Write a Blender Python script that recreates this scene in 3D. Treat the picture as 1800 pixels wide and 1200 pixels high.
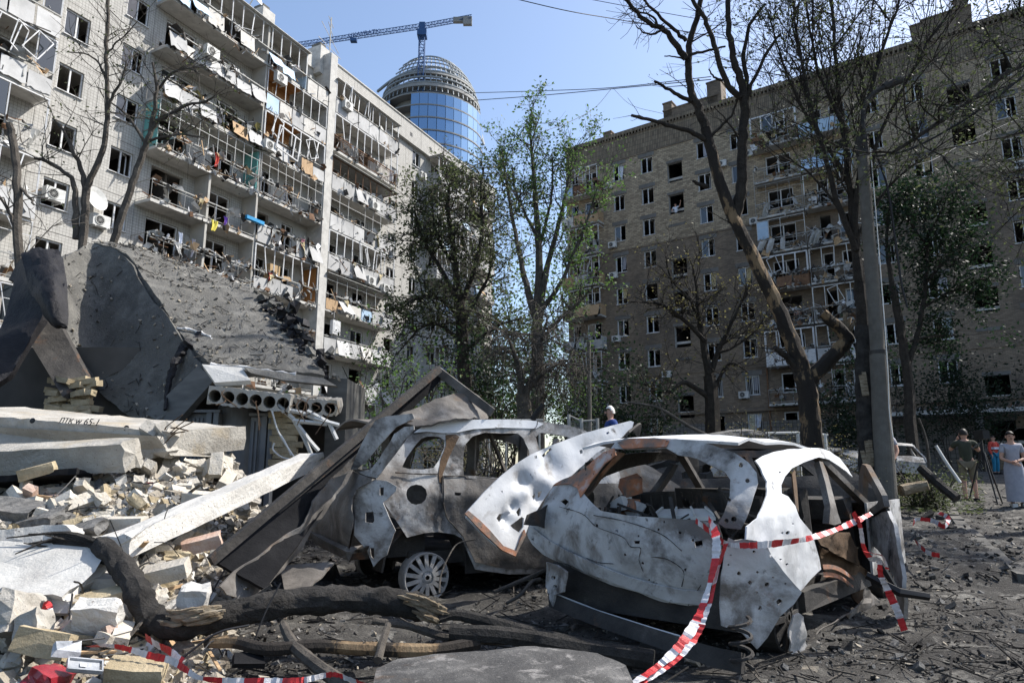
import bpy, bmesh, math, random
from mathutils import Vector as V, Matrix, noise, geometry

S = bpy.context.scene
COL = S.collection
for _o in list(bpy.data.objects):
    bpy.data.objects.remove(_o)
R = random.Random(11)

# ------------------------------------------------------------------ camera, sky, sun, exposure
PITCH = math.atan(230 / 1200.0)
cam_d = bpy.data.cameras.new('camera')
cam = bpy.data.objects.new('camera', cam_d)
COL.objects.link(cam)
cam.location = (0, 0, 1.2)
cam.rotation_euler = (math.pi / 2 + PITCH, 0, 0)
cam_d.lens = 24.0
cam_d.sensor_width = 36.0
cam_d.clip_start = 0.05
cam_d.clip_end = 6000
S.camera = cam

SUN = V((0.635, 0.225, 0.74)).normalized()
elev = math.asin(SUN.z)
world = bpy.data.worlds.new('World')
S.world = world
world.use_nodes = True
nt = world.node_tree
bg = nt.nodes['Background']
sky = nt.nodes.new('ShaderNodeTexSky')
sky.sky_type = 'NISHITA'
sky.sun_disc = False
sky.sun_elevation = elev
sky.sun_rotation = math.atan2(SUN.x, SUN.y)
sky.altitude = 150
sky.air_density = 1.0
sky.dust_density = 1.6
sky.ozone_density = 1.0
nt.links.new(sky.outputs['Color'], bg.inputs['Color'])
bg.inputs['Strength'].default_value = 0.15
sun_d = bpy.data.lights.new('sun', 'SUN')
sun_d.energy = 5.0
sun_d.angle = math.radians(0.53)
sun_d.color = (1.0, 0.955, 0.89)
sun = bpy.data.objects.new('sun', sun_d)
COL.objects.link(sun)
sun.rotation_euler = SUN.to_track_quat('Z', 'Y').to_euler()
S.view_settings.view_transform = 'Standard'
S.view_settings.look = 'None'
S.view_settings.exposure = 0.74
S.view_settings.gamma = 1.0
S.view_settings.use_curve_mapping = False
S.cycles.max_bounces = 6
S.cycles.diffuse_bounces = 3
S.cycles.transparent_max_bounces = 8

# ------------------------------------------------------------------ geometry helpers
F = 1200.0
cp, sp = math.cos(PITCH), math.sin(PITCH)
EYE = V((0, 0, 1.2))
UP = V((0, 0, 1))


def ray(x, y):
    a = (x - 900) / F
    b = (600 - y) / F
    return V((a, cp - b * sp, sp + b * cp))


def at(x, y, Y):
    """the point of the place seen at photo position x, y that lies Y metres ahead of the photographer"""
    d = ray(x, y)
    return EYE + d * (Y / d.y)


def on_plane(x, y, p0, n):
    d = ray(x, y)
    return EYE + d * ((p0 - EYE).dot(n) / d.dot(n))


def sstep(a, b, x):
    t = max(0.0, min(1.0, (x - a) / (b - a)))
    return t * t * (3 - 2 * t)


def lerp(a, b, t):
    return a + (b - a) * t


def interp(x, xs, ys):
    if x <= xs[0]:
        return ys[0]
    for i in range(1, len(xs)):
        if x <= xs[i]:
            return lerp(ys[i - 1], ys[i], (x - xs[i - 1]) / (xs[i] - xs[i - 1]))
    return ys[-1]


def ground_z(x, y):
    z = interp(y, [0, 7, 12, 17, 34, 60, 120], [0, 0.05, 0.28, 0.5, 1.2, 1.6, 1.6])
    edge = -1.45 - (y - 4) * 0.3
    z += 1.1 * sstep(3.6, 7.6, y) * sstep(edge, edge - 1.0, x) * (1 - sstep(14, 20, y))
    d = math.hypot(x - 2.1, y - 13.8)
    z += 0.42 * (1 - sstep(0.6, 2.4, d))
    # raised bed behind the kerb on the right
    z += 0.10 * sstep(7.2, 7.8, y) * (1 - sstep(16, 22, y)) * (1 - sstep(kerb_x(y) - 0.02, kerb_x(y) + 0.02, x)) * sstep(3.2, 4.2, x)
    near = 1 - sstep(14, 40, y)
    z += near * (0.05 * noise.noise(V((x * 0.9, y * 0.9, 0))) + 0.025 * noise.noise(V((x * 3.1, y * 3.1, 4))))
    return z


def kerb_x(y):
    return interp(y, [5, 7.5, 12, 20, 30], [4.6, 5.35, 7.6, 12.3, 19.0])


def on_ground(x, y):
    d = ray(x, y)
    t = 2.0
    while t < 150:
        p = EYE + d * t
        if p.z <= ground_z(p.x, p.y):
            return V((p.x, p.y, ground_z(p.x, p.y)))
        t += 0.04 if t < 20 else 0.3
    return EYE + d * 60


MW = {}


def world_of(o):
    return MW.get(o.name, Matrix.Identity(4))


class MB:
    """collects boxes, bars, tubes, sheets and links them as ONE mesh object"""

    def __init__(s):
        s.v = []
        s.f = []
        s.m = []

    def add(s, vs, fs, mi=0):
        o = len(s.v)
        s.v.extend([V(v) for v in vs])
        s.f.extend([tuple(i + o for i in f) for f in fs])
        if isinstance(mi, int):
            s.m.extend([mi] * len(fs))
        else:
            s.m.extend(mi)

    def box(s, c, size, rot=None, mi=0, jit=0.0):
        hx, hy, hz = size[0] / 2, size[1] / 2, size[2] / 2
        vs = []
        for sx, sy, sz in ((-1, -1, -1), (1, -1, -1), (1, 1, -1), (-1, 1, -1), (-1, -1, 1), (1, -1, 1), (1, 1, 1), (-1, 1, 1)):
            p = V((sx * hx, sy * hy, sz * hz))
            if jit:
                p += V((R.uniform(-jit, jit), R.uniform(-jit, jit), R.uniform(-jit, jit)))
            if rot is not None:
                p = rot @ p
            vs.append(p + V(c))
        s.add(vs, [(0, 3, 2, 1), (4, 5, 6, 7), (0, 1, 5, 4), (1, 2, 6, 5), (2, 3, 7, 6), (3, 0, 4, 7)], mi)

    def bx(s, x0, x1, y0, y1, z0, z1, mi=0):
        s.box(((x0 + x1) / 2, (y0 + y1) / 2, (z0 + z1) / 2), (abs(x1 - x0), abs(y1 - y0), abs(z1 - z0)), None, mi)

    def bar(s, a, b, w, h, up=None, mi=0, jit=0.0):
        a, b = V(a), V(b)
        d = (b - a)
        L = d.length
        if L < 1e-5:
            return
        d.normalize()
        u = V(up) if up is not None else UP
        if abs(d.dot(u.normalized())) > 0.97:
            u = V((0.3, 1, 0))
        x = u.cross(d).normalized()
        z = d.cross(x)
        s.box((a + b) / 2, (w, L, h), Matrix((x, d, z)).transposed(), mi, jit)

    def tube(s, pts, rad, n=6, mi=0, cap=True, rough=0.0):
        pts = [V(p) for p in pts]
        if len(pts) < 2:
            return
        if not isinstance(rad, (list, tuple)):
            rad = [rad] * len(pts)
        t0 = (pts[1] - pts[0]).normalized()
        ref = V((0, 0, 1)) if abs(t0.z) < 0.9 else V((1, 0, 0))
        x = ref.cross(t0).normalized()
        vs = []
        for i, p in enumerate(pts):
            a = pts[max(0, i - 1)]
            b = pts[min(len(pts) - 1, i + 1)]
            t = (b - a)
            if t.length < 1e-9:
                t = t0
            t.normalize()
            x = (x - t * x.dot(t))
            if x.length < 1e-6:
                x = t.orthogonal()
            x.normalize()
            y = t.cross(x)
            for k in range(n):
                an = 2 * math.pi * k / n
                r = rad[i] * (1 + (R.uniform(-rough, rough) if rough else 0))
                vs.append(p + x * (math.cos(an) * r) + y * (math.sin(an) * r))
        fs = []
        for i in range(len(pts) - 1):
            for k in range(n):
                k2 = (k + 1) % n
                fs.append((i * n + k, i * n + k2, (i + 1) * n + k2, (i + 1) * n + k))
        if cap:
            fs.append(tuple(range(n - 1, -1, -1)))
            fs.append(tuple((len(pts) - 1) * n + k for k in range(n)))
        s.add(vs, fs, mi)

    def quad(s, a, b, c, d, mi=0):
        s.add([a, b, c, d], [(0, 1, 2, 3)], mi)

    def slab(s, pts, t, mi=0):
        """closed polygon (list of points) thickened by vector t"""
        n = len(pts)
        pts = [V(p) for p in pts]
        s.add(pts + [p + t for p in pts], [tuple(range(n)), tuple(range(2 * n - 1, n - 1, -1))] +
              [(i, i + n, (i + 1) % n + n, (i + 1) % n) for i in range(n)], mi)

    def grid(s, rows, mi=0):
        o = len(s.v)
        w = len(rows[0])
        for r in rows:
            s.v.extend([V(p) for p in r])
        for i in range(len(rows) - 1):
            for j in range(w - 1):
                s.f.append((o + i * w + j, o + i * w + j + 1, o + (i + 1) * w + j + 1, o + (i + 1) * w + j))
                s.m.append(mi)

    def lathe(s, c, prof, n=16, axis=None, mi=0):
        """profile of (radius, height) turned about an axis"""
        ax = V(axis).normalized() if axis is not None else UP
        x = ax.orthogonal().normalized()
        y = ax.cross(x)
        vs = []
        for r, h in prof:
            for k in range(n):
                a = 2 * math.pi * k / n
                vs.append(V(c) + ax * h + x * (r * math.cos(a)) + y * (r * math.sin(a)))
        fs = []
        for i in range(len(prof) - 1):
            for k in range(n):
                k2 = (k + 1) % n
                fs.append((i * n + k, i * n + k2, (i + 1) * n + k2, (i + 1) * n + k))
        s.add(vs, fs, mi)

    def build(s, name, mats, parent=None, label=None, cat=None, group=None, kind=None, smooth=False, local=False, origin=None, fixn=False, thick=0.0):
        if not isinstance(mats, (list, tuple)):
            mats = [mats]
        M = Matrix.Identity(4)
        if parent is not None:
            M = world_of(parent)
            vs = s.v if local else [M.inverted() @ v for v in s.v]
            loc = V((0, 0, 0))
        else:
            if origin is None and s.v and kind is None:
                xs = [v.x for v in s.v]
                ys = [v.y for v in s.v]
                origin = V(((min(xs) + max(xs)) / 2, (min(ys) + max(ys)) / 2, min(v.z for v in s.v)))
            loc = V(origin) if origin is not None else V((0, 0, 0))
            vs = [v - loc for v in s.v]
            M = Matrix.Translation(loc)
        me = bpy.data.meshes.new(name)
        me.from_pydata([tuple(v) for v in vs], [], s.f)
        for m in mats:
            me.materials.append(m)
        if len(mats) > 1:
            me.polygons.foreach_set('material_index', s.m)
        if smooth:
            me.polygons.foreach_set('use_smooth', [True] * len(me.polygons))
        if fixn:
            b = bmesh.new()
            b.from_mesh(me)
            bmesh.ops.recalc_face_normals(b, faces=b.faces)
            b.to_mesh(me)
            b.free()
        me.update()
        if smooth:
            me.set_sharp_from_angle(angle=0.6)
        o = bpy.data.objects.new(name, me)
        COL.objects.link(o)
        o.location = loc
        if parent is not None:
            o.parent = parent
        MW[o.name] = M
        if thick:
            md = o.modifiers.new('thickness', 'SOLIDIFY')
            md.thickness = abs(thick)
            md.offset = -1 if thick > 0 else 1
            if smooth:
                o.modifiers.new('crisp', 'EDGE_SPLIT').split_angle = 0.6
        tag(o, label, cat, group, kind)
        return o


def tag(o, label=None, cat=None, group=None, kind=None):
    if label:
        o['label'] = label
    if cat:
        o['category'] = cat
    if group:
        o['group'] = group
    if kind:
        o['kind'] = kind


def thing(name, label, cat, loc=(0, 0, 0), rotz=0.0, group=None):
    o = bpy.data.objects.new(name, None)
    COL.objects.link(o)
    o.location = loc
    o.rotation_euler = (0, 0, rotz)
    o.empty_display_size = 0.2
    MW[o.name] = Matrix.Translation(V(loc)) @ Matrix.Rotation(rotz, 4, 'Z')
    tag(o, label, cat, group)
    return o


def piece(name, me, parent, loc, rot=None, scale=None, label=None, cat=None, group=None):
    """an object of its own that shares its mesh with alike pieces"""
    o = bpy.data.objects.new(name, me)
    COL.objects.link(o)
    o.location = loc
    if rot is not None:
        o.rotation_euler = rot
    if scale is not None:
        o.scale = scale
    if parent is not None:
        o.parent = parent
        MW[o.name] = world_of(parent) @ Matrix.Translation(V(loc)) @ (rot.to_matrix().to_4x4() if hasattr(rot, 'to_matrix') else Matrix.Identity(4))
    tag(o, label, cat, group)
    return o


def mesh_only(mb, name, mats):
    me = bpy.data.meshes.new(name)
    me.from_pydata([tuple(v) for v in mb.v], [], mb.f)
    for m in (mats if isinstance(mats, (list, tuple)) else [mats]):
        me.materials.append(m)
    if isinstance(mats, (list, tuple)) and len(mats) > 1:
        me.polygons.foreach_set('material_index', mb.m)
    me.update()
    return me


def catmull(pts, k=5):
    """smooth curve through points (Vectors of any dimension as tuples)"""
    P = [V(p) for p in pts]
    if len(P) < 3:
        return [P[0].lerp(P[-1], i / k) for i in range(k + 1)]
    out = []
    for i in range(len(P) - 1):
        p0 = P[i - 1] if i else P[0] * 2 - P[1]
        p1, p2 = P[i], P[i + 1]
        p3 = P[i + 2] if i + 2 < len(P) else P[-1] * 2 - P[-2]
        for j in range(k):
            t = j / k
            out.append(0.5 * ((2 * p1) + (p2 - p0) * t + (2 * p0 - 5 * p1 + 4 * p2 - p3) * t * t + (3 * p1 - p0 - 3 * p2 + p3) * t ** 3))
    out.append(P[-1])
    return out


def patch(ctrl, k=6):
    """bicubic sheet through a grid of control points"""
    rows = [catmull(r, k) for r in ctrl]
    cols = []
    for j in range(len(rows[0])):
        cols.append(catmull([r[j] for r in rows], k))
    return [[cols[j][i] for j in range(len(cols))] for i in range(len(cols[0]))]


def inside(p, poly):
    x, y = p
    c = False
    j = len(poly) - 1
    for i in range(len(poly)):
        xi, yi = poly[i]
        xj, yj = poly[j]
        if (yi > y) != (yj > y) and x < (xj - xi) * (y - yi) / (yj - yi) + xi:
            c = not c
        j = i
    return c


def dense(poly, step):
    out = []
    for i in range(len(poly)):
        a, b = poly[i], poly[(i + 1) % len(poly)]
        n = max(1, int(math.hypot(b[0] - a[0], b[1] - a[1]) / step))
        for k in range(n):
            out.append((a[0] + (b[0] - a[0]) * k / n, a[1] + (b[1] - a[1]) * k / n))
    return out


def cdt(outline, holes=(), step=10.0):
    outline = dense(outline, step)
    hs = [dense(h, step) for h in holes]
    pts = []
    edges = []
    for loop in [outline] + hs:
        o = len(pts)
        pts += loop
        edges += [(o + i, o + (i + 1) % len(loop)) for i in range(len(loop))]
    xs = [p[0] for p in outline]
    ys = [p[1] for p in outline]
    bnd = list(pts)
    y = min(ys) + step * 0.6
    while y < max(ys):
        x = min(xs) + step * 0.5
        while x < max(xs):
            q = (x + R.uniform(-.25, .25) * step, y + R.uniform(-.25, .25) * step)
            if inside(q, outline) and not any(inside(q, h) for h in hs):
                if min((q[0] - b[0]) ** 2 + (q[1] - b[1]) ** 2 for b in bnd) > (0.45 * step) ** 2:
                    pts.append(q)
            x += step
        y += step
    res = geometry.delaunay_2d_cdt([V((p[0], p[1])) for p in pts], edges, [], 0, 1e-5)
    vs = [(v.x, v.y) for v in res[0]]
    fs = []
    for f in res[2]:
        c = (sum(vs[i][0] for i in f) / len(f), sum(vs[i][1] for i in f) / len(f))
        if inside(c, outline) and not any(inside(c, h) for h in hs):
            fs.append(tuple(f))
    return vs, fs


def sheet(mb, outline, holes, mapfn, step=10.0, t=0.02, disp=None, mi=0):
    """a curved metal / concrete sheet: outline and holes laid on the surface mapfn, thickness t behind it"""
    vs, fs = cdt(outline, holes, step)
    P = [mapfn(*v) for v in vs]
    nrm = [V((0, 0, 0)) for _ in P]
    for f in fs:
        n = (P[f[1]] - P[f[0]]).cross(P[f[2]] - P[f[0]])
        for i in f:
            nrm[i] += n
    # face the viewer side
    tot = sum((n.dot(EYE - p) for n, p in zip(nrm, P)))
    flip = tot < 0
    for i in range(len(nrm)):
        if nrm[i].length > 0:
            nrm[i].normalize()
        if flip:
            nrm[i] = -nrm[i]
    if disp:
        P = [p + n * disp(p) for p, n in zip(P, nrm)]
    Q = [p - n * t for p, n in zip(P, nrm)]
    N = len(P)
    if flip:
        fs = [tuple(reversed(f)) for f in fs]
    faces = list(fs) + [tuple(i + N for i in reversed(f)) for f in fs]
    cnt = {}
    for f in fs:
        for i in range(len(f)):
            cnt[(f[i], f[(i + 1) % len(f)])] = 1
    for (a, b) in cnt:
        if (b, a) not in cnt:
            faces.append((b, a, a + N, b + N))
    mb.add(P + Q, faces, mi)


def circ(x, y, rx, ry=None, n=10, rot=0.0):
    ry = ry or rx
    return [(x + rx * math.cos(2 * math.pi * i / n) * math.cos(rot) - ry * math.sin(2 * math.pi * i / n) * math.sin(rot),
             y + rx * math.cos(2 * math.pi * i / n) * math.sin(rot) + ry * math.sin(2 * math.pi * i / n) * math.cos(rot)) for i in range(n)]


def nz(p, f, seed=0.0):
    return noise.noise(V((p.x * f + seed, p.y * f + seed * 1.7, p.z * f - seed)))


def rot_rand(a=math.pi):
    from mathutils import Euler
    return Euler((R.uniform(-a, a), R.uniform(-a, a), R.uniform(-math.pi, math.pi)))


# ------------------------------------------------------------------ materials
def mat(name, cols, scale=3.0, detail=6.0, rough=0.85, bump=0.0, bscale=None, metal=0.0, spec=0.3, rand=0.0, specks=None, layer=None, dist=0.0, coat=0.0, stretch=None, aniso=None):
    """cols: ramp stops [(pos, (r,g,b))] driven by fractal noise; specks: (scale, size, colour); layer: (scale, lo, hi, colour) a second noise layer"""
    m = bpy.data.materials.new(name)
    m.use_nodes = True
    t = m.node_tree
    b = t.nodes['Principled BSDF']
    tc = t.nodes.new('ShaderNodeTexCoord')
    co = tc.outputs['Object']
    if stretch:
        mp = t.nodes.new('ShaderNodeMapping')
        mp.inputs['Scale'].default_value = stretch
        t.links.new(co, mp.inputs['Vector'])
        co = mp.outputs['Vector']
    if isinstance(cols, tuple):
        cols = [(0.3, tuple(c * 0.85 for c in cols)), (0.7, tuple(min(1, c * 1.12) for c in cols))]
    n = t.nodes.new('ShaderNodeTexNoise')
    n.inputs['Scale'].default_value = scale
    n.inputs['Detail'].default_value = detail
    n.inputs['Roughness'].default_value = 0.62
    n.inputs['Distortion'].default_value = dist
    t.links.new(co, n.inputs['Vector'])
    r = t.nodes.new('ShaderNodeValToRGB')
    el = r.color_ramp.elements
    while len(el) < len(cols):
        el.new(0.5)
    for e, (p, c) in zip(el, cols):
        e.position = p
        e.color = (*c, 1)
    t.links.new(n.outputs['Fac'], r.inputs['Fac'])
    out = r.outputs['Color']

    def mixc(fac, a, bcol):
        x = t.nodes.new('ShaderNodeMix')
        x.data_type = 'RGBA'
        t.links.new(fac, x.inputs['Factor'])
        t.links.new(a, x.inputs['A'])
        if isinstance(bcol, tuple):
            x.inputs['B'].default_value = (*bcol, 1)
        else:
            t.links.new(bcol, x.inputs['B'])
        return x.outputs['Result']

    layers = layer if isinstance(layer, list) else ([layer] if layer else [])
    for li, (ls, lo, hi, lc) in enumerate(layers):
        n2 = t.nodes.new('ShaderNodeTexNoise')
        n2.inputs['Scale'].default_value = ls
        n2.inputs['Detail'].default_value = 8
        n2.inputs['Roughness'].default_value = 0.65
        n2.inputs['Distortion'].default_value = 0.4
        of = t.nodes.new('ShaderNodeVectorMath')
        of.operation = 'ADD'
        of.inputs[1].default_value = (3.7 + 5.1 * li, 9.1 * li - 2, 1.3)
        t.links.new(co, of.inputs[0])
        t.links.new(of.outputs[0], n2.inputs['Vector'])
        mr = t.nodes.new('ShaderNodeMapRange')
        mr.inputs['From Min'].default_value = lo
        mr.inputs['From Max'].default_value = hi
        t.links.new(n2.outputs['Fac'], mr.inputs['Value'])
        out = mixc(mr.outputs['Result'], out, lc)
    if specks:
        for ss, sz, sc in (specks if isinstance(specks, list) else [specks]):
            vo = t.nodes.new('ShaderNodeTexVoronoi')
            vo.inputs['Scale'].default_value = ss
            vo.inputs['Randomness'].default_value = 1.0
            t.links.new(co, vo.inputs['Vector'])
            sm = t.nodes.new('ShaderNodeMapRange')
            sm.inputs['From Min'].default_value = sz
            sm.inputs['From Max'].default_value = sz * 0.7
            t.links.new(vo.outputs['Distance'], sm.inputs['Value'])
            out = mixc(sm.outputs['Result'], out, sc)
    if rand:
        oi = t.nodes.new('ShaderNodeObjectInfo')
        mr = t.nodes.new('ShaderNodeMapRange')
        mr.inputs['To Min'].default_value = 1 - rand
        mr.inputs['To Max'].default_value = 1 + rand * 0.6
        t.links.new(oi.outputs['Random'], mr.inputs['Value'])
        hs = t.nodes.new('ShaderNodeHueSaturation')
        t.links.new(mr.outputs['Result'], hs.inputs['Value'])
        t.links.new(out, hs.inputs['Color'])
        out = hs.outputs['Color']
    t.links.new(out, b.inputs['Base Color'])
    b.inputs['Roughness'].default_value = rough
    b.inputs['Metallic'].default_value = metal
    b.inputs['Specular IOR Level'].default_value = spec
    if coat:
        b.inputs['Coat Weight'].default_value = coat
    if bump:
        n3 = t.nodes.new('ShaderNodeTexNoise')
        n3.inputs['Scale'].default_value = bscale or scale * 4
        n3.inputs['Detail'].default_value = 8
        n3.inputs['Roughness'].default_value = 0.7
        t.links.new(co, n3.inputs['Vector'])
        bn = t.nodes.new('ShaderNodeBump')
        bn.inputs['Strength'].default_value = bump
        bn.inputs['Distance'].default_value = 0.05
        t.links.new(n3.outputs['Fac'], bn.inputs['Height'])
        t.links.new(bn.outputs['Normal'], b.inputs['Normal'])
    return m


def brickmat(name, c1, c2, mortar, bw, bh, ms, offset=0.5, dirt=None, bump=0.4, bias=0.0):
    m = bpy.data.materials.new(name)
    m.use_nodes = True
    t = m.node_tree
    b = t.nodes['Principled BSDF']
    tc = t.nodes.new('ShaderNodeTexCoord')
    sx = t.nodes.new('ShaderNodeSeparateXYZ')
    t.links.new(tc.outputs['Object'], sx.inputs[0])
    ad = t.nodes.new('ShaderNodeMath')
    ad.operation = 'ADD'
    t.links.new(sx.outputs['X'], ad.inputs[0])
    t.links.new(sx.outputs['Y'], ad.inputs[1])
    cx = t.nodes.new('ShaderNodeCombineXYZ')
    t.links.new(ad.outputs[0], cx.inputs['X'])
    t.links.new(sx.outputs['Z'], cx.inputs['Y'])
    br = t.nodes.new('ShaderNodeTexBrick')
    br.offset = offset
    br.inputs['Scale'].default_value = 1.0
    br.inputs['Brick Width'].default_value = bw
    br.inputs['Row Height'].default_value = bh
    br.inputs['Mortar Size'].default_value = ms
    br.inputs['Mortar Smooth'].default_value = 0.2
    br.inputs['Bias'].default_value = bias
    br.inputs['Color1'].default_value = (*c1, 1)
    br.inputs['Color2'].default_value = (*c2, 1)
    br.inputs['Mortar'].default_value = (*mortar, 1)
    t.links.new(cx.outputs[0], br.inputs['Vector'])
    out = br.outputs['Color']
    for (sc, lo, hi, col, sv) in (dirt or []):
        n = t.nodes.new('ShaderNodeTexNoise')
        n.inputs['Scale'].default_value = sc
        n.inputs['Detail'].default_value = 8
        n.inputs['Roughness'].default_value = 0.6
        mp = t.nodes.new('ShaderNodeMapping')
        mp.inputs['Scale'].default_value = sv
        t.links.new(tc.outputs['Object'], mp.inputs['Vector'])
        t.links.new(mp.outputs['Vector'], n.inputs['Vector'])
        mr = t.nodes.new('ShaderNodeMapRange')
        mr.inputs['From Min'].default_value = lo
        mr.inputs['From Max'].default_value = hi
        mr.inputs['To Max'].default_value = 0.85
        t.links.new(n.outputs['Fac'], mr.inputs['Value'])
        x = t.nodes.new('ShaderNodeMix')
        x.data_type = 'RGBA'
        t.links.new(mr.outputs['Result'], x.inputs['Factor'])
        t.links.new(out, x.inputs['A'])
        x.inputs['B'].default_value = (*col, 1)
        out = x.outputs['Result']
    t.links.new(out, b.inputs['Base Color'])
    b.inputs['Roughness'].default_value = 0.85
    b.inputs['Specular IOR Level'].default_value = 0.25
    bn = t.nodes.new('ShaderNodeBump')
    bn.inputs['Strength'].default_value = bump
    bn.inputs['Distance'].default_value = 0.02
    bn.invert = True
    t.links.new(br.outputs['Fac'], bn.inputs['Height'])
    t.links.new(bn.outputs['Normal'], b.inputs['Normal'])
    return m


def glassmat(name, col, rough=0.05):
    m = bpy.data.materials.new(name)
    m.use_nodes = True
    b = m.node_tree.nodes['Principled BSDF']
    b.inputs['Base Color'].default_value = (*col, 1)
    b.inputs['Roughness'].default_value = rough
    b.inputs['Metallic'].default_value = 0.0
    b.inputs['Specular IOR Level'].default_value = 0.9
    return m


def leafmat(name, c1, c2, rough=0.6):
    m = bpy.data.materials.new(name)
    m.use_nodes = True
    t = m.node_tree
    b = t.nodes['Principled BSDF']
    tc = t.nodes.new('ShaderNodeTexCoord')
    n = t.nodes.new('ShaderNodeTexNoise')
    n.inputs['Scale'].default_value = 1.7
    n.inputs['Detail'].default_value = 8
    t.links.new(tc.outputs['Object'], n.inputs['Vector'])
    r = t.nodes.new('ShaderNodeValToRGB')
    r.color_ramp.elements[0].position = 0.35
    r.color_ramp.elements[1].position = 0.65
    r.color_ramp.elements[0].color = (*c1, 1)
    r.color_ramp.elements[1].color = (*c2, 1)
    t.links.new(n.outputs['Fac'], r.inputs['Fac'])
    t.links.new(r.outputs['Color'], b.inputs['Base Color'])
    b.inputs['Roughness'].default_value = rough
    b.inputs['Specular IOR Level'].default_value = 0.25
    tr = t.nodes.new('ShaderNodeBsdfTranslucent')
    hs = t.nodes.new('ShaderNodeHueSaturation')
    hs.inputs['Value'].default_value = 1.5
    hs.inputs['Saturation'].default_value = 1.1
    t.links.new(r.outputs['Color'], hs.inputs['Color'])
    t.links.new(hs.outputs['Color'], tr.inputs['Color'])
    mx = t.nodes.new('ShaderNodeMixShader')
    mx.inputs['Fac'].default_value = 0.38
    t.links.new(b.outputs[0], mx.inputs[1])
    t.links.new(tr.outputs[0], mx.inputs[2])
    t.links.new(mx.outputs[0], t.nodes['Material Output'].inputs['Surface'])
    return m


M = {}
M['tile'] = brickmat('white_tile', (0.37, 0.36, 0.335), (0.435, 0.425, 0.395), (0.20, 0.19, 0.178), 0.15, 0.15, 0.009, 0.0,
                     [(0.35, 0.55, 0.75, (0.33, 0.32, 0.30), (1, 1, 0.5)), (2.2, 0.54, 0.76, (0.22, 0.21, 0.19), (1.8, 1.8, 0.16))], 0.25)
M['brick'] = brickmat('buff_brick', (0.43, 0.35, 0.24), (0.215, 0.168, 0.117), (0.155, 0.135, 0.108), 0.34, 0.15, 0.016, 0.5,
                      [(0.22, 0.48, 0.72, (0.175, 0.138, 0.096), (1, 1, 0.8)), (1.5, 0.56, 0.78, (0.11, 0.09, 0.068), (1.4, 1.4, 0.3))], 0.5)
M['brick_soldier'] = brickmat('soldier_brick', (0.235, 0.19, 0.137), (0.135, 0.107, 0.077), (0.08, 0.07, 0.055), 0.16, 0.42, 0.02, 0.0,
                              [(0.4, 0.5, 0.75, (0.07, 0.062, 0.055), (1, 1, 0.5))], 0.5)
M['brick_low'] = brickmat('brown_brick', (0.255, 0.197, 0.142), (0.148, 0.112, 0.08), (0.12, 0.104, 0.084), 0.26, 0.085, 0.012, 0.5,
                          [(0.25, 0.45, 0.7, (0.07, 0.06, 0.052), (1, 1, 0.8))], 0.4)
M['base_tile'] = brickmat('grey_base_tile', (0.17, 0.16, 0.142), (0.13, 0.122, 0.11), (0.05, 0.047, 0.043), 0.3, 0.3, 0.02, 0.0,
                          [(0.6, 0.5, 0.7, (0.15, 0.14, 0.13), (1, 1, 1))], 0.3)
M['old_lintel'] = mat('weathered_lintel', [(0.3, (0.10, 0.096, 0.088)), (0.7, (0.17, 0.162, 0.15))], 1.2, 7, 0.95, 0.2, 20)
M['concrete'] = mat('concrete', [(0.25, (0.34, 0.33, 0.31)), (0.6, (0.50, 0.49, 0.46))], 2.2, 8, 0.9, 0.35, 30, layer=(0.8, 0.55, 0.75, (0.27, 0.26, 0.245)))
M['concrete_warm'] = mat('warm_concrete', [(0.25, (0.25, 0.23, 0.195)), (0.65, (0.42, 0.40, 0.36))], 3, 8, 0.92, 0.5, 26, layer=(1.8, 0.55, 0.72, (0.36, 0.29, 0.19)), specks=(22, 0.13, (0.16, 0.14, 0.12)))
M['concrete_white'] = mat('pale_concrete', [(0.25, (0.40, 0.385, 0.355)), (0.65, (0.57, 0.555, 0.52))], 3, 8, 0.92, 0.5, 24, layer=(1.4, 0.58, 0.72, (0.44, 0.39, 0.31)), specks=(16, 0.12, (0.2, 0.18, 0.16)))
M['plaster'] = mat('plaster', [(0.3, (0.30, 0.29, 0.265)), (0.7, (0.45, 0.435, 0.40))], 0.7, 7, 0.9, 0.15, 20)
M['ceiling'] = mat('ceiling_paint', [(0.3, (0.40, 0.38, 0.35)), (0.7, (0.55, 0.53, 0.49))], 1.1, 7, 0.9, 0.1, 20)
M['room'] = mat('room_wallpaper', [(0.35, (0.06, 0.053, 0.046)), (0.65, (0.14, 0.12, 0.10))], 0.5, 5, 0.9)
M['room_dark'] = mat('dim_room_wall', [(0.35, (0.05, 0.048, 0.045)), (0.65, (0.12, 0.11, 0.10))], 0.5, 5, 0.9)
M['teal'] = mat('teal_paint', [(0.3, (0.10, 0.32, 0.31)), (0.7, (0.17, 0.42, 0.40))], 1.2, 6, 0.8)
M['orange_wood'] = mat('varnished_wood_lining', [(0.3, (0.24, 0.10, 0.03)), (0.7, (0.42, 0.20, 0.07))], 2.0, 6, 0.55, stretch=(1, 8, 8))
M['asbestos'] = mat('grey_sheet_panel', [(0.25, (0.30, 0.30, 0.295)), (0.65, (0.45, 0.45, 0.445))], 1.4, 8, 0.85, 0.15, 30, rand=0.18, layer=(2.5, 0.6, 0.75, (0.33, 0.32, 0.30)))
M['white_pvc'] = mat('white_plastic_frame', (0.56, 0.565, 0.57), 2, 5, 0.5, layer=(3, 0.52, 0.7, (0.33, 0.32, 0.30)))
M['grey_metal'] = mat('grey_painted_metal', [(0.3, (0.20, 0.20, 0.19)), (0.7, (0.36, 0.36, 0.34))], 4, 6, 0.6)
M['pale_metal'] = mat('pale_painted_metal', [(0.3, (0.42, 0.42, 0.40)), (0.7, (0.6, 0.6, 0.58))], 4, 6, 0.6)
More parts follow.
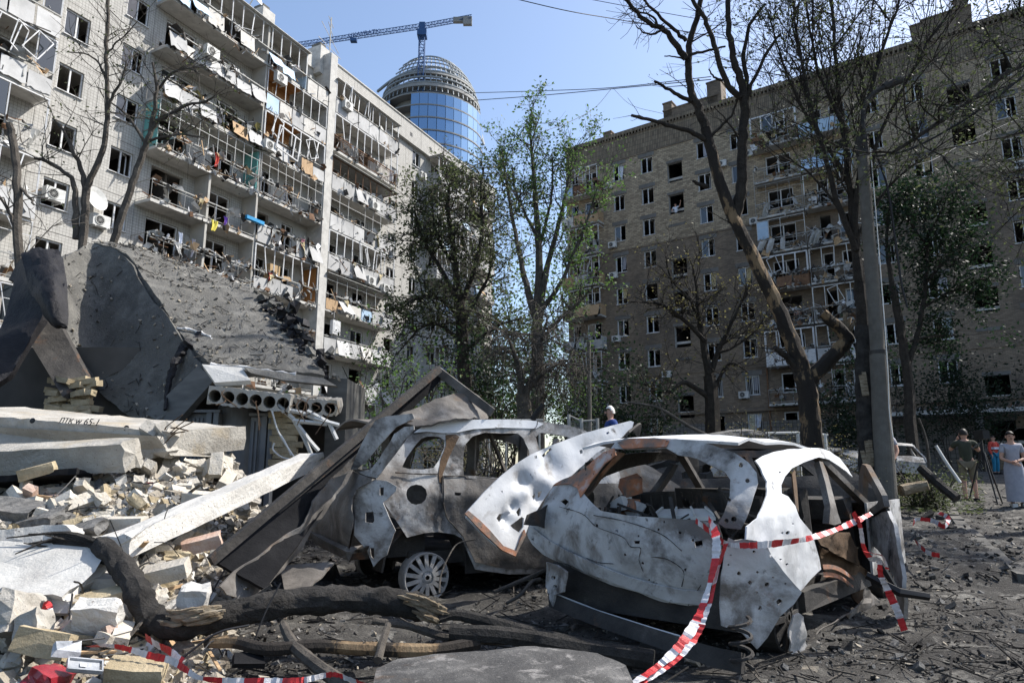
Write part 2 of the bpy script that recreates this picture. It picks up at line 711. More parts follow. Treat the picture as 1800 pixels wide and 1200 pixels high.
M['rust_frame'] = mat('rusty_frame', [(0.3, (0.09, 0.05, 0.03)), (0.7, (0.20, 0.11, 0.06))], 5, 6, 0.85)
M['wood'] = mat('raw_wood', [(0.3, (0.28, 0.18, 0.10)), (0.7, (0.48, 0.34, 0.20))], 3, 6, 0.8, 0.2, stretch=(6, 6, 1))
M['blue_panel'] = mat('pale_blue_panel', [(0.3, (0.30, 0.42, 0.55)), (0.7, (0.42, 0.54, 0.66))], 1.5, 6, 0.7)
M['dark_glass'] = glassmat('window_glass', (0.02, 0.025, 0.03))
M['sky_glass'] = glassmat('blue_tinted_glass', (0.20, 0.33, 0.50), 0.12)
M['sky_glass'].node_tree.nodes['Principled BSDF'].inputs['Metallic'].default_value = 0.6
M['bitumen'] = mat('bitumen_felt', [(0.25, (0.075, 0.073, 0.068)), (0.5, (0.14, 0.136, 0.125)), (0.72, (0.23, 0.222, 0.20))], 3.5, 12, 0.95, 1.0, 34, specks=[(40, 0.16, (0.26, 0.245, 0.20)), (17, 0.08, (0.015, 0.015, 0.015))], layer=[(0.9, 0.5, 0.7, (0.125, 0.12, 0.107)), (14, 0.6, 0.72, (0.22, 0.205, 0.17))])
M['bitumen_gloss'] = mat('glossy_tar', [(0.3, (0.008, 0.008, 0.01)), (0.7, (0.02, 0.019, 0.021))], 4, 6, 0.55, 0.6, 14, spec=0.2)
M['sheet_metal'] = mat('grey_flashing', [(0.3, (0.06, 0.059, 0.055)), (0.7, (0.12, 0.117, 0.108))], 2, 7, 0.6, 0.1, 20, stretch=(1, 1, 4))
M['steel_door'] = mat('grey_steel_door', [(0.3, (0.12, 0.125, 0.13)), (0.7, (0.20, 0.205, 0.21))], 2, 6, 0.6, 0.05)
M['plaster_shell'] = mat('torn_felt_lip', [(0.3, (0.42, 0.41, 0.40)), (0.7, (0.62, 0.61, 0.6))], 12, 6, 0.9, 0.4)
M['brick_pale'] = mat('sand_lime_brick', [(0.3, (0.40, 0.36, 0.295)), (0.7, (0.57, 0.53, 0.46))], 9, 6, 0.92, 0.5, 40, rand=0.22, layer=(6, 0.5, 0.7, (0.42, 0.405, 0.375)), specks=(30, 0.14, (0.3, 0.24, 0.16)))
M['brick_yellow'] = mat('yellow_brick', [(0.3, (0.27, 0.215, 0.13)), (0.7, (0.43, 0.36, 0.245))], 9, 6, 0.92, 0.5, 40, rand=0.2)
M['brick_red'] = mat('pink_faced_brick', [(0.3, (0.36, 0.22, 0.16)), (0.7, (0.48, 0.39, 0.33))], 8, 6, 0.92, 0.4, 40, rand=0.15)
M['rubble'] = mat('mortar_rubble', [(0.25, (0.24, 0.20, 0.15)), (0.7, (0.50, 0.45, 0.37))], 6, 8, 0.95, 0.6, 40, rand=0.2)
M['asphalt_chunk'] = mat('asphalt_lump', [(0.3, (0.06, 0.06, 0.06)), (0.7, (0.20, 0.195, 0.185))], 14, 8, 0.95, 0.6, 50)
M['char'] = mat('charred_bark', [(0.3, (0.012, 0.011, 0.010)), (0.75, (0.06, 0.055, 0.05))], 7, 9, 0.9, 1.0, 24, stretch=(1, 1, 1))
M['bark'] = mat('bark', [(0.3, (0.018, 0.015, 0.012)), (0.7, (0.05, 0.042, 0.034))], 6, 8, 0.95, 0.9, 24)
M['bark_grey'] = mat('grey_bark', [(0.3, (0.04, 0.035, 0.03)), (0.7, (0.11, 0.097, 0.082))], 6, 8, 0.95, 0.7, 24)
M['bark_peel'] = mat('peeled_bark', [(0.46, (0.022, 0.018, 0.015)), (0.545, (0.032, 0.026, 0.02)), (0.575, (0.17, 0.115, 0.065)), (0.72, (0.24, 0.175, 0.105))], 2.1, 6, 0.9, 0.6, 22, stretch=(1.6, 1.6, 0.6))
M['bare_wood'] = mat('splintered_wood', [(0.25, (0.07, 0.05, 0.032)), (0.45, (0.24, 0.185, 0.12)), (0.7, (0.44, 0.38, 0.285))], 6, 9, 0.9, 0.9, 30, stretch=(1, 3, 5))
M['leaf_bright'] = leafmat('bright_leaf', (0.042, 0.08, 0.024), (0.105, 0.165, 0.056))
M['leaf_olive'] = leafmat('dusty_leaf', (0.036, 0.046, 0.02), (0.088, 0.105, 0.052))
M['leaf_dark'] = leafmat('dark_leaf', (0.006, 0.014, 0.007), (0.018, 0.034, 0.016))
M['leaf_dry'] = leafmat('withered_leaf', (0.07, 0.065, 0.03), (0.16, 0.15, 0.07))
M['ash_paint_shade'] = mat('burnt_white_paint_shade', [(0.25, (0.17, 0.16, 0.148)), (0.45, (0.36, 0.352, 0.34)), (0.72, (0.53, 0.528, 0.525))], 2.3, 10, 0.66, 0.22, 12, dist=0.9,  # soot, plus the shade on the car tail put into a darker tone
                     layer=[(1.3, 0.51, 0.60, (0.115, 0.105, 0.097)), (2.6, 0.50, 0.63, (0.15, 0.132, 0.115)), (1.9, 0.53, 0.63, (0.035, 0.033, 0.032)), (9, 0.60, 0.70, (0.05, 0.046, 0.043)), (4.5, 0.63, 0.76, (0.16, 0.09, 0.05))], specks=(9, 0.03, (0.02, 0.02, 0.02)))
M['ash_paint_sunlit'] = mat('burnt_white_paint_sunlit', [(0.25, (0.26, 0.26, 0.26)), (0.45, (0.52, 0.53, 0.54)), (0.75, (0.66, 0.67, 0.685))], 2.2, 8, 0.55, 0.12, 10, dist=0.5,  # paler copy of the paint, with sunlight on the lit panels in its colour
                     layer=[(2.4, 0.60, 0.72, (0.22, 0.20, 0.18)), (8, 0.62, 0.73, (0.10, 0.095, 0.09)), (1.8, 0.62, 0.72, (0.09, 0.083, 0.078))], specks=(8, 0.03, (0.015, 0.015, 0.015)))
M['soot_metal'] = mat('sooty_metal', [(0.3, (0.018, 0.017, 0.017)), (0.6, (0.05, 0.046, 0.042)), (0.8, (0.15, 0.135, 0.12))], 4, 8, 0.8, 0.35, 20, layer=(3, 0.58, 0.72, (0.12, 0.06, 0.03)))
M['grey_burnt'] = mat('grey_burnt_steel', [(0.25, (0.04, 0.036, 0.032)), (0.5, (0.115, 0.104, 0.093)), (0.75, (0.24, 0.23, 0.215))], 3.0, 9, 0.75, 0.25, 18, dist=0.6, layer=[(2.2, 0.56, 0.7, (0.13, 0.08, 0.045)), (1.2, 0.6, 0.72, (0.04, 0.038, 0.036))], specks=(22, 0.1, (0.02, 0.02, 0.02)))
M['rust'] = mat('rusted_steel', [(0.3, (0.045, 0.028, 0.015)), (0.55, (0.10, 0.06, 0.032)), (0.75, (0.18, 0.125, 0.08))], 4, 8, 0.85, 0.3, 20, layer=(2, 0.56, 0.7, (0.06, 0.05, 0.045)))
M['orange_rust'] = mat('orange_scorched_paint', [(0.25, (0.06, 0.05, 0.043)), (0.42, (0.16, 0.13, 0.11)), (0.55, (0.40, 0.17, 0.09)), (0.66, (0.42, 0.38, 0.36)), (0.85, (0.55, 0.54, 0.53))], 4, 8, 0.8, 0.2, 20, specks=(18, 0.13, (0.05, 0.04, 0.035)))
M['black_sheet'] = mat('sooty_black_board', [(0.3, (0.005, 0.005, 0.006)), (0.7, (0.016, 0.016, 0.017))], 3, 8, 0.92, 0.3, 20, spec=0.12)
M['plate'] = mat('scorched_plate', [(0.25, (0.025, 0.024, 0.024)), (0.5, (0.06, 0.058, 0.056)), (0.75, (0.15, 0.145, 0.138))], 3.2, 10, 0.6, 0.4, 40, dist=1.2, layer=[(9, 0.56, 0.68, (0.21, 0.20, 0.19)), (2.2, 0.58, 0.7, (0.10, 0.065, 0.04))], specks=(60, 0.15, (0.25, 0.24, 0.22)))
M['alu'] = mat('ashy_alloy', [(0.3, (0.22, 0.215, 0.205)), (0.7, (0.42, 0.41, 0.40))], 8, 7, 0.7, 0.2, 30)
M['black'] = mat('black_plastic', (0.012, 0.012, 0.013), 4, 5, 0.5)
M['ground'] = mat('ashy_ground', [(0.25, (0.02, 0.019, 0.018)), (0.5, (0.05, 0.047, 0.043)), (0.72, (0.125, 0.118, 0.106))], 1.1, 14, 0.95, 1.0, 30, dist=0.5,
                  layer=[(0.35, 0.5, 0.66, (0.032, 0.03, 0.029)), (7.0, 0.53, 0.68, (0.18, 0.172, 0.156)), (2.4, 0.57, 0.68, (0.24, 0.23, 0.208))], specks=[(26, 0.10, (0.26, 0.245, 0.22)), (19, 0.12, (0.012, 0.012, 0.012))])
M['kerb'] = mat('kerb_stone', [(0.3, (0.06, 0.057, 0.052)), (0.7, (0.15, 0.143, 0.13))], 5, 8, 0.95, 0.5, 30)
M['pole'] = mat('pole_concrete', [(0.3, (0.085, 0.078, 0.066)), (0.7, (0.14, 0.13, 0.113))], 4, 8, 0.95, 0.4, 40)
M['tape_red'] = mat('red_tape', [(0.3, (0.36, 0.025, 0.025)), (0.7, (0.56, 0.03, 0.035))], 14, 6, 0.4, 0.3, 40)
M['tape_white'] = mat('white_tape', [(0.3, (0.42, 0.40, 0.40)), (0.7, (0.70, 0.68, 0.69))], 14, 6, 0.4, 0.3, 40)
M['crane_blue'] = mat('blue_crane_paint', (0.035, 0.09, 0.22), 1, 3, 0.6)
M['tower_slab'] = mat('tower_concrete', (0.26, 0.26, 0.25), 0.3, 5, 0.9)
M['tower_steel'] = mat('tower_steel', (0.24, 0.27, 0.29), 0.5, 4, 0.6)
M['wire'] = mat('black_cable', (0.02, 0.02, 0.022), 4, 3, 0.6)
M['skin'] = mat('skin', [(0.3, (0.42, 0.24, 0.17)), (0.7, (0.50, 0.30, 0.22))], 6, 4, 0.6)
M['hair_dark'] = mat('dark_hair', (0.02, 0.014, 0.01), 30, 4, 0.6)
M['hair_white'] = mat('white_hair', (0.62, 0.60, 0.57), 30, 4, 0.6)
for _n, _c in (('cloth_blue', (0.025, 0.055, 0.19)), ('cloth_green', (0.045, 0.05, 0.035)), ('cloth_khaki', (0.17, 0.145, 0.10)), ('cloth_grey', (0.33, 0.33, 0.37)),
               ('cloth_dress', (0.30, 0.31, 0.36)), ('cloth_teal', (0.02, 0.16, 0.27)), ('cloth_red', (0.50, 0.07, 0.05)), ('cloth_white', (0.62, 0.66, 0.74)),
               ('cloth_yellow', (0.60, 0.52, 0.10)), ('cloth_purple', (0.20, 0.10, 0.42)), ('cloth_black', (0.015, 0.015, 0.018))):
    M[_n] = mat(_n, _c, 9, 5, 0.9, 0.3, 30)
M['plastic_clear'] = mat('frosted_plastic', [(0.3, (0.16, 0.17, 0.18)), (0.7, (0.40, 0.41, 0.43))], 14, 6, 0.2, 0.2, 30, spec=0.6)
M['red_lens'] = mat('red_lens', [(0.3, (0.14, 0.008, 0.014)), (0.7, (0.30, 0.02, 0.03))], 8, 6, 0.25, 0.2, 30, spec=0.6)
M['blue_plastic'] = mat('blue_plastic', (0.03, 0.25, 0.50), 3, 3, 0.4)
M['cardboard'] = mat('cardboard', (0.38, 0.27, 0.15), 3, 5, 0.9)
M['pink_cloth'] = mat('pink_cloth', (0.60, 0.28, 0.32), 6, 5, 0.9)
M['insulation'] = mat('yellowed_insulation', [(0.3, (0.38, 0.30, 0.16)), (0.7, (0.60, 0.52, 0.33))], 10, 6, 0.95, 0.6, 30)
# ------------------------------------------------------------------ ground
def axis(lo, hi, nlo, nhi, fine, coarse):
    out = [lo]
    x = lo
    while x < hi:
        if nlo <= x < nhi:
            x += fine
        else:
            d = min(abs(x - nlo), abs(x - nhi))
            x += min(coarse, max(fine * 1.5, d * 0.35))
        out.append(min(x, hi))
    return out


gx = axis(-900, 900, -7, 11, 0.11, 80)
gy = axis(-200, 1500, 2.2, 13, 0.11, 80)
g = MB()
rows = [[V((x, y, ground_z(x, y) + (0.035 * noise.noise(V((x * 5.5, y * 5.5, 1))) + 0.02 * noise.noise(V((x * 13, y * 13, 7))) if -8 < x < 12 and y < 16 else 0))) for x in gx] for y in gy]
g.grid(rows)
g.build('ground', M['ground'], kind='structure', smooth=True)

# kerb of separate stones along the burnt drive
kb = thing('kerb', 'rough stone kerb beside the burnt drive on the right', 'kerb', (7.6, 12, ground_z(7.6, 12)))
y = 7.3
while y < 19:
    y2 = y + 0.95
    a = V((kerb_x(y + .03), y + .03, 0))
    b = V((kerb_x(y2 - .03), y2 - .03, 0))
    zz = ground_z(a.x + .4, a.y) - 0.02 + R.uniform(-.02, .02)
    a.z = zz
    b.z = ground_z(b.x + .4, b.y) - 0.02
    k = MB()
    k.bar(a, b, 0.17, 0.24, jit=0.012)
    k.build('kerb_stone', M['kerb'], kb)
    y = y2

# ------------------------------------------------------------------ building helpers (local frame: x along the facade, y into the house, z up)
def facade(name, label, cat, p0, u):
    return thing(name, label, cat, (p0[0], p0[1], 0), math.atan2(u[1], u[0]))


def wall_sheet(mb, x0, x1, z0, z1, holes, y=0.0, t=0.3, mi=0, rmi=1, edge=True):
    xs = sorted({x0, x1, *[h[0] for h in holes], *[h[1] for h in holes]})
    zs = sorted({z0, z1, *[h[2] for h in holes], *[h[3] for h in holes]})
    hol = lambda x, z: any(h[0] < x < h[1] and h[2] < z < h[3] for h in holes)
    # merge cells along x for fewer faces
    for j in range(len(zs) - 1):
        zc = (zs[j] + zs[j + 1]) / 2
        run = None
        for i in range(len(xs) - 1):
            solid = not hol((xs[i] + xs[i + 1]) / 2, zc)
            if solid and run is None:
                run = xs[i]
            if run is not None and (not solid or i == len(xs) - 2):
                e = xs[i] if not solid else xs[i + 1]
                mb.quad((run, y, zs[j]), (e, y, zs[j]), (e, y, zs[j + 1]), (run, y, zs[j + 1]), mi)
                mb.quad((run, y + t, zs[j]), (run, y + t, zs[j + 1]), (e, y + t, zs[j + 1]), (e, y + t, zs[j]), rmi)
                run = None
    for (a, b, c, d) in holes:
        mb.quad((a, y, c), (a, y, d), (a, y + t, d), (a, y + t, c), rmi)
        mb.quad((b, y, d), (b, y, c), (b, y + t, c), (b, y + t, d), rmi)
        mb.quad((a, y, d), (b, y, d), (b, y + t, d), (a, y + t, d), rmi)
        mb.quad((b, y, c), (a, y, c), (a, y + t, c), (b, y + t, c), rmi)
    if edge:
        mb.quad((x0, y, z0), (x0, y + t, z0), (x0, y + t, z1), (x0, y, z1), mi)
        mb.quad((x1, y, z0), (x1, y, z1), (x1, y + t, z1), (x1, y + t, z0), mi)
        mb.quad((x0, y, z1), (x0, y + t, z1), (x1, y + t, z1), (x1, y, z1), mi)
        mb.quad((x0, y, z0), (x1, y, z0), (x1, y + t, z0), (x0, y + t, z0), mi)


_wcache = {}


def window(parent, x0, x1, z0, z1, y=0.1, mull=(0.5,), fm='white_pvc', w=0.055, panes=(), sill=True, sash=None):
    W, H = round(x1 - x0, 2), round(z1 - z0, 2)
    key = (W, H, mull, fm, w, sill, sash)
    if key not in _wcache:
        b = MB()
        b.bx(0, w, 0, .07, 0, H)
        b.bx(W - w, W, 0, .07, 0, H)
        b.bx(w, W - w, 0, .07, 0, w)
        b.bx(w, W - w, 0, .07, H - w, H)
        for q in mull:
            b.bx(W * q - w * .6, W * q + w * .6, .002, .068, w, H - w)
        if sash:
            # a blown sash hanging open
            q0 = W * (mull[0] if mull else 0.5)
            for (s0, s1) in ((q0, W - w),):
                a0 = V((s0, 0.06, w))
                ang = sash
                dx = (s1 - s0) * math.cos(ang)
                dy = (s1 - s0) * math.sin(ang)
                for za, zb in ((w, w + .05), (H - w - .05, H - w)):
                    b.bar((s0, .05, (za + zb) / 2), (s0 + dx, .05 + dy, (za + zb) / 2), .05, .05)
                b.bar((s0 + dx, .05 + dy, w), (s0 + dx, .05 + dy, H - w), .05, .05)
        if sill:
            b.bx(-.05, W + .05, -.17, .0, -.05, -.012)
        _wcache[key] = mesh_only(b, 'window', M[fm])
    o = piece('window', _wcache[key], parent, (x0, y, z0))
    for (q0, q1) in panes:
        pk = ('pane', W, H, q0, q1)
        if pk not in _wcache:
            b = MB()
            b.bx(W * q0 + w, W * q1 - w, .03, .04, w, H - w)
            _wcache[pk] = mesh_only(b, 'pane', M['dark_glass'])
        piece('pane', _wcache[pk], o, (0, 0, 0))
    return o


_accache = []


def aircon(parent, x, y, z, s=1.0):
    if not _accache:
        b = MB()
        b.bx(-.42, .42, -.32, 0, 0, .58)
        b.bx(-.3, -.26, -.34, .2, -.06, 0)
        b.bx(.26, .3, -.34, .2, -.06, 0)
        _accache.append(mesh_only(b, 'air_conditioner', M['pale_metal']))
        b = MB()
        b.lathe((-.1, -.325, .29), [(.24, 0), (.24, .02), (.19, .02), (.19, 0)], 16, (0, -1, 0), 0)
        for k in range(6):
            a = k * math.pi / 6
            b.bar((-.1 - .19 * math.cos(a), -.335, .29 - .19 * math.sin(a)), (-.1 + .19 * math.cos(a), -.335, .29 + .19 * math.sin(a)), .012, .012)
        _accache.append(mesh_only(b, 'fan_guard', M['grey_metal']))
        b = MB()
        b.lathe((-.1, -.322, .29), [(.19, 0), (.02, .001)], 16, (0, -1, 0), 0)
        _accache.append(mesh_only(b, 'fan', M['black']))
    o = piece('air_conditioner', _accache[0], parent, (x, y, z))
    o.scale = (s, s, s)
    piece('fan_guard', _accache[1], o, (0, 0, 0))
    piece('fan', _accache[2], o, (0, 0, 0))
    return o


def clutter(mb, x0, x1, y0, y1, z, n, hmax=0.7, nm=8):
    """broken boards, sticks, crumpled sheets thrown along a balcony edge"""
    for _ in range(n):
        c = V((R.uniform(x0, x1), R.uniform(y0, y1), z + abs(R.gauss(0, .25)) * hmax))
        k = R.random()
        mi = R.randrange(nm)
        if k < .5:
            L = R.uniform(.25, 1.1)
            d = V((R.gauss(0, 1), R.gauss(0, .5), R.gauss(0, .7))).normalized() * L / 2
            mb.bar(c - d, c + d, R.uniform(.015, .05), R.uniform(.015, .04), mi=mi)
        elif k < .8:
            w, h = R.uniform(.06, .34), R.uniform(.06, .3)
            r = rot_rand(.9).to_matrix()
            mb.add([r @ V((-w, 0, -h)) + c, r @ V((w, R.uniform(-.1, .1), -h * R.uniform(.3, 1))) + c, r @ V((w * R.uniform(.5, 1), .05, h)) + c, r @ V((-w * R.uniform(.4, 1), -.05, h)) + c], [(0, 1, 2, 3)], mi)
        else:
            mb.box(c, (R.uniform(.08, .3), R.uniform(.05, .2), R.uniform(.06, .3)), rot_rand(.6).to_matrix(), mi)


CL = ['asbestos', 'wood', 'grey_metal', 'soot_metal', 'white_pvc', 'rust_frame', 'soot_metal', 'room_dark']


def balcony(parent, x0, x1, z, p=1.2, style='panel', panel='asbestos', frame=None, fm='white_pvc', miss=0.15, tilt=0.0, n_clutter=25, roof=None, H=2.62, ends=True, step=0.78, rail=1.03, pane=0.0, lean=0.12, floorm='concrete', cm=None, wob=0.03):
    b = MB()
    b.bx(x0, x1, -p, .25, z - .16, z)
    o = b.build('balcony', [M[floorm]], parent, local=True)
    # parapet panels, each its own sheet
    if style in ('panel', 'torn'):
        n = max(1, round((x1 - x0) / 1.15))
        w = (x1 - x0) / n
        for i in range(n):
            if R.random() < miss:
                continue
            q = MB()
            a, c = x0 + i * w + .03 + R.uniform(-.01, .03), x0 + (i + 1) * w - .03
            k = R.uniform(-1, 1) * wob
            h0 = rail - (.0 if style == 'panel' else R.uniform(0, .3))
            rows = []
            nxx = 6
            sag = R.uniform(0, tilt) if R.random() > .14 else R.uniform(.25, .6)
            bulge = R.uniform(-.015, .012)
            for zi in range(5):
                fz = zi / 4
                row = []
                for xi in range(nxx + 1):
                    fx = xi / nxx
                    tear = 0
                    if style == 'torn' and zi == 0:
                        tear = R.uniform(0, .12)
                    row.append(V((lerp(a, c, fx), -p - .025 - sag * (1 - fz) - bulge * math.sin(fx * math.pi) * math.sin(fz * math.pi) - k * fx, z - .13 + tear + h0 * fz + k * (fx - .5) * .6)))
                rows.append(row)
            q.grid(rows)
            po = q.build('parapet_panel', M[panel if R.random() < .85 else R.choice(['asbestos', 'concrete_white', 'blue_panel', 'wood'])], o, local=True)
            md = po.modifiers.new('thickness', 'SOLIDIFY')
            md.thickness = .02
        if ends:
            for xe in (x0 + .02, x1 - .02):
                q = MB()
                q.bx(xe - .012, xe + .012, -p, -.03, z - .1, z + rail - .06)
                q.build('side_panel', M[panel], o, local=True)
    q = MB()
    rr = .022
    q.bx(x0, x1, -p - .03, -p + .03, z + rail - .045, z + rail + .015)
    if style in ('rail', 'bars'):
        q.bx(x0, x1, -p - .012, -p + .012, z + .1, z + .13)
        q.bx(x0, x1, -p - .012, -p + .012, z + rail - .2, z + rail - .175)
        n = round((x1 - x0) / (1.0 if style == 'rail' else .16))
        for i in range(n + 1):
            x = lerp(x0 + .02, x1 - .02, i / n)
            q.bar((x, -p, z), (x + R.uniform(-wob, wob), -p - R.uniform(0, wob), z + rail), .02 if style == 'rail' else .013, .02 if style == 'rail' else .013)
        for xe in (x0 + .02, x1 - .02):
            q.bar((xe, -p, z + rail), (xe, 0, z + rail), .035, .035)
            q.bar((xe, -p, z + .1), (xe, 0, z + .1), .02, .02)
    q.build('hand_rail', M['grey_metal' if style != 'bars' else 'rust_frame'], o, local=True)
    if frame:
        f = MB()
        fw = frame
        zt = z + H
        # head rail and posts with mullions pushed out of line
        f.bx(x0, x1, -p - .03, -p + .03, zt - fw, zt)
        for xe in (x0 + fw / 2, x1 - fw / 2):
            f.bar((xe, -p, z + rail), (xe, -p, zt), fw, fw)
            f.bar((xe, -p, zt - fw / 2), (xe, 0, zt - fw / 2), fw * .7, fw * .7)
        n = max(2, round((x1 - x0) / step))
        for i in range(1, n):
            if R.random() < .1:
                continue
            x = lerp(x0, x1, i / n)
            dx = R.gauss(0, lean) if R.random() < .5 else 0
            f.bar((x + dx, -p - abs(dx) * .5, z + rail), (x - dx * .4, -p, zt - fw), fw * .8, fw * .8)
        if fw < .05:
            zm = z + rail + .95
            f.bx(x0, x1, -p - .012, -p + .012, zm, zm + .025)
        elif R.random() < .8:
            # sashes hanging loose
            for _ in range(max(1, int((x1 - x0) / 2.4))):
                x = R.uniform(x0 + .3, x1 - 1.2)
                ang = R.uniform(-.5, .5)
                c = V((x + .4, -p - R.uniform(.02, .35), z + rail + .75))
                rt = Matrix.Rotation(ang, 3, 'Y') @ Matrix.Rotation(R.uniform(-.5, .5), 3, 'Z')
                for (u0, v0, u1, v1) in ((-.34, -.6, .34, -.6), (-.34, .6, .34, .6), (-.34, -.6, -.34, .6), (.34, -.6, .34, .6)):
                    f.bar(c + rt @ V((u0, 0, v0)), c + rt @ V((u1, 0, v1)), .045, .045)
        f.build('glazing_frame', M[fm], o, local=True)
        if pane:
            for i in range(n):
                if R.random() < pane:
                    g2 = MB()
                    g2.bx(lerp(x0, x1, i / n) + fw, lerp(x0, x1, (i + 1) / n) - fw, -p - .01, -p + .005, z + rail + .05, zt - fw - .03)
                    g2.build('pane', M['dark_glass' if R.random() < .6 else 'blue_panel'], o, local=True)
    if roof:
        q = MB()
        q.bx(x0 - .1, x1 + .1, -p - .25, 0, z + H + .01, z + H + .05)
        q.build('balcony_roof', M[roof], o, local=True)
    if n_clutter > 10 and R.random() < .6:
        q = MB()
        for _ in range(R.randrange(1, 4)):
            x = R.uniform(x0 + .4, x1 - .4)
            w_, h_ = R.uniform(.2, .55), R.uniform(.4, 1.1)
            tl = R.uniform(-.5, .5)
            rws = []
            for i in range(5):
                f_ = i / 4
                rws.append([V((x + tl * h_ * f_ + w_ * (j / 3 - .5) * (1 - .3 * f_), -p - .05 - .16 * math.sin(f_ * 2.6 + j) - .1 * f_, z + rail - .1 - h_ * f_ + R.uniform(-.06, .06))) for j in range(4)])
            q.grid(rws, R.randrange(3))
        q.build('torn_sheet', [M['asbestos'], M['grey_metal'], M['insulation']], o, local=True)
    if n_clutter:
        q = MB()
        clutter(q, x0 + .1, x1 - .1, -p - .12, -p + .3, z + rail - .05, n_clutter, .4)
        clutter(q, x0 + .1, x1 - .1, -p - .1, -.2, z + .05, int(n_clutter * 1.3), 1.4)
        clutter(q, x0 + .1, x1 - .1, -p - .2, -p + .05, z - .15, n_clutter // 2, .5)
        q.build('debris', [M[m] for m in (cm or CL)], o, local=True, kind='stuff')
    return o


# ------------------------------------------------------------------ left apartment house
LU = V((0.441, 0.8975)).normalized()
LP = (-12.4 - .8975 * 1.2, 43.6 + .441 * 1.2)
LB = facade('apartment_building', 'long white tiled apartment block on the left with rows of wrecked balconies', 'apartment block', LP, LU)
FL = 2.833
ZK = [26.0 - FL * k for k in range(10)]          # floor levels, top storey first
bays = [(-31.0, -24.6, []), (-24.6, -17.9, [(-22.9, -21.3, .75, 2.35), (-20.4, -18.9, .05, 2.3)]),
        (-17.9, -15.25, [(-17.15, -15.98, 1.13, 2.46)]), (-15.25, -12.8, [(-14.32, -13.12, 1.1, 2.4)]),
        (-12.8, -9.4, [(-12.1, -10.2, .55, 2.3)]), (-9.4, -6.0, [(-8.5, -7.0, .1, 2.3)]),
        (-6.0, -0.6, [(-5.4, -4.0, .8, 2.3), (-2.9, -1.9, .08, 2.25)]),
        (-0.6, 3.8, [(.9, 2.5, .1, 2.3)]), (3.8, 7.5, [(4.3, 5.7, .8, 2.3)]),
        (7.5, 10.3, [(8.2, 9.35, 1.0, 2.4)]), (10.3, 13.4, [(11.3, 12.5, 1.0, 2.4)]),
        (13.4, 18.6, [(14.2, 15.6, .8, 2.3), (16.6, 17.5, .1, 2.3)]), (18.6, 24.2, [(19.5, 20.9, .8, 2.3), (22, 22.9, .1, 2.3)]), (24.2, 26.0, [])]
pm = {}
for k, z in enumerate(ZK):
    for bi, (x0, x1, hs) in enumerate(bays):
        hs2 = [(a, b, z + c, z + d) for a, b, c, d in hs]
        w = MB()
        smooth_wall = 4 <= bi <= 8
        wall_sheet(w, x0 + .012, x1 - .012, z + .012, z + FL - .012, hs2, 0, .28)
        mm = 'tile' if not (bi == 6 and k < 7) else 'plaster'
        w.build('wall_panel', [M[mm], M['plaster']], LB, local=True)
        for hi, (a, b, c, d) in enumerate(hs2):
            door = hs[hi][2] < .4
            if R.random() < .08:
                continue
            window(LB, a + .01, b - .01, c + .01, d - .01, .09, (0.5,) if not door else (.45,), 'white_pvc', .06, panes=((0, .5),) if R.random() < .25 else (), sill=not door, sash=R.choice([None, .5, .9, None]) if not door else None)
# backing, rooms and floors behind the panels
q = MB()
for k, z in enumerate(ZK):
    q.bx(-31, 26, .3, 5, z - .16, z + .0)
q.bx(-31, 26, .3, 5, 28.83 - .16, 28.83)
q.build('floor_slab', M['ceiling'], LB, local=True)
q = MB()
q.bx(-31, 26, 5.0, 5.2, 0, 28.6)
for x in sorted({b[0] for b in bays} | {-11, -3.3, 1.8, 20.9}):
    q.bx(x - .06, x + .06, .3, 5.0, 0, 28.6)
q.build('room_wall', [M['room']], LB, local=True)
q = MB()
q.bx(-31, 26, 5.2, 12, 0, 28.8)
q.bx(25.72, 26.0, .0, 12, 0, 30.2)
q.build('rear_wall', [M['tile']], LB, local=True)
# roof edge: attic band right of the fin, slab edge left of it
for x0 in [0.1, 3.1, 6.1, 9.1, 12.1, 15.1, 18.1, 21.1, 24.1]:
    q = MB()
    q.bx(x0 + .012, min(x0 + 3.0, 26) - .012, -.32, .1, 28.55, 30.28)
    if x0 > 8:
        q.bx(x0 + 1.3, x0 + 1.65, -.325, -.3, 29.1, 29.45, 1)
    q.build('attic_panel', [M['tile'], M['black']], LB, local=True)
q = MB()
q.bx(-31, .1, -.1, 8, 28.84, 29.0)
q.bx(-31, 26.05, .1, 12.1, 30.0 - 1.0, 30.0 - .8)
q.bx(.1, 26.1, -.4, .14, 30.28, 30.36)
q.build('roof', M['concrete'], LB, local=True)
for x0 in [-30.5 + 2.9 * i for i in range(10)]:
    q = MB()
    q.bx(x0 + .012, min(x0 + 2.9, -.6) - .012, -.35, -.1, 28.62, 29.55)
    q.build('attic_panel', [M['concrete']], LB, local=True)
# joint stains are in the tile material; fin between the balcony stacks
q = MB()
q.bx(-.6, .08, -1.28, -.0, 0, 30.0)
q.build('concrete_fin', M['concrete'], LB, local=True)
for zt, xx in ((28.6, -6.2), (29.1, -.95)):
    q = MB()
    q.bx(xx, xx + (.85 if xx > -3 else 1.0), -.6, .6, zt - .6, zt + 1.5)
    q.bx(xx + .15, xx + .7, -.4, .4, zt + 1.5, zt + 1.85, 1)
    q.build('chimney', [M['concrete'], M['bitumen']], LB, local=True)
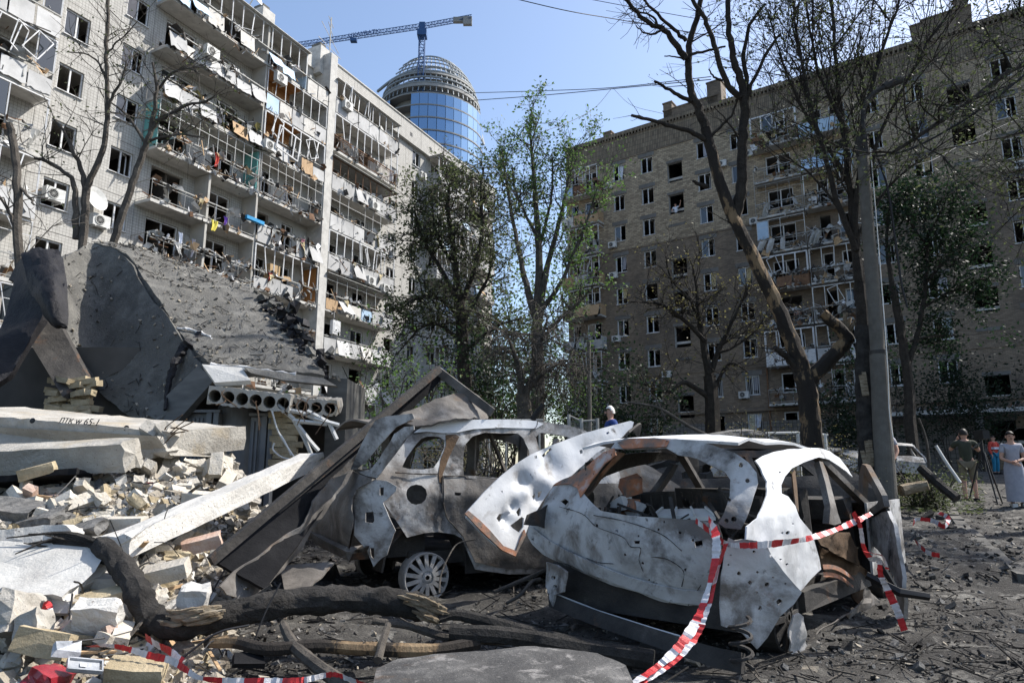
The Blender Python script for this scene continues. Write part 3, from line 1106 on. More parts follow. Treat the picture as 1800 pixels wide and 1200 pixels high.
# partition fins in the loggias
for x, za, zb in ((-6.05, 0, 28.8), (-9.4, 10.5, 17.3), (-2.7, 25.9, 28.8)):
    q = MB()
    q.bx(x - .07, x + .07, -1.14, -.005, za, zb)
    q.build('partition_wall', M['plaster'], LB, local=True)
q = MB()
q.bx(-12.74, -12.68, -1.1, -.01, 17.5, 20.1)
q.build('teal_wall', M['teal'], LB, local=True)
q = MB()
q.bx(-6.2, -6.13, -1.1, -.01, 17.5, 20.1)
q.build('teal_wall', M['teal'], LB, local=True)
for zz, a, b in ((20.33, -6, -2.8), (23.17, -6, -3.0)):
    q = MB()
    q.bx(a, b, -1.12, -.03, zz + FL - .24, zz + FL - .2)
    q.bx(a, b, -.05, -.02, zz + 1.5, zz + FL - .2)
    q.build('wood_lining', M['orange_wood'], LB, local=True)
q = MB()
q.bx(-.75, -.69, -1.1, -.02, 12.0, 14.3)
q.build('wood_lining', M['orange_wood'], LB, local=True)

# --- balconies; far left stack
for k in range(10):
    z = ZK[k]
    st = ['panel', 'panel', 'panel', 'torn', 'rail', 'panel', 'rail', 'panel', 'panel', 'panel'][k]
    balcony(LB, -24.3, -17.95, z, 1.2, st, frame=.06 if k in (2, 3, 4, 5) else .045, miss=.05 if k != 4 else .5, n_clutter=20 if k > 2 else 8, lean=.3 if k > 1 else .1, tilt=.1, pane=.15)
# stack A
AC = [
    dict(style='torn', panel='blue_panel', frame=.07, miss=.35, n_clutter=40, tilt=.25, lean=.05),
    dict(style='torn', frame=None, miss=.1, n_clutter=34, tilt=.35),
    dict(style='torn', frame=None, miss=.2, n_clutter=70, tilt=.3, cm=['bark', 'leaf_olive', 'wood', 'asbestos', 'soot_metal', 'leaf_dry', 'bark', 'leaf_olive']),
    dict(style='rail', frame=.032, fm='pale_metal', n_clutter=60, lean=.02, step=.62),
    dict(style='rail', frame=None, n_clutter=30),
    dict(style='rail', frame=None, n_clutter=90),
    dict(style='panel', frame=None, n_clutter=20), dict(style='panel', n_clutter=6), dict(style='panel', n_clutter=6), dict(style='panel', n_clutter=4)]
for k in range(10):
    if k == 0:
        balcony(LB, -12.8, -2.75, ZK[0], 1.2, H=2.6, roof='concrete', **AC[0])
    else:
        balcony(LB, -12.8, -6.12, ZK[k], 1.2, H=2.6, ends=k != 1, **AC[k])
BC = [
    dict(style='panel', panel='concrete_white', frame=None, n_clutter=4, miss=0),
    dict(style='panel', frame=.05, n_clutter=16, miss=.1),
    dict(style='torn', frame=.075, n_clutter=34, miss=.2, tilt=.15),
    dict(style='rail', frame=.03, fm='pale_metal', n_clutter=44, step=.7, lean=.03),
    dict(style='panel', frame=None, n_clutter=40, miss=.35, tilt=.1),
    dict(style='torn', frame=.07, n_clutter=34, miss=.2, lean=.15),
    dict(style='bars', frame=None, n_clutter=16),
    dict(style='rail', frame=.05, fm='pale_metal', n_clutter=20),
    dict(style='panel', n_clutter=6), dict(style='panel', n_clutter=4)]
for k in range(10):
    if k == 0:
        balcony(LB, -2.65, -.64, ZK[0], 1.2, H=2.6, ends=False, **BC[0])
    else:
        balcony(LB, -5.98, -.64, ZK[k], 1.2, H=2.6, ends=False, **BC[k])
CC = [
    dict(style='panel', panel='asbestos', frame=.065, n_clutter=16, miss=0, lean=.3, roof='concrete', H=2.3),
    dict(style='bars', frame=.07, n_clutter=30, lean=.14),
    dict(style='panel', frame=.05, fm='rust_frame', n_clutter=34, miss=.0, roof='grey_metal', H=2.2),
    dict(style='panel', frame=.03, fm='pale_metal', n_clutter=24, miss=.08, step=.9, lean=.02),
    dict(style='panel', frame=.075, n_clutter=24, miss=0, lean=.16),
    dict(style='torn', frame=.032, fm='pale_metal', n_clutter=44, miss=.08, step=1.1, lean=.01, roof='grey_metal', H=2.35),
    dict(style='panel', frame=None, n_clutter=8, miss=0, tilt=.05),
    dict(style='panel', frame=None, n_clutter=10, miss=0),
    dict(style='panel', n_clutter=6, frame=.05), dict(style='panel', n_clutter=4)]
for k in range(10):
    balcony(LB, .12, 7.5, ZK[k], 1.25, **CC[k])
for k in range(10):
    balcony(LB, 13.5, 18.75, ZK[k], 1.25, R.choice(['panel', 'panel', 'torn']), frame=R.choice([.06, .05, None]), n_clutter=14, lean=.15, miss=.1, roof='concrete' if k == 0 else None, H=2.5)
    balcony(LB, 18.85, 24.1, ZK[k], 1.25, R.choice(['panel', 'rail', 'torn']), frame=R.choice([.06, .04, None]), n_clutter=16, lean=.15, miss=.15, roof='concrete' if k == 0 else None, H=2.5)
# air conditioners, dishes
for x, p, z in ((-5.2, 1.3, 25.35), (-10.4, 1.45, 24.0), (1.1, 1.3, 26.75), (4.6, 1.3, 20.5), (4.5, 1.3, 14.75), (6.3, 1.3, 14.6), (-16.75, .05, 14.9 - 1.4), (-14.55, .05, 13.0), (12.6, .05, 26.4), (12.3, .05, 9.6), (-5.7, 1.3, 20.6)):
    aircon(LB, x, -p, z - .3)
dish = MB()
dish.lathe((-7.2, -.9, 29.9), [(.02, 0), (.3, .06), (.55, .2)], 18, (.3, -1, .35))
dish.bar((-7.2, -.85, 29.9), (-7.2, -.3, 29.2), .05, .05)
dish.build('satellite_dish', M['pale_metal'], LB, local=True, smooth=False)
dish = MB()
dish.lathe((-15.0, -.35, 13.9), [(.02, 0), (.35, .05), (.6, .16)], 18, (.2, -1, .25))
dish.bar((-15, -.3, 13.9), (-15, 0, 13.7), .05, .05)
dish.build('satellite_dish', M['pale_metal'], LB, local=True)
q = MB()
q.bar((.9, .3, 30.2), (.9, .3, 34.2), .07, .07)
for zz, dx, dy in ((31.6, 1.2, 0), (32.4, 1.5, .5), (33.2, .6, .3), (33.8, .5, .2)):
    q.bar((.9 - dx, .3 - dy, zz + .25 * dx), (.9 + dx, .3 + dy, zz - .1), .035, .035)
q.build('roof_aerial', M['grey_metal'], LB, local=True)
# hanging laundry and cloths on balcony rails
for nm, x, z, w, h, m in (('cloth', -8.3, 15.2, .25, .55, 'cloth_purple'), ('cloth', -9.0, 14.75, .45, .6, 'cloth_yellow'), ('cloth', -11.0, 13.4, .25, .9, 'cloth_white'), ('cloth', -10.2, 13.3, .22, 1.0, 'cloth_grey'),
                          ('cloth', -4.8, 12.9, .3, .5, 'cloth_red'), ('cloth', -2.3, 15.8, .35, .5, 'pink_cloth'), ('cloth', -9.2, 18.6, .3, .8, 'cloth_red'), ('cloth', -3.7, 10.1, .35, .7, 'cloth_white')):
    q = MB()
    rows = [[V((x + w * (fx - .5) * (1 - .3 * fz) + .05 * math.sin(fz * 4), -1.27 - .05 * math.sin(fx * 9 + fz * 2), z - h * fz)) for fx in [i / 6 for i in range(7)]] for fz in [j / 5 for j in range(6)]]
    q.grid(rows)
    q.build('hanging_cloth', M[m], LB, local=True, smooth=True)
q = MB()
q.bx(-7.0, -5.7, -1.5, -1.25, 15.55, 15.75)
q.build('blue_tube', M['blue_plastic'], LB, local=True)
q = MB()
q.bx(-4.55, -3.75, -1.0, -.5, 12.65, 13.6)
q.build('carton', M['cardboard'], LB, local=True)
# window grille, drain pipe and the lit-up loose frame
q = MB()
c = V((-4.4, -1.7, 21.3))
rt = Matrix.Rotation(.12, 3, 'Y')
for (u0, v0, u1, v1) in ((-.9, -.75, .9, -.75), (-.9, .75, .9, .75), (-.9, -.75, -.9, .75), (.9, -.75, .9, .75), (.45, -.75, .45, .75)):
    q.bar(c + rt @ V((u0, 0, v0)), c + rt @ V((u1, 0, v1)), .07, .07)
q.build('loose_window_frame', M['white_pvc'], LB, local=True)
q = MB()
q.bx(.75, 1.5, -1.45, -1.2, 10.2, 11.15)
q.bx(.85, 1.4, -1.47, -1.45, 10.35, 11.0)
q.bar((1.0, -1.3, 11.1), (1.0, -1.3, 11.9), .02, .02)
q.build('hanging_box', M['white_pvc'], LB, local=True)

# ------------------------------------------------------------------ right apartment house
RU = V((0.817, -0.5766)).normalized()
RB = facade('apartment_building', 'tall brown brick apartment block across the courtyard on the right, in shade', 'apartment block', (9.63, 58.4), RU)
RT = [28.82 - 2.9 * k for k in range(9)]         # window heads, top storey first
cols = [(-0.45, .62), (2.3, 3.42), (7.45, 8.55), (10.3, 11.37), (20.2, 21.28), (23.05, 24.15), (28.1, 29.2), (33.2, 34.3), (36.2, 37.3), (41, 42.1)]
holes = []
wins = []
for k, zt in enumerate(RT):
    for ci, (a, b) in enumerate(cols):
        if k == 8 and ci in (4, 5):
            continue
        h = (a, b, zt - 1.48, zt)
        holes.append(h)
        wins.append((k, ci, h))
lg = []
for k in range(9):
    z1 = 27.62 - 2.9 * k
    for a, b in ((4.78, 6.12), (25.5, 26.82), (38.6, 39.9)):
        if z1 - 1.75 > 1.5:
            lg.append((a, b, z1 - (1.8 if a < 20 else 1.65), z1))
loh = []
for k, zt in enumerate(RT):
    loh += [(13.0, 14.9, zt - 1.5, zt), (16.6, 17.35, zt - 2.3, zt), (17.9, 19.0, zt - 1.5, zt)]
    loh += [(-4.9, -4.1, zt - 2.3, zt), (-3.4, -2.0, zt - 1.5, zt)]
entry = [(26.3, 28.6, 1.1, 3.9)]
allh = holes + lg + loh
w = MB()
wall_sheet(w, -5.4, 46, 0.0, 9.2, [h for h in allh if h[3] < 9.2 and not (26 < h[0] < 29 and h[3] < 4)] + entry, 0, .4, 0, 2)
w.build('wall', [M['brick_low'], M['brick_low'], M['plaster']], RB, local=True)
w = MB()
wall_sheet(w, -5.4, 46, 9.2, 20.65, [h for h in allh if h[3] < 20.65 and h[2] > 9.2] + [(h[0], h[1], max(h[2], 9.2), h[3]) for h in allh if h[2] <= 9.2 < h[3] and False], 0, .4, 0, 2)
w.build('wall', [M['brick_low'], M['brick_low'], M['plaster']], RB, local=True)
w = MB()
wall_sheet(w, -5.4, 46, 20.65, 29.35, [h for h in allh if h[2] > 20.65], 0, .4, 0, 2)
w.build('wall', [M['brick'], M['brick'], M['plaster']], RB, local=True)
w = MB()
w.bx(-5.4, 46, 0, .4, 29.36, 31.35)
w.build('attic_wall', M['brick_soldier'], RB, local=True)
w = MB()
w.bx(-5.5, 46.1, -.12, .5, 31.62, 31.95)
w.bx(-5.45, 46.1, -.06, .4, 31.35, 31.42)
w.build('cornice', M['brick_soldier'], RB, local=True)
w = MB()
x = -5.35
while x < 46:
    w.bx(x, x + .14, -.1, .0, 31.42, 31.62)
    x += .3
w.build('dentil_course', M['brick_soldier'], RB, local=True, kind='stuff')
w = MB()
for z in (29.3, 20.62, 9.18):
    w.bx(-5.43, 46, -.05, .0, z - .07, z + .07)
w.bx(2, 46, -.22, .0, 5.75, 5.95)
w.build('string_course', M['brick_low'], RB, local=True)
w = MB()
w.bx(-5.43, 25.2, -.06, -.003, 0, 5.0)
w.build('base_facing', M['base_tile'], RB, local=True) if False else None
w = MB()
w.bx(-5.4, 46, 6, 12, 0, 31.6)
w.bx(-5.4, -5.0, .4, 6, 0, 31.6)
w.build('rear_wall', M['brick_low'], RB, local=True)
w = MB()
w.bx(-5.4, 46, .3, 12, 31.4, 31.6)
w.build('roof', M['bitumen'], RB, local=True)
w = MB()
for k in range(10):
    z = 28.82 + .45 - 2.9 * k
    w.bx(-5.0, 46, .4, 4.5, z - .2, z)
w.build('floor_slab', M['ceiling'], RB, local=True)
w = MB()
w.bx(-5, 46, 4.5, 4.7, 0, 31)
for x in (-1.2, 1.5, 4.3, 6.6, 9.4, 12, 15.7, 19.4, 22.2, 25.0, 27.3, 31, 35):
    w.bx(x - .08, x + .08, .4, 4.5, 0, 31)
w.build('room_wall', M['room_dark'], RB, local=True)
# windows
_lint = MB()
_lint.bx(-.22, 1.3, -.02, .0, 0, .36)
lint_me = mesh_only(_lint, 'lintel', M['old_lintel'])
for k, ci, (a, b, c, d) in wins:
    piece('lintel', lint_me, RB, (a, -.004, d + .02))
    if (k, ci) in ((4, 1), (0, 2)):
        window(RB, a, b, c, d, .14, (), 'white_pvc', .06)
    else:
        window(RB, a, b, c, d, .14, (0.5,), 'white_pvc', .065, panes=((0, .5),) if R.random() < .3 else (((0.5, 1),) if R.random() < .15 else ()), sash=R.choice([None, None, .6, 1.0]))
    if R.random() < .3:
        q = MB()
        cw = R.uniform(.3, .6)
        x_ = a + .08 if R.random() < .5 else b - .08 - cw
        hh = R.uniform(.6, 1.0)
        q.grid([[V((x_ + cw * i / 8 * (1 - .25 * j / 4), .26 + .03 * math.sin(i * 2.1), d - .05 - (d - c - .1) * hh * j / 4 + R.uniform(-.03, .03))) for i in range(9)] for j in range(5)])
        q.build('curtain', M[R.choice(['cloth_grey', 'cloth_white', 'insulation', 'cloth_dress'])], RB, local=True)
    if k == 7 and ci in (2, 3):
        q = MB()
        for i in range(8):
            q.bar((a + .06 + i * .14, -.04, c), (a + .06 + i * .14, -.04, d), .022, .022)
        q.build('window_grille', M['pale_metal'], RB, local=True)
for (a, b, c, d) in lg:
    q = MB()
    q.bx(a - .1, b + .1, -.03, -.002, d + .0, d + .22)
    q.build('lintel', M['old_lintel'], RB, local=True)
for (a, b, c, d) in loh:
    if R.random() < .85:
        window(RB, a, b, c, d, .1, (.5,) if b - a > 1.2 else (), 'white_pvc', .075, panes=((0, .5),) if R.random() < .3 else (), sill=False)
# balcony stacks of the brick house
RBC = [
    dict(style='torn', frame=.1, miss=.5, n_clutter=40, lean=0.0, pane=.25, step=1.0, panel='rust_frame'),
    dict(style='rail', frame=None, n_clutter=16),
    dict(style='rail', frame=.03, fm='grey_metal', n_clutter=14, lean=0),
    dict(style='rail', frame=.04, fm='pale_metal', n_clutter=30, lean=0, pane=.2),
    dict(style='torn', frame=.1, miss=.25, n_clutter=60, lean=.0, step=.95, panel='rust_frame'),
    dict(style='rail', frame=None, n_clutter=60),
    dict(style='panel', panel='white_pvc', frame=.1, miss=0, n_clutter=24, lean=.06, step=.95),
    dict(style='rail', frame=None, n_clutter=10), dict(style='rail', frame=None, n_clutter=4)]
for k in range(8):
    z = 28.82 - 2.9 * k - 2.35
    balcony(RB, 12.25, 15.75, z, 1.05, H=2.55, **RBC[k])
    kw = dict(style='panel', panel='blue_panel', frame=None, miss=0, n_clutter=8) if k < 2 else dict(style=R.choice(['rail', 'torn']), frame=R.choice([.04, .06, None]), fm='pale_metal', n_clutter=50 if k == 2 else 30, lean=.1 if k < 5 else .02, miss=.4)
    balcony(RB, 15.85, 19.25, z, 1.05, H=2.55, **kw)
for k in range(9):
    z = 28.82 - 2.9 * k - 2.35
    balcony(RB, -5.35, -1.5, z, 1.1, R.choice(['rail', 'panel', 'torn']), frame=R.choice([.06, .06, None]), n_clutter=16, lean=.06, miss=.2, panel=R.choice(['wood', 'asbestos', 'rust_frame']), H=2.5)
for x, z in ((-.9, 27.0), (-.6, 18.45), (-.5, 12.7), (-.6, 21.3), (11.8, 26.6), (11.9, 20.8), (11.9, 17.3), (9.6, 26.3), (29.0, 20.9), (10.2, 7.1), (4.0, 9.2)):
    aircon(RB, x, -.05, z - .3, .9)
for x0, x1, z1, d in ((4.6, 5.4, 33.4, 1.0), (4.6, 9.5, 32.7, 3), (8.6, 9.8, 34.0, 1.4), (23.8, 24.5, 33.2, 1.2), (24.5, 27.5, 33.4, 3.0), (26.6, 27.4, 34.3, 1.0), (-1.4, -.6, 32.4, .6)):
    q = MB()
    q.bx(x0, x1, .15, .15 + d, 31.6, z1)
    q.bx(x0 - .06, x1 + .06, .09, .21 + d, z1, z1 + .12)
    q.build('chimney', M['brick_low'], RB, local=True)
for x, h in ((6.7, 5), (16.5, 6), (28.5, 6)):
    q = MB()
    q.bar((x, 1, 31.6), (x, 1, 31.6 + h), .07, .07)
    q.bar((x - .3, 1, 31.2 + h), (x + .3, 1, 31.2 + h), .04, .04)
    q.build('roof_aerial', M['grey_metal'], RB, local=True)
for x in (12.0, 19.6):
    q = MB()
    q.tube([(x, -.1, 1), (x, -.1, 9)], .06, 6)
    q.build('drain_pipe', M['rust_frame'], RB, local=True)
# entrance canopy, porch pillar, tiled plinth on the right
q = MB()
q.bx(19.5, 31, -1.9, -.23, 4.85, 5.1)
q.build('canopy', M['concrete'], RB, local=True)
for x in (25.0, 30.6):
    q = MB()
    q.bx(x - .2, x + .2, -1.8, -1.4, .8, 4.84)
    q.build('porch_pillar', M['base_tile'], RB, local=True)
for x0, x1 in ((-5.4, 2.0), (2.0, 7.2), (7.2, 12.0), (12.0, 19.8), (19.8, 24.9)):
    q = MB()
    hs = [h for h in holes if x0 < h[0] < x1 and h[3] < 6.5]
    wall_sheet(q, x0 + .01, x1 - .01, .6, 5.0, [(a - .01, b + .01, max(c, .61), min(d, 4.99)) for a, b, c, d in hs if c < 4.9 and c > .6], -.07, .066, 0, 0)
    q.build('plinth_facing', M['base_tile'], RB, local=True)
q = MB()
q.bx(27.6, 28.55, .3, .36, 1.15, 3.6)
q.build('entrance_door', M['steel_door'], RB, local=True)
q = MB()
clutter(q, 20, 30, -2.0, -.5, 5.12, 60, .5)
q.build('debris', [M[m] for m in CL], RB, local=True, kind='stuff')

# ------------------------------------------------------------------ far glass tower and its crane
TY = 200.0
tc0 = at(757, 200, TY)
TB = thing('tower_building', 'distant unfinished round glass tower with an open steel crown, behind the roofs', 'tower', (tc0.x, TY, 0))
TR = 16.6
q = MB()
q.lathe((0, 0, 0), [(TR - 3.4, 0), (TR - 3.4, 113)], 40)
q.lathe((0, 0, 0), [(TR - 3.4, 113), (TR - 5, 113.1), (TR - 5, 118.5), (.2, 118.6)], 40)
q.build('core', M['tower_slab'], TB, local=True)
fl = 4.05


def tr_at(z):
    # bullet profile
    if z < 95:
        return TR + 1.2 * (1 - z / 95.0)
    t = (z - 95) / 36.0
    return TR * math.sqrt(max(0.0, 1 - t ** 3.2))


pb = MB()
pw = 2 * math.pi * TR / 40
pb.bx(-pw / 2 + .07, pw / 2 - .07, -.04, .04, .12, fl - .5)
pane_me = mesh_only(pb, 'pane', M['sky_glass'])
for k in range(30):
    z = 2 + fl * k
    if z > 114:
        break
    q = MB()
    r = tr_at(z)
    q.lathe((0, 0, z - .35), [(r - 4, 0), (r + .25, 0), (r + .25, .4), (r - 4, .4)], 48)
    q.build('floor_plate', M['tower_slab'], TB, local=True)
    if z < 50 or z > 110:
        continue
    for i in range(40):
        a = 2 * math.pi * i / 40
        if math.sin(a) > .35:
            continue
        if (20 + i) % 40 in (6, 7) or (i in (27, 28) and k > 14) or (i in (35, 36, 37) and k < 21):
            continue
        piece('pane', pane_me, TB, (r * math.cos(a), r * math.sin(a), z), Matrix.Rotation(a + math.pi / 2, 3, 'Z').to_euler())
for z in (115, 117, 119.5, 121.5, 123.5, 125.5, 127.5, 129):
    q = MB()
    r = tr_at(z) + .2
    pts = [(r * math.cos(a), r * math.sin(a), z + (6.5 * math.cos(a - .25) * -0.0)) for a in ([2 * math.pi * i / 48 for i in range(49)] if z < 119 else [-2.4 + 4.0 * i / 32 for i in range(33)])]
    q.tube(pts, .34 if z < 120 else .2, 5)
    q.build('ring_beam', M['tower_steel'], TB, local=True)
q = MB()
for z0, z1 in ((113.6, 115), (118.4, 119.6)):
    q.lathe((0, 0, 0), [(tr_at(z0) - 2, z0), (tr_at(z0) + .3, z0), (tr_at(z1) + .3, z1), (tr_at(z1) - 2, z1)], 48)
q.build('edge_deck', M['tower_slab'], TB, local=True)
for i in range(56):
    a = 2 * math.pi * i / 56
    full = -2.35 < math.atan2(math.sin(a), math.cos(a)) < 1.6
    q = MB()
    top = 129.5 if full else 120
    zs = [112 + (top - 112) * j / 9 for j in range(10)]
    q.tube([(tr_at(z) * math.cos(a), tr_at(z) * math.sin(a), z) for z in zs], .16, 4)
    q.build('rib', M['tower_steel'], TB, local=True)
# the great sloping rim
q = MB()
pts = [at(x, y, TY + dy) - V((tc0.x, TY, 0)) for x, y, dy in ((664, 161, -2), (690, 141, -8), (720, 126, -12), (750, 119, -10), (775, 120, -6), (797, 130, -4), (815, 150, -3), (830, 180, -2), (840, 215, -1), (850, 255, 0))]
q.tube(catmull(pts, 4), .5, 5)
pts = [at(x, y, TY + dy) - V((tc0.x, TY, 0)) for x, y, dy in ((697, 150, -9), (698, 140, -9), (712, 135, -11), (735, 133, -12), (770, 136, -12), (800, 147, -8), (822, 170, -4))]
q.tube(pts, .3, 4)
q.build('rim_beam', M['tower_steel'], TB, local=True)

CY = 186.0
cb = at(738, 215, CY)
CR = thing('tower_crane', 'blue lattice tower crane with a long jib above the roofs', 'crane', (cb.x, CY, 0))
ztop = at(738, 45, CY).z


def lattice(mb, a, b, w, h, n, up, r=.16, tri=False):
    a, b = V(a), V(b)
    d = (b - a).normalized()
    x = V(up).cross(d).normalized()
    z = d.cross(x)
    cs = [(-w / 2, -h / 2), (w / 2, -h / 2), (w / 2, h / 2), (-w / 2, h / 2)] if not tri else [(-w / 2, 0), (w / 2, 0), (0, h)]
    for cx, cz in cs:
        mb.bar(a + x * cx + z * cz, b + x * cx + z * cz, r * 1.5, r * 1.5)
    L = (b - a).length
    for i in range(n):
        p, q2 = a + d * (L * i / n), a + d * (L * (i + 1) / n)
        for j in range(len(cs)):
            c1, c2 = cs[j], cs[(j + 1) % len(cs)]
            if i % 2:
                c1, c2 = c2, c1
            mb.bar(p + x * c1[0] + z * c1[1], q2 + x * c2[0] + z * c2[1], r * .8, r * .8)
            mb.bar(p + x * c1[0] + z * c1[1], p + x * c2[0] + z * c2[1], r * .8, r * .8)


q = MB()
lattice(q, (0, 0, 60), (0, 0, ztop - 3), 1.6, 1.6, 36, (1, 0, 0), .15)
q.bx(-1.4, 1.4, -1.4, 1.4, ztop - 4, ztop - 2)
q.bx(-.9, .9, -.9, .9, ztop - 2, ztop + .6)
q.build('mast', M['crane_blue'], CR, local=True)
jl = V((-41.5, 9.5, ztop - .8))
jr = V((15.2, -4.2, ztop - .8))
q = MB()
lattice(q, jl * 1.15 + V((0, 0, -.15 * jl.z)), (0, 0, ztop - .8), 1.1, 1.5, 46, UP, .10, True)
q.build('jib', M['crane_blue'], CR, local=True)
q = MB()
lattice(q, (0, 0, ztop - .8), jr, 1.1, 1.4, 16, UP, .10, True)
q.build('counter_jib', M['crane_blue'], CR, local=True)
q = MB()
q.box(jr + V((-1.2, .3, -.6)), (2.6, 1.2, 2.6))
q.box(jr + V((-4.0, 1, .2)), (3.0, 1.2, 1.5))
q.build('counterweight', M['tower_slab'], CR, local=True)
q = MB()
q.box(jl.lerp(V((0, 0, ztop)), .47) + V((0, 0, -1.2)), (2, 1.4, 1.0))
q.build('trolley', M['crane_blue'], CR, local=True)
fc = bpy.data.curves.new('lettering', 'FONT')
fc.body = 'UKAYRATX'
fc.size = 2.0
fc.extrude = .05
fo = bpy.data.objects.new('lettering_tmp', fc)
COL.objects.link(fo)
bpy.context.view_layer.update()
fme = bpy.data.meshes.new_from_object(fo.evaluated_get(bpy.context.evaluated_depsgraph_get()))
bpy.data.objects.remove(fo)
fme.materials.clear()
fme.materials.append(M['crane_blue'])
fa = math.atan2(-jl.y, -jl.x)
lo = piece('lettering', fme, CR, jl.lerp(V((0, 0, ztop - .8)), .43) + V((0, -.75, 0)), None)
from mathutils import Euler
lo.rotation_euler = Euler((math.pi / 2, 0, fa))
# ------------------------------------------------------------------ collapsed substation with the bent felt roof
def A(t):
    return at(*t)


bk = at(300, 640, 10.5)
BN = thing('collapsed_building', 'collapsed brick substation under a bent grey felt roof slab, its steel doors showing below', 'ruin', (bk.x, 11.0, ground_z(bk.x, 11.0)))


def rough_rows(rows, a, f, seed):
    return [[p + V((0, -.3, .9)) * (a * nz(p, f, seed) + a * .45 * nz(p, f * 3.1, seed + 3) + a * .5 * (abs(nz(p, f * 1.7, seed + 7)) - .2) + a * .22 * nz(p, f * 9, seed)) for p in r] for r in rows]


FELT = []


def felt(name, ctrl, k, m, a=.07, f=1.3, seed=1, t=.14, label=None):
    q = MB()
    rr = rough_rows(patch([[A(c) for c in r] for r in ctrl], k), a, f, seed)
    q.grid(rr)
    FELT.append(rr)
    o = q.build(name, M[m], BN, smooth=True, fixn=False, label=label)
    md = o.modifiers.new('thickness', 'SOLIDIFY')
    md.thickness = t
    md.offset = 0
    o.modifiers.new('crisp', 'EDGE_SPLIT').split_angle = 0.5
    return o


felt('felt_roof', [
    [(165, 433, 12.1), (190, 434, 12.2), (215, 438, 12.4), (235, 443, 12.5), (252, 448, 12.6)],
    [(225, 455, 11.6), (262, 462, 11.9), (290, 466, 12.2), (312, 468, 12.5), (330, 472, 12.7)],
    [(255, 505, 11.1), (300, 505, 11.5), (340, 502, 11.9), (375, 498, 12.3), (398, 495, 12.6)],
    [(300, 565, 10.55), (345, 548, 11), (385, 533, 11.5), (420, 520, 12), (447, 516, 12.4)],
    [(332, 608, 10), (385, 588, 10.5), (435, 568, 11), (475, 556, 11.5), (503, 558, 12)],
    [(362, 644, 9.5), (420, 637, 9.8), (470, 622, 10.2), (510, 603, 10.8), (538, 602, 11.3)],
    [(372, 652, 9.35), (430, 656, 9.5), (485, 661, 9.65), (530, 664, 9.8), (568, 664, 10.0)]], 9, 'bitumen', .07, 1.1, 1)
felt('felt_roof', [
    [(103, 455, 11.0), (130, 442, 11.6), (166, 433, 12.1), (226, 455, 11.6), (256, 505, 11.1), (301, 565, 10.55), (333, 608, 10), (364, 645, 9.5)],
    [(108, 500, 10.95), (130, 495, 11.3), (165, 500, 11.6), (205, 520, 11.35), (240, 560, 10.9), (278, 600, 10.45), (315, 640, 10.0), (348, 672, 9.5)],
    [(112, 555, 10.75), (135, 560, 11.0), (165, 575, 11.1), (195, 600, 10.95), (225, 630, 10.6), (258, 660, 10.2), (295, 690, 9.8), (325, 700, 9.5)],
    [(110, 595, 10.5), (135, 612, 10.65), (160, 632, 10.7), (185, 658, 10.55), (210, 685, 10.3), (240, 708, 10.0), (270, 722, 9.7), (300, 728, 9.45)],
    [(150, 660, 10.35), (165, 680, 10.4), (180, 690, 10.4), (200, 705, 10.25), (218, 722, 10.1), (240, 735, 9.9), (262, 742, 9.65), (285, 742, 9.4)]], 9, 'bitumen', .06, 1.2, 5)
felt('tar_flap', [
    [(38, 452, 10.3), (60, 444, 10.4), (80, 441, 10.4), (104, 440, 10.5)],
    [(48, 485, 10.1), (66, 482, 10.0), (88, 478, 10.0), (113, 476, 10.2)],
    [(62, 520, 9.9), (78, 520, 9.7), (98, 518, 9.7), (117, 520, 9.9)],
    [(80, 555, 9.8), (92, 560, 9.6), (104, 565, 9.6), (118, 570, 9.7)],
    [(95, 572, 9.8), (102, 578, 9.7), (110, 580, 9.7), (117, 582, 9.7)]], 6, 'bitumen_gloss', .10, 2.6, 9, .05)
felt('felt_roof', [[(22, 495, 10.6), (36, 470, 10.7), (48, 452, 10.6)], [(30, 505, 10.4), (48, 500, 10.3), (60, 495, 10.2)], [(0, 590, 9.9), (45, 560, 10.0), (85, 540, 10.0)], [(-60, 640, 9.4), (-5, 615, 9.6), (60, 590, 9.8)], [(-90, 700, 9.3), (-30, 690, 9.3), (20, 660, 9.5)]], 6, 'bitumen_gloss', .05, 1.5, 12)  # far left piece: deep shade put in as a tar-dark colour
q = MB()
for rr, n in ((FELT[0], 620), (FELT[1], 160)):
    for _ in range(n):
        i, j = R.randrange(len(rr) - 2), R.randrange(len(rr[0]) - 2)
        p = rr[i][j].lerp(rr[i + 1][j + 1], R.random())
        nn = (rr[i + 1][j] - rr[i][j]).cross(rr[i][j + 1] - rr[i][j]).normalized()
        if nn.z < 0:
            nn = -nn
        tt = (rr[i + 1][j] - rr[i][j]).normalized() * R.gauss(0, 1) + (rr[i][j + 1] - rr[i][j]).normalized() * R.gauss(0, 1)
        tt.normalize()
        if R.random() < .6:
            L = abs(R.gauss(0, .10)) + .03
            q.bar(p + nn * .085, p + nn * (.09 + R.uniform(0, .03)) + tt * L, .008, .008, mi=R.choice([0, 0, 1]))
        else:
            s = R.uniform(.012, .04)
            q.box(p + nn * .09, (s * 1.5, s, s * .6), rot_rand(1).to_matrix(), R.choice([1, 2]), s * .2)
q.build('roof_litter', [M['char'], M['kerb'], M['rubble']], BN, kind='stuff')
q = MB()
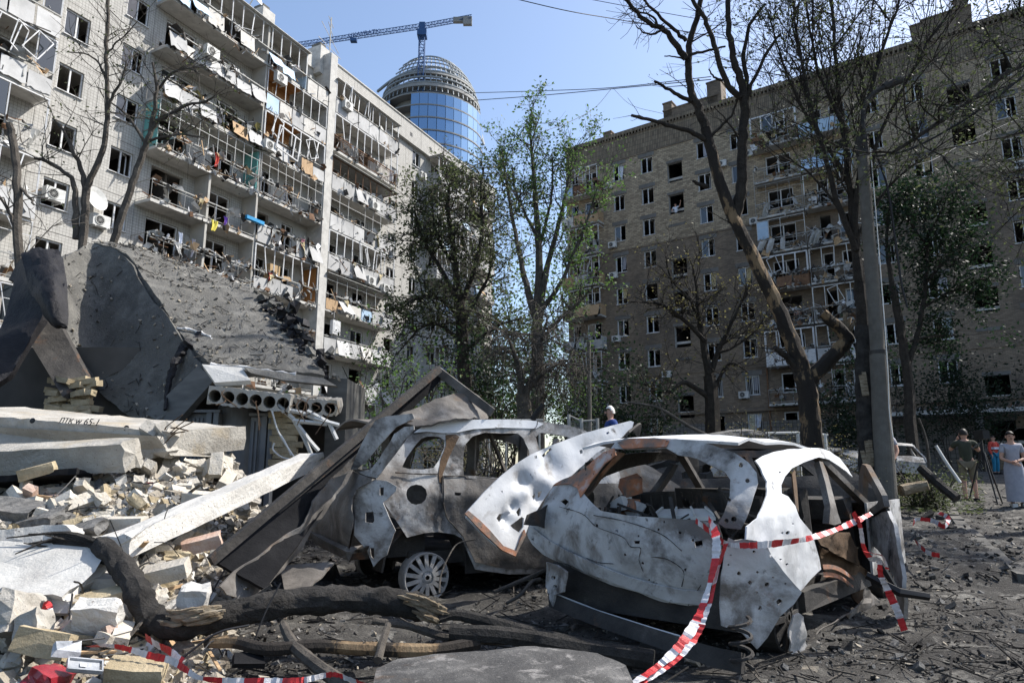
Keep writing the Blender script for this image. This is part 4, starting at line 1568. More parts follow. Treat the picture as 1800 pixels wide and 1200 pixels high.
for _ in range(170):
    t_ = R.random()
    x, y = (lerp(455, 505, t_ * 2), lerp(525, 565, t_ * 2)) if t_ < .5 else (lerp(505, 566, t_ * 2 - 1), lerp(565, 655, t_ * 2 - 1))
    x += R.gauss(4, 12)
    y += R.gauss(6, 11)
    s = R.uniform(.04, .16)
    q.box(at(x, y, lerp(12.0, 9.95, t_) + R.uniform(-.1, .3)), (s, s * .7, s * R.uniform(.3, .8)), rot_rand(.9).to_matrix(), R.choice([0, 0, 0, 1]), s * .25)
q.build('felt_tatters', [M['bitumen_gloss'], M['bitumen']], BN, kind='stuff')
# metal flashings and fascia boards
for pts, t in (([(34, 572, 10.0), (92, 545, 10.3), (157, 668, 10.1), (110, 697, 9.8)], .05), ([(258, 728, 9.5), (348, 642, 9.45), (376, 668, 9.3), (300, 753, 9.3)], .06)):
    q = MB()
    q.slab([A(p) for p in pts], V((.02, .1, -.03)))
    q.build('fascia_plate', M['sheet_metal' if pts[0][0] > 100 else 'soot_metal'], BN)  # left plate darker: the roof's shade on it is put into its colour
q = MB()
q.slab([A(p) for p in [(355, 640, 9.2), (425, 646, 9.3), (440, 668, 9.15), (378, 672, 9.05)]], V((0, .05, -.05)))
q.build('torn_sheet', M['concrete'], BN)
q = MB()
q.slab([A(p) for p in [(428, 645, 9.25), (568, 664, 9.7), (592, 678, 9.55), (500, 668, 9.35), (440, 655, 9.2)]], V((0, .06, -.02)))
q.build('torn_sheet', M['bitumen'], BN)
# torn white lips on the felt
for pts in ([(312, 577, 10.38), (330, 578, 10.36), (352, 585, 10.3), (368, 592, 10.25), (374, 602, 10.15), (366, 612, 10.05), (352, 615, 10.0)], [(452, 520, 12.2), (462, 530, 12.1), (472, 545, 12.0), (478, 560, 11.8), (490, 575, 11.5)],
            [(370, 640, 9.35), (420, 646, 9.4), (470, 652, 9.5), (520, 658, 9.6)]):
    q = MB()
    cc = catmull([A(p) - ray(p[0], p[1]) * .06 for p in pts], 4)
    q.tube(cc, [.012 + .022 * R.random() for _ in cc], 5, rough=.5)
    q.build('torn_lip', M['plaster_shell'], BN)
q = MB()
cc = catmull([A(p) - ray(p[0], p[1]) * .05 for p in [(335, 603, 9.95), (322, 615, 9.9), (308, 635, 9.8), (300, 660, 9.75), (294, 690, 9.6), (290, 720, 9.4)]], 4)
q.tube(cc, [.07 * (1 - i / len(cc)) + .02 for i in range(len(cc))], 6, rough=.4)
q.tube(catmull([A(p) - ray(p[0], p[1]) * .06 for p in [(352, 588, 10.3), (340, 600, 10.15), (325, 605, 10.1), (345, 606, 10.1)]], 3), [.06] * 10, 6, rough=.5)
q.build('tar_run', M['bitumen_gloss'], BN)

def hollow_slab(ctr_px, Y, L, W, H, holes, depthdir, name, label=None):
    """precast slab end: face with round voids that run back into it"""
    return None


def slab_end(p_a, p_b, H, nh, r, back, m='concrete'):
    """hollow core slab whose broken end runs from p_a to p_b (top edge), voids going back along vector back"""
    a, b = A(p_a), A(p_b)
    u = (b - a)
    L = u.length
    u.normalize()
    dn = back.cross(u).normalized()
    if dn.z > 0:
        dn = -dn
    q = MB()
    out = []
    n = 30
    for i in range(n + 1):
        out.append((L * i / n, R.uniform(0, .02)))
    out.append((L + R.uniform(-.03, .03), H * .5))
    for i in range(n + 1):
        out.append((L * (1 - i / n), H - R.uniform(0, .035)))
    hs = [circ(L * (i + .5) / nh, H * .52, r, r, 12) for i in range(nh)]
    vs, fs = cdt(out, hs, .06)
    mp = lambda x, y, d=0.0: a + u * x + dn * y + back.normalized() * (d + .02 * noise.noise(V((x * 9, y * 9, 1))))
    q.add([mp(x, y) for x, y in vs], fs)
    for h in hs:
        k = len(h)
        q.add([mp(x, y) for x, y in h] + [mp(x, y, .9) for x, y in h], [(i, (i + 1) % k, k + (i + 1) % k, k + i) for i in range(k)])
    # top, underside and sides
    e = back
    for i in range(len(out)):
        p, p2 = out[i], out[(i + 1) % len(out)]
        q.quad(mp(*p), mp(*p2), mp(*p2) + e, mp(*p) + e)
    return q


qq = slab_end((368, 676, 9.05), (512, 692, 9.05), .27, 6, .085, V((-.25, 1.5, .15)))
qq.build('hollow_slab', M['concrete_warm'], BN, label='broken hollow core roof slab with six round voids')
qq = slab_end((500, 697, 9.3), (592, 702, 9.3), .24, 4, .078, V((-.25, 1.4, .2)))
qq.build('hollow_slab', M['concrete_warm'], BN, label='broken hollow core roof slab with four round voids')
q = MB()
for k in range(11):
    x = R.uniform(385, 590)
    a = A((x, 690 + (x - 385) * .07 + R.uniform(-6, 12), 9.02 if x < 505 else 9.25))
    q.tube(catmull([a, a + V((R.uniform(-.1, .15), -R.uniform(.05, .2), -R.uniform(.02, .15))), a + V((R.uniform(-.15, .25), -R.uniform(.05, .3), -R.uniform(.15, .45)))], 4), .007, 4)
for k in range(5):
    a = A((R.uniform(285, 315), R.uniform(750, 790), 7.05))
    q.tube(catmull([a, a + V((R.uniform(.05, .15), -.05, R.uniform(-.05, .1))), a + V((R.uniform(.15, .35), -.1, R.uniform(-.15, .15)))], 4), .007, 4)
q.build('bent_rebar', M['rust'], BN, kind='stuff')
# steel doors with ribbed louvres, round tank, brick pier
def ribbed_door(x0, x1, y0, y1, Y, nm):
    a, b = at(x0, y1, Y), at(x1, y1, Y)
    zt = at(x0, y0, Y).z
    q = MB()
    q.bx(a.x, b.x, Y, Y + .05, a.z - .6, zt)
    d = q.build(nm, M['steel_door'], BN)
    n = int((b.x - a.x - .2) / .055)
    q = MB()
    for i in range(n):
        x = a.x + .03 + i * .055
        q.bx(x, x + .028, Y - .03, Y - .002, a.z - .5, zt - .06)
    q.build('louvre', M['steel_door'], d, kind='stuff')
    q = MB()
    q.bx(b.x - .17, b.x - .1, Y - .07, Y - .003, a.z - .6, zt + .01)
    q.bx(b.x - .07, b.x + .0, Y - .08, Y - .003, a.z - .6, zt + .01)
    q.bx(a.x, b.x + .02, Y - .09, Y - .003, zt + .012, zt + .05)
    q.build('door_frame', M['steel_door'], d)


ribbed_door(316, 382, 727, 812, 9.5, 'steel_door')
ribbed_door(436, 480, 733, 815, 9.55, 'steel_door')
c0 = at(410, 800, 9.75)
q = MB()
zt = at(410, 712, 9.75).z
q.lathe((c0.x, 9.85, 0.4), [(.28, 0), (.28, zt - .4), (0.02, zt - .39)], 24)
q.lathe((c0.x, 9.85, zt - .05), [(.285, 0), (.295, .015), (.285, .03)], 24)
q.build('steel_tank', M['steel_door'], BN, smooth=False)
brick_b = MB()
brick_b.box((0, 0, 0), (.25, .12, .085), None, 0, .006)
brick_me = mesh_only(brick_b, 'brick', M['brick_yellow'])
for row in range(9):
    for j in range(2):
        y = 728 + row * 10.5
        p = at(490 + j * 17 + (row % 2) * 6 + R.uniform(-2, 2), y, 9.45)
        piece('brick', brick_me, BN, world_of(BN).inverted() @ p, Euler((R.uniform(-.08, .08), R.uniform(-.1, .1), R.uniform(-.25, .25))), (1.0, 1, .95))
for _ in range(34):
    p = at(R.uniform(92, 165), R.uniform(668, 735), R.uniform(9.9, 10.1))
    piece('brick', brick_me, BN, world_of(BN).inverted() @ p, Euler((R.uniform(-.2, .2), R.uniform(-.2, .2), R.uniform(-.4, .4))))
q = MB()
a = at(576, 665, 10.3)
b = at(606, 770, 10.3)
q.bx(a.x, b.x, 10.3, 11.6, b.z - .8, a.z)
q.build('side_wall', M['sheet_metal'], BN)
q = MB()
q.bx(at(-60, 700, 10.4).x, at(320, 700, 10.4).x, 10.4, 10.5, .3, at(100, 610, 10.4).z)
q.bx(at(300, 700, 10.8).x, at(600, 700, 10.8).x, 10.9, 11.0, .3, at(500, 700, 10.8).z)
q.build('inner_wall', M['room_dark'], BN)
# bent steel frame and wires hanging out of the doorway
q = MB()
for pts in ([(488, 712), (515, 735), (535, 770), (548, 800)], [(515, 739), (575, 745)], [(540, 722), (578, 742), (592, 772)], [(520, 742), (545, 775), (560, 792)], [(505, 720), (530, 725), (560, 738)], [(552, 735), (596, 747)]):
    q.tube([at(x, y, 9.15 + .02 * i) for i, (x, y) in enumerate(pts)], .028, 4)
q.build('bent_door_frame', M['pale_metal'], BN)
q = MB()
for pts in ([(478, 722), (490, 760), (515, 800), (522, 806)], [(490, 760), (500, 775), (512, 800)], [(482, 778), (480, 790), (495, 803), (515, 808)]):
    q.tube(catmull([at(x, y, 9.05) for x, y in pts], 4), .012, 4)
q.build('hanging_wire', M['pale_metal'], BN)

# ------------------------------------------------------------------ concrete beams and slabs on the rubble
def beam(name, label, a, b, w, h, m='concrete_white', roll=0.0, ragged=.03, cat='concrete beam', seg=14, group=None):
    a, b = V(a), V(b)
    d = (b - a).normalized()
    x = UP.cross(d).normalized()
    z = d.cross(x)
    rt = Matrix.Rotation(roll, 3, d)
    x, z = rt @ x, rt @ z
    q = MB()
    rows = []
    n = 4
    prof = []
    for i in range(n):
        prof.append((-w / 2 + w * i / n, h / 2))
    for i in range(n):
        prof.append((w / 2, h / 2 - h * i / n))
    for i in range(n):
        prof.append((w / 2 - w * i / n, -h / 2))
    for i in range(n):
        prof.append((-w / 2, -h / 2 + h * i / n))
    L = (b - a).length
    for k in range(seg + 1):
        t = k / seg
        row = []
        for (px, pz) in prof:
            p = a + d * (L * t) + x * px + z * pz
            e = 0.012 + (ragged if k in (0, seg) else 0)
            p += V((nz(p, 9, 1), nz(p, 9, 5), nz(p, 9, 9))) * e
            row.append(p)
        rows.append(row + [row[0]])
    q.grid(rows)
    np_ = len(prof)
    for k, rev in ((0, False), (seg, True)):
        c = sum((p for p in rows[k][:-1]), V((0, 0, 0))) / np_ + d * (.03 if rev else -.03)
        vs = rows[k][:-1] + [c]
        q.add(vs, [((i + 1) % np_, i, np_) if not rev else (i, (i + 1) % np_, np_) for i in range(np_)])
    return q.build(name, M[m], None, label, cat, group, fixn=True)


beam('concrete_beam', 'long pale concrete beam lying diagonally across the brick rubble', at(205, 962, 5.1), at(548, 808, 7.7), .27, .16, 'concrete_white', -.12)
beam('concrete_beam', 'short thick concrete beam with a curved pencil mark, under the inscribed slab', at(-120, 815, 7.2), at(232, 798, 6.7), .26, .27, 'concrete_warm', .35)
HS = thing('hollow_slab', 'long hollow core slab with handwritten numbers lying above the rubble at left', 'concrete slab', at(100, 800, 7.4))
q = slab_end((-150, 716, 7.6), (300, 757, 7.1), .30, 1, .02, V((.35, 1.1, .12)))
q.build('slab_body', M['concrete_warm'], HS)
q = MB()
a, b = at(-150, 742, 7.45), at(276, 766, 6.95)
a2, b2 = at(-150, 770, 7.3), at(300, 800, 7.1)
q.slab([a, b, b2, a2], V((.2, 1.0, 0)))
q.build('slab_ledge', M['concrete_warm'], HS)
# broken lump with voids at the end of the slab
q = MB()
for i in range(9):
    q.box(at(R.uniform(255, 312), R.uniform(752, 800), 7.15), (.16, .14, .14), rot_rand(.6).to_matrix(), 0, .03)
q.build('broken_end', M['concrete_warm'], HS, kind='stuff')
q = MB()
for x, y in ((57, 739), (222, 752)):
    q.lathe(at(x, y, 7.2) + V((0, -.0, 0)), [(.03, 0), (.002, .004)], 10, (0, -1, .1))
q.build('bolt_hole', M['black'], HS)


def lettering(name, body, size, pos, rot, m, parent, shear=0.0):
    fc = bpy.data.curves.new(name, 'FONT')
    fc.body = body
    fc.size = size
    fc.shear = shear
    fc.extrude = .002
    fo = bpy.data.objects.new(name, fc)
    COL.objects.link(fo)
    bpy.context.view_layer.update()
    me = bpy.data.meshes.new_from_object(fo.evaluated_get(bpy.context.evaluated_depsgraph_get()))
    bpy.data.objects.remove(fo)
    me.materials.clear()
    me.materials.append(M[m])
    o = piece(name, me, parent, world_of(parent).inverted() @ pos if parent else pos)
    o.rotation_euler = rot
    return o


sl_u = (at(300, 757, 7.1) - at(-150, 716, 7.6)).normalized()
lettering('lettering', 'птк w 65-1', .10, at(103, 742, 7.16), Euler((math.pi / 2 - .1, -.05 * 0 - math.asin(sl_u.z) * 1, math.atan2(sl_u.y, sl_u.x))), 'black', HS, .3)
beam('concrete_beam', 'pale concrete kerb beam half buried at the left edge of the rubble', at(-90, 965, 5.3), at(138, 942, 5.5), .36, .16, 'concrete_white', -.2)
beam('concrete_beam', 'dark metal clad board lying on rubble under the short concrete beam', at(-60, 856, 6.5), at(148, 832, 6.6), .3, .06, 'black_sheet', -.2, .005, 'board')


def chunk(name, label, cat, c, size, m, seed, group=None, flat=None, sub=2):
    b = bmesh.new()
    bmesh.ops.create_cube(b, size=1.0)
    bmesh.ops.subdivide_edges(b, edges=b.edges, cuts=sub + 1, use_grid_fill=True)
    rt = rot_rand(.5).to_matrix() if flat is None else flat
    for v in b.verts:
        p = v.co.copy()
        s = V((seed, seed * 2.3, -seed))
        k = 1 - .12 * p.length
        p = p * k + V((noise.noise(p * 2.2 + s), noise.noise(p * 2.2 - s), noise.noise(p * 2.1 + s * 2))) * .15
        v.co = rt @ V((p.x * size[0], p.y * size[1], p.z * size[2]))
    me = bpy.data.meshes.new(name)
    b.to_mesh(me)
    b.free()
    me.materials.append(M[m])
    o = bpy.data.objects.new(name, me)
    COL.objects.link(o)
    o.location = c
    MW[o.name] = Matrix.Translation(V(c))
    tag(o, label, cat, group)
    return o


def flatrot(tx, ty, rz=0.0):
    return Euler((tx, ty, rz)).to_matrix()


chunk('concrete_slab', 'broad flat grey concrete slab fragment at the left edge, over the tangled tape', 'concrete slab', at(35, 1012, 4.75), (1.05, .55, .16), 'concrete', 3, None, flatrot(.55, .05), 4)
chunk('concrete_chunk', 'jagged grey concrete lump below the flat slab at the left edge', 'concrete lump', at(15, 1085, 4.35), (.42, .3, .26), 'concrete_warm', 5)
chunk('concrete_chunk', 'white concrete lump standing beside the tangled tape', 'concrete lump', at(60, 1100, 4.2), (.16, .14, .16), 'concrete_warm', 6)
chunk('concrete_chunk', 'block of pale concrete leaning under the charred trunk bend', 'concrete lump', at(243, 1064, 4.85), (.15, .16, .2), 'concrete_white', 8)
chunk('concrete_chunk', 'grey cube of concrete right of the charred trunk bend', 'concrete lump', at(340, 1055, 4.75), (.19, .18, .2), 'concrete', 9, None, flatrot(.1, .06, .3))
chunk('concrete_chunk', 'triangular white shard of concrete left of the charred trunk', 'concrete lump', at(180, 1028, 4.85), (.24, .12, .15), 'concrete', 12)
chunk('concrete_chunk', 'pinkish slab fragment with smooth face between the two tape loops', 'concrete lump', at(172, 1085, 4.35), (.27, .12, .22), 'concrete_white', 14, None, flatrot(.5, .1, .2))
chunk('asphalt_chunk', 'big black lump of torn asphalt at the left edge of the rubble', 'asphalt lump', at(20, 905, 6.0), (.55, .4, .22), 'asphalt_chunk', 15, None, flatrot(.2, .1), 3)
chunk('asphalt_chunk', 'grey lump of torn asphalt between bricks and pale kerb beam', 'asphalt lump', at(80, 915, 5.9), (.32, .3, .14), 'asphalt_chunk', 18, None, flatrot(.3, -.2), 3)
chunk('asphalt_chunk', 'small asphalt lump in front of the diagonal beam', 'asphalt lump', at(155, 930, 5.7), (.24, .2, .1), 'asphalt_chunk', 19, None, flatrot(.4, -.2), 3)

# ------------------------------------------------------------------ loose bricks, each an object
def brick_mesh(m, holes=False, broken=False, seed=0):
    b = bmesh.new()
    bmesh.ops.create_cube(b, size=1.0)
    bmesh.ops.subdivide_edges(b, edges=b.edges, cuts=1 if not broken else 2, use_grid_fill=True)
    rr = random.Random(seed)
    for v in b.verts:
        p = v.co
        j = .012 if not broken else .04
        v.co = V((p.x * .25, p.y * .12, p.z * .088)) + V((rr.uniform(-j, j) * .5, rr.uniform(-j, j) * .4, rr.uniform(-j, j) * .3))
        if broken and p.x > .1:
            v.co.x *= rr.uniform(.2, .75)
    me = bpy.data.meshes.new('brick')
    b.to_mesh(me)
    b.free()
    me.materials.append(M[m])
    return me


bms = [brick_mesh('brick_pale', seed=i) for i in range(5)] + [brick_mesh('brick_pale', broken=True, seed=20 + i) for i in range(5)] + [brick_mesh('brick_yellow', seed=40), brick_mesh('brick_red', seed=41), brick_mesh('brick_yellow', broken=True, seed=42)]
broken_set = bms[5:10] + [bms[12]]
bgroup = 'loose bricks strewn over the rubble slope'
blab = {'brick_pale': 'pale sand lime brick tumbled on the rubble slope below the substation', 'brick_yellow': 'yellowish brick tumbled on the rubble slope below the substation', 'brick_red': 'pink faced brick tumbled on the rubble slope below the substation'}


def brick_place(p):
    if p.y > 6.9:
        return 'heaped before the steel doors'
    if p.x < -3.4 and p.y > 5.6:
        return 'under the inscribed hollow slab'
    if p.y > 5.5:
        return 'lying along the diagonal concrete beam'
    if p.x > -1.9:
        return 'beside the charred trunk'
    if p.y > 4.6:
        return 'between flat slab and charred trunk'
    return 'in the bottom left corner'


bcol = {'sand_lime_brick': 'pale sand lime brick', 'yellow_brick': 'yellowish brick', 'pink_faced_brick': 'pink faced brick'}


def put_brick(p, rot, me=None, s=1.0, label=None):
    me = me or R.choice(bms)
    o = piece('brick', me, None, p, rot, None, label or (bcol[me.materials[0].name] + (' with broken end ' if me in broken_set else ' ') + brick_place(p)), 'brick', None if label else 'loose bricks ' + brick_place(p))
    o.scale = (s, s, s)
    return o


nb = 0
tries = 0
spots = []
while nb < 200 and tries < 6000:
    tries += 1
    x, y = R.uniform(-40, 560), R.uniform(838, 1190)
    if y < 870 and x < 255:
        continue
    if x > 470 - (y - 815) * .75 and y > 860:
        continue
    if x > 340 and y > 990:
        continue
    if y > 1000 and R.random() < .45:
        continue
    if 240 < x < 560 and y < 838:
        continue
    yl = 962 - (x - 190) * .43
    if 170 < x < 490 and -32 < y - yl < 42:
        continue
    p = on_ground(x, y)
    if p.y > 9.2:
        continue
    dd = [(p - s0).length for s0 in spots]
    h = 0.05
    if dd and min(dd) < .12:
        if R.random() < .5:
            continue
        h += .09
    spots.append(p)
    put_brick(p + V((0, 0, h - .02)), Euler((R.gauss(0, .6), R.gauss(0, .6), R.uniform(0, 6.28))), None, R.choice([.55, .7, .8, .9, 1]))
    nb += 1
# heaped crest in front of the steel doors
for _ in range(70):
    x = R.uniform(270, 520)
    y = 900 - (x - 270) * .32 - R.uniform(0, 55) - 18
    p = at(x, max(y, 812 + R.uniform(0, 8)), R.uniform(7.2, 8.6))
    gz = ground_z(p.x, p.y)
    put_brick(V((p.x, p.y, max(gz + .05, min(p.z, gz + .42)))), Euler((R.gauss(0, .5), R.gauss(0, .6), R.uniform(0, 6.28))), R.choice(bms[:10]))
for (x, y, Y, me, rot, lab) in ((352, 875, 6.3, 'w', (.2, .1, .2), 'whole brick with two core holes, leaning on the diagonal beam'), (222, 920, 5.9, 'w', (.1, 0, .1), 'whole pale brick lying flat above the diagonal beam near its left end'),
                                (355, 955, 5.7, 'r', (.2, -.25, .3), 'pink faced brick in front of the diagonal beam beside the black board'), (292, 1005, 5.0, 'w', (.3, -.2, .2), 'long pale brick right of the charred trunk bend'),
                                (178, 1055, 4.6, 'y', (.25, -.2, .4), 'long yellowish brick left of the charred trunk bend'), (78, 1130, 4.1, 'y', (1.3, .2, .1), 'brown stained brick standing on end by the tangled tape'),
                                (240, 1180, 4.0, 'y', (.3, .1, .2), 'dusty brick at the bottom edge beside the lowest tape'), (66, 828, 6.45, 'y', (.1, -.3, .3), 'yellow brick lying on the dark board under the beams')):
    put_brick(at(x, y, Y), Euler(rot), {'w': bms[0], 'r': bms[11], 'y': bms[10]}[me], 1.15, lab)

# finer rubble and ash, nobody could count it
q = MB()
n = 0
while n < 14500:
    x, y = R.uniform(-60, 600), R.uniform(820, 1215)
    if x > 520 - (y - 815) * .35 and y > 850:
        continue
    p = on_ground(x, y)
    if p.y > 10:
        continue
    s = abs(R.gauss(0, .03)) + .008
    q.box(p + V((0, 0, s * .3)), (s * R.uniform(.7, 1.6), s * R.uniform(.6, 1.2), s * R.uniform(.4, 1)), rot_rand(.8).to_matrix(), R.choice([0, 0, 0, 1, 2, 3, 4]), s * .18)
    n += 1
q.build('rubble', [M['rubble'], M['concrete_white'], M['brick_pale'], M['brick_yellow'], M['asphalt_chunk']], kind='stuff')
q = MB()
n = 0
while n < 19000:
    x, y = R.uniform(300, 1830), R.uniform(850, 1225)
    p = on_ground(x, y)
    if p.y > 24:
        continue
    if noise.noise(V((p.x * .9, p.y * .9, 3))) + .5 * noise.noise(V((p.x * 3, p.y * 3, 9))) < R.uniform(-.45, .45):
        n += .3
        continue
    s = abs(R.gauss(0, .008)) * (1 + p.y * .09) + .004
    if p.y < 7:
        s *= .6
    if R.random() < .03:
        s *= 3
    mi = R.choice([0, 0, 0, 0, 1, 1, 2, 4, 5])
    q.box(p + V((0, 0, s * .3)), (s * R.uniform(.8, 2.6), s * R.uniform(.6, 1.4), s * R.uniform(.3, .9)), rot_rand(.7).to_matrix(), mi, s * .15)
    n += 1
q.build('ash_litter', [M['char'], M['asphalt_chunk'], M['grey_burnt'], M['concrete'], M['kerb'], M['rubble']], kind='stuff')
q = MB()
for _ in range(900):
    x, y = R.uniform(360, 1830), R.uniform(850, 1225)
    p = on_ground(x, y)
    if p.y > 26:
        continue
    L = R.uniform(.05, .35)
    d = V((R.gauss(0, 1), R.gauss(0, 1), R.gauss(0, .15))).normalized() * L
    q.bar(p + V((0, 0, .012)), p + d + V((0, 0, .02 + abs(R.gauss(0, .02)))), R.uniform(.003, .012), R.uniform(.003, .01), mi=R.choice([0, 0, 1]))
q.build('twig_litter', [M['char'], M['bark_grey']], kind='stuff')
q = MB()
for _ in range(150):
    x, y = R.uniform(-20, 480), R.uniform(850, 1200)
    p = on_ground(x, y) + V((0, 0, R.uniform(.04, .16)))
    d = V((R.gauss(0, 1), R.gauss(0, 1), R.gauss(0, .35))).normalized()
    L = R.uniform(.1, .5)
    if R.random() < .5:
        q.tube(catmull([p, p + d * L * .5 + V((0, 0, R.uniform(-.04, .08))), p + d * L], 4), R.uniform(.003, .007), 4, mi=0)
    else:
        q.bar(p, p + d * L, R.uniform(.01, .04), R.uniform(.006, .02), mi=R.choice([1, 2, 2]))
q.build('rubble_splinters', [M['wire'], M['wood'], M['bark_grey']], kind='stuff')
# ------------------------------------------------------------------ burnt cars
class Car:
    def __init__(s, ox, oy, deg, hw, belt, tum, rake, gz=0.0):
        t = math.radians(deg)
        s.h = V((math.sin(t), math.cos(t), 0))
        s.r = V((math.cos(t), -math.sin(t), 0))
        s.o = V((ox, oy, gz))
        s.hw, s.belt, s.tum, s.rake = hw, belt, tum, rake

    def w(s, z):
        z -= s.o.z
        return s.hw - s.tum * max(0, z - s.belt) - .12 * max(0, .35 - z) - .02 * max(0, z - .75) * 0

    def back(s, z, lat):
        z -= s.o.z
        return .26 * (lat / s.hw) ** 2 * .8 + s.rake * max(0, z - s.belt) + .12 * max(0, .55 - z) + .03 * math.sin(z * 7)

    def side(s, off=0.0):
        def f(x, y):
            z = .8
            for _ in range(5):
                p = on_plane(x, y, s.o + s.r * (s.w(z) + off), s.r)
                z = p.z
            return p
        return f

    def rear(s, off=0.0):
        def f(x, y):
            z, lat = .8, 0
            for _ in range(7):
                p = on_plane(x, y, s.o + s.h * (s.back(z, lat) - off), s.h)
                z = p.z
                lat = max(-s.hw, min(s.hw, (p - s.o).dot(s.r)))
            return p
        return f

    def corner(s, h0, lat0, ang=45, off=0.0):
        a = math.radians(ang)
        n = (s.r * math.sin(a) - s.h * math.cos(a)).normalized()
        return lambda x, y: on_plane(x, y, s.o + s.h * h0 + s.r * lat0 + n * off, n)

    def P(s, h, lat, z):
        return s.o + s.h * h + s.r * lat + UP * z

    def mirror(s, mb):
        q = MB()
        q.v = [v - s.r * (2 * (v - s.o).dot(s.r)) for v in mb.v]
        q.f = [tuple(reversed(f)) for f in mb.f]
        q.m = list(mb.m)
        return q


def dents(a, b, sd=0.0):
    return lambda p: a * nz(p, 2.4, sd) + b * nz(p, 7.5, sd + 3) + b * .4 * nz(p, 19, sd + 8) + a * .9 * (.25 - abs(nz(p, 3.6, sd + 5))) + b * .9 * (.2 - abs(nz(p, 11, sd + 1)))


def crop(ox, oy, pts, k=4.0):
    return [(ox + x / k, oy + y / k) for x, y in pts]


def wheel(parent, c, axis, r, spokes=14, m='alu', depth=.17):
    ax = V(axis).normalized()
    q = MB()
    q.lathe(c, [(r * .93, -depth), (r, -depth), (r, -.01), (r * .965, .0), (r * .90, -.012), (r * .90, -depth * .5)], 28, ax)
    x = ax.orthogonal().normalized()
    y = ax.cross(x)
    for k in range(spokes):
        a = 2 * math.pi * k / spokes
        d = x * math.cos(a) + y * math.sin(a)
        q.bar(V(c) + d * r * .26 + ax * .0, V(c) + d * r * .93 - ax * .015, r * .16, .022, ax)
    q.lathe(c, [(.02, .012), (r * .13, .012), (r * .30, .0), (r * .32, -.04)], 20, ax)
    for k in range(5):
        a = 2 * math.pi * k / 5
        d = x * math.cos(a) + y * math.sin(a)
        q.lathe(V(c) + d * r * .2 + ax * .004, [(.012, .006), (.012, 0)], 6, ax)
    o = q.build('wheel', M[m], parent)
    q = MB()
    q.lathe(V(c) - ax * depth * .55, [(.01, 0), (r * .88, 0)], 24, ax)
    q.build('brake_disc', M['soot_metal'], o)
    return o


# ---- estate car, seen from its rear right corner
c1 = Car(-1.905, 7.075, 62, .90, .97, .30, .35, .0)
K1 = thing('burnt_car', 'burnt out grey estate car on bare rims with a black board leaning across its tail', 'car', c1.o)
sd1 = dents(.02, .008, 1)
C5 = lambda p: crop(520, 700, p)
q = MB()
side1 = C5([(560, 570), (640, 470), (700, 395), (770, 300), (830, 192), (960, 152), (1120, 148), (1500, 148), (1650, 155), (1850, 180), (2000, 215), (2090, 255), (2250, 470), (2280, 560), (2290, 1150), (2000, 1220), (1500, 1235), (1260, 1200), (1170, 985), (1120, 955), (1000, 938), (900, 945), (780, 976), (720, 880), (650, 780), (612, 728), (690, 660), (702, 620), (640, 580)])
qwin = C5([(750, 480), (780, 415), (840, 330), (885, 280), (930, 262), (1010, 266), (1048, 292), (1043, 345), (1010, 430), (968, 488), (900, 498), (800, 494)])
dwin = C5([(1180, 540), (1182, 400), (1195, 320), (1245, 265), (1330, 240), (1450, 243), (1560, 246), (1600, 280), (1640, 370), (1650, 480), (1640, 560), (1430, 560), (1300, 548)])
fwin = C5([(1730, 560), (1720, 380), (1690, 270), (1720, 240), (1850, 255), (1980, 290), (2060, 380), (2150, 520), (2160, 570)])
fuel = circ(520 + 847 / 4, 700 + 675 / 4, 18, 18, 12)
hole3 = circ(520 + 1137 / 4, 700 + 672 / 4, 6, 3, 8)
sheet(q, side1, [qwin, dwin, fwin, fuel, hole3], c1.side(), 7.5, .010, sd1)
far = c1.mirror(q)
q.build('side_panel', M['ash_paint_shade'], K1, smooth=True)
far.build('side_panel', M['grey_burnt'], K1, smooth=True)
q = MB()
sheet(q, C5([(900, 190), (945, 160), (1120, 150), (1500, 148), (1690, 158), (1740, 180), (1690, 212), (1450, 205), (1250, 215), (1130, 240), (1040, 243), (920, 232), (830, 240)]), [], c1.side(.015), 7, .010)
q.build('roof_rail', M['ash_paint_sunlit'], K1, smooth=True)
q = MB()
sheet(q, C5([(1055, 255), (1125, 250), (1150, 270), (1085, 400), (1035, 530), (1030, 600), (1008, 590), (1004, 520), (1020, 430), (1060, 330)]), [], c1.side(.006), 6, .010, sd1)
q.build('door_pillar', M['rust'], K1, smooth=True)
q = MB()
sheet(q, C5([(1040, 548), (1185, 548), (1222, 562), (1430, 570), (1720, 590), (2280, 600), (2280, 1150), (1500, 1200), (1260, 1150), (1175, 962), (1105, 885), (1062, 835), (1038, 720)]), [C5([(1112, 662), (1160, 664), (1160, 684), (1112, 682)])], c1.side(.008), 7, .010, sd1)
q.build('front_door', M['grey_burnt'], K1, smooth=True)
q = MB()
sheet(q, C5([(560, 572), (430, 640), (398, 720), (418, 800), (408, 960), (450, 1010), (500, 1070), (548, 1182), (592, 1130), (640, 1100), (690, 950), (700, 930), (650, 830), (612, 730), (640, 712), (700, 650), (706, 620), (640, 580)]),
      [C5([(386, 700), (398, 650), (430, 625), (470, 625), (478, 700), (440, 800), (400, 815)]) if False else C5([(590, 625), (618, 625), (618, 680), (592, 680)]), C5([(490, 800), (545, 795), (552, 860), (540, 875), (488, 870)]), C5([(522, 1050), (552, 1050), (550, 1130), (530, 1110)])], c1.corner(-.02, .86, 50, -.03), 6, .010, sd1)
q.build('rear_corner', M['ash_paint_shade'], K1, smooth=True)
q = MB()
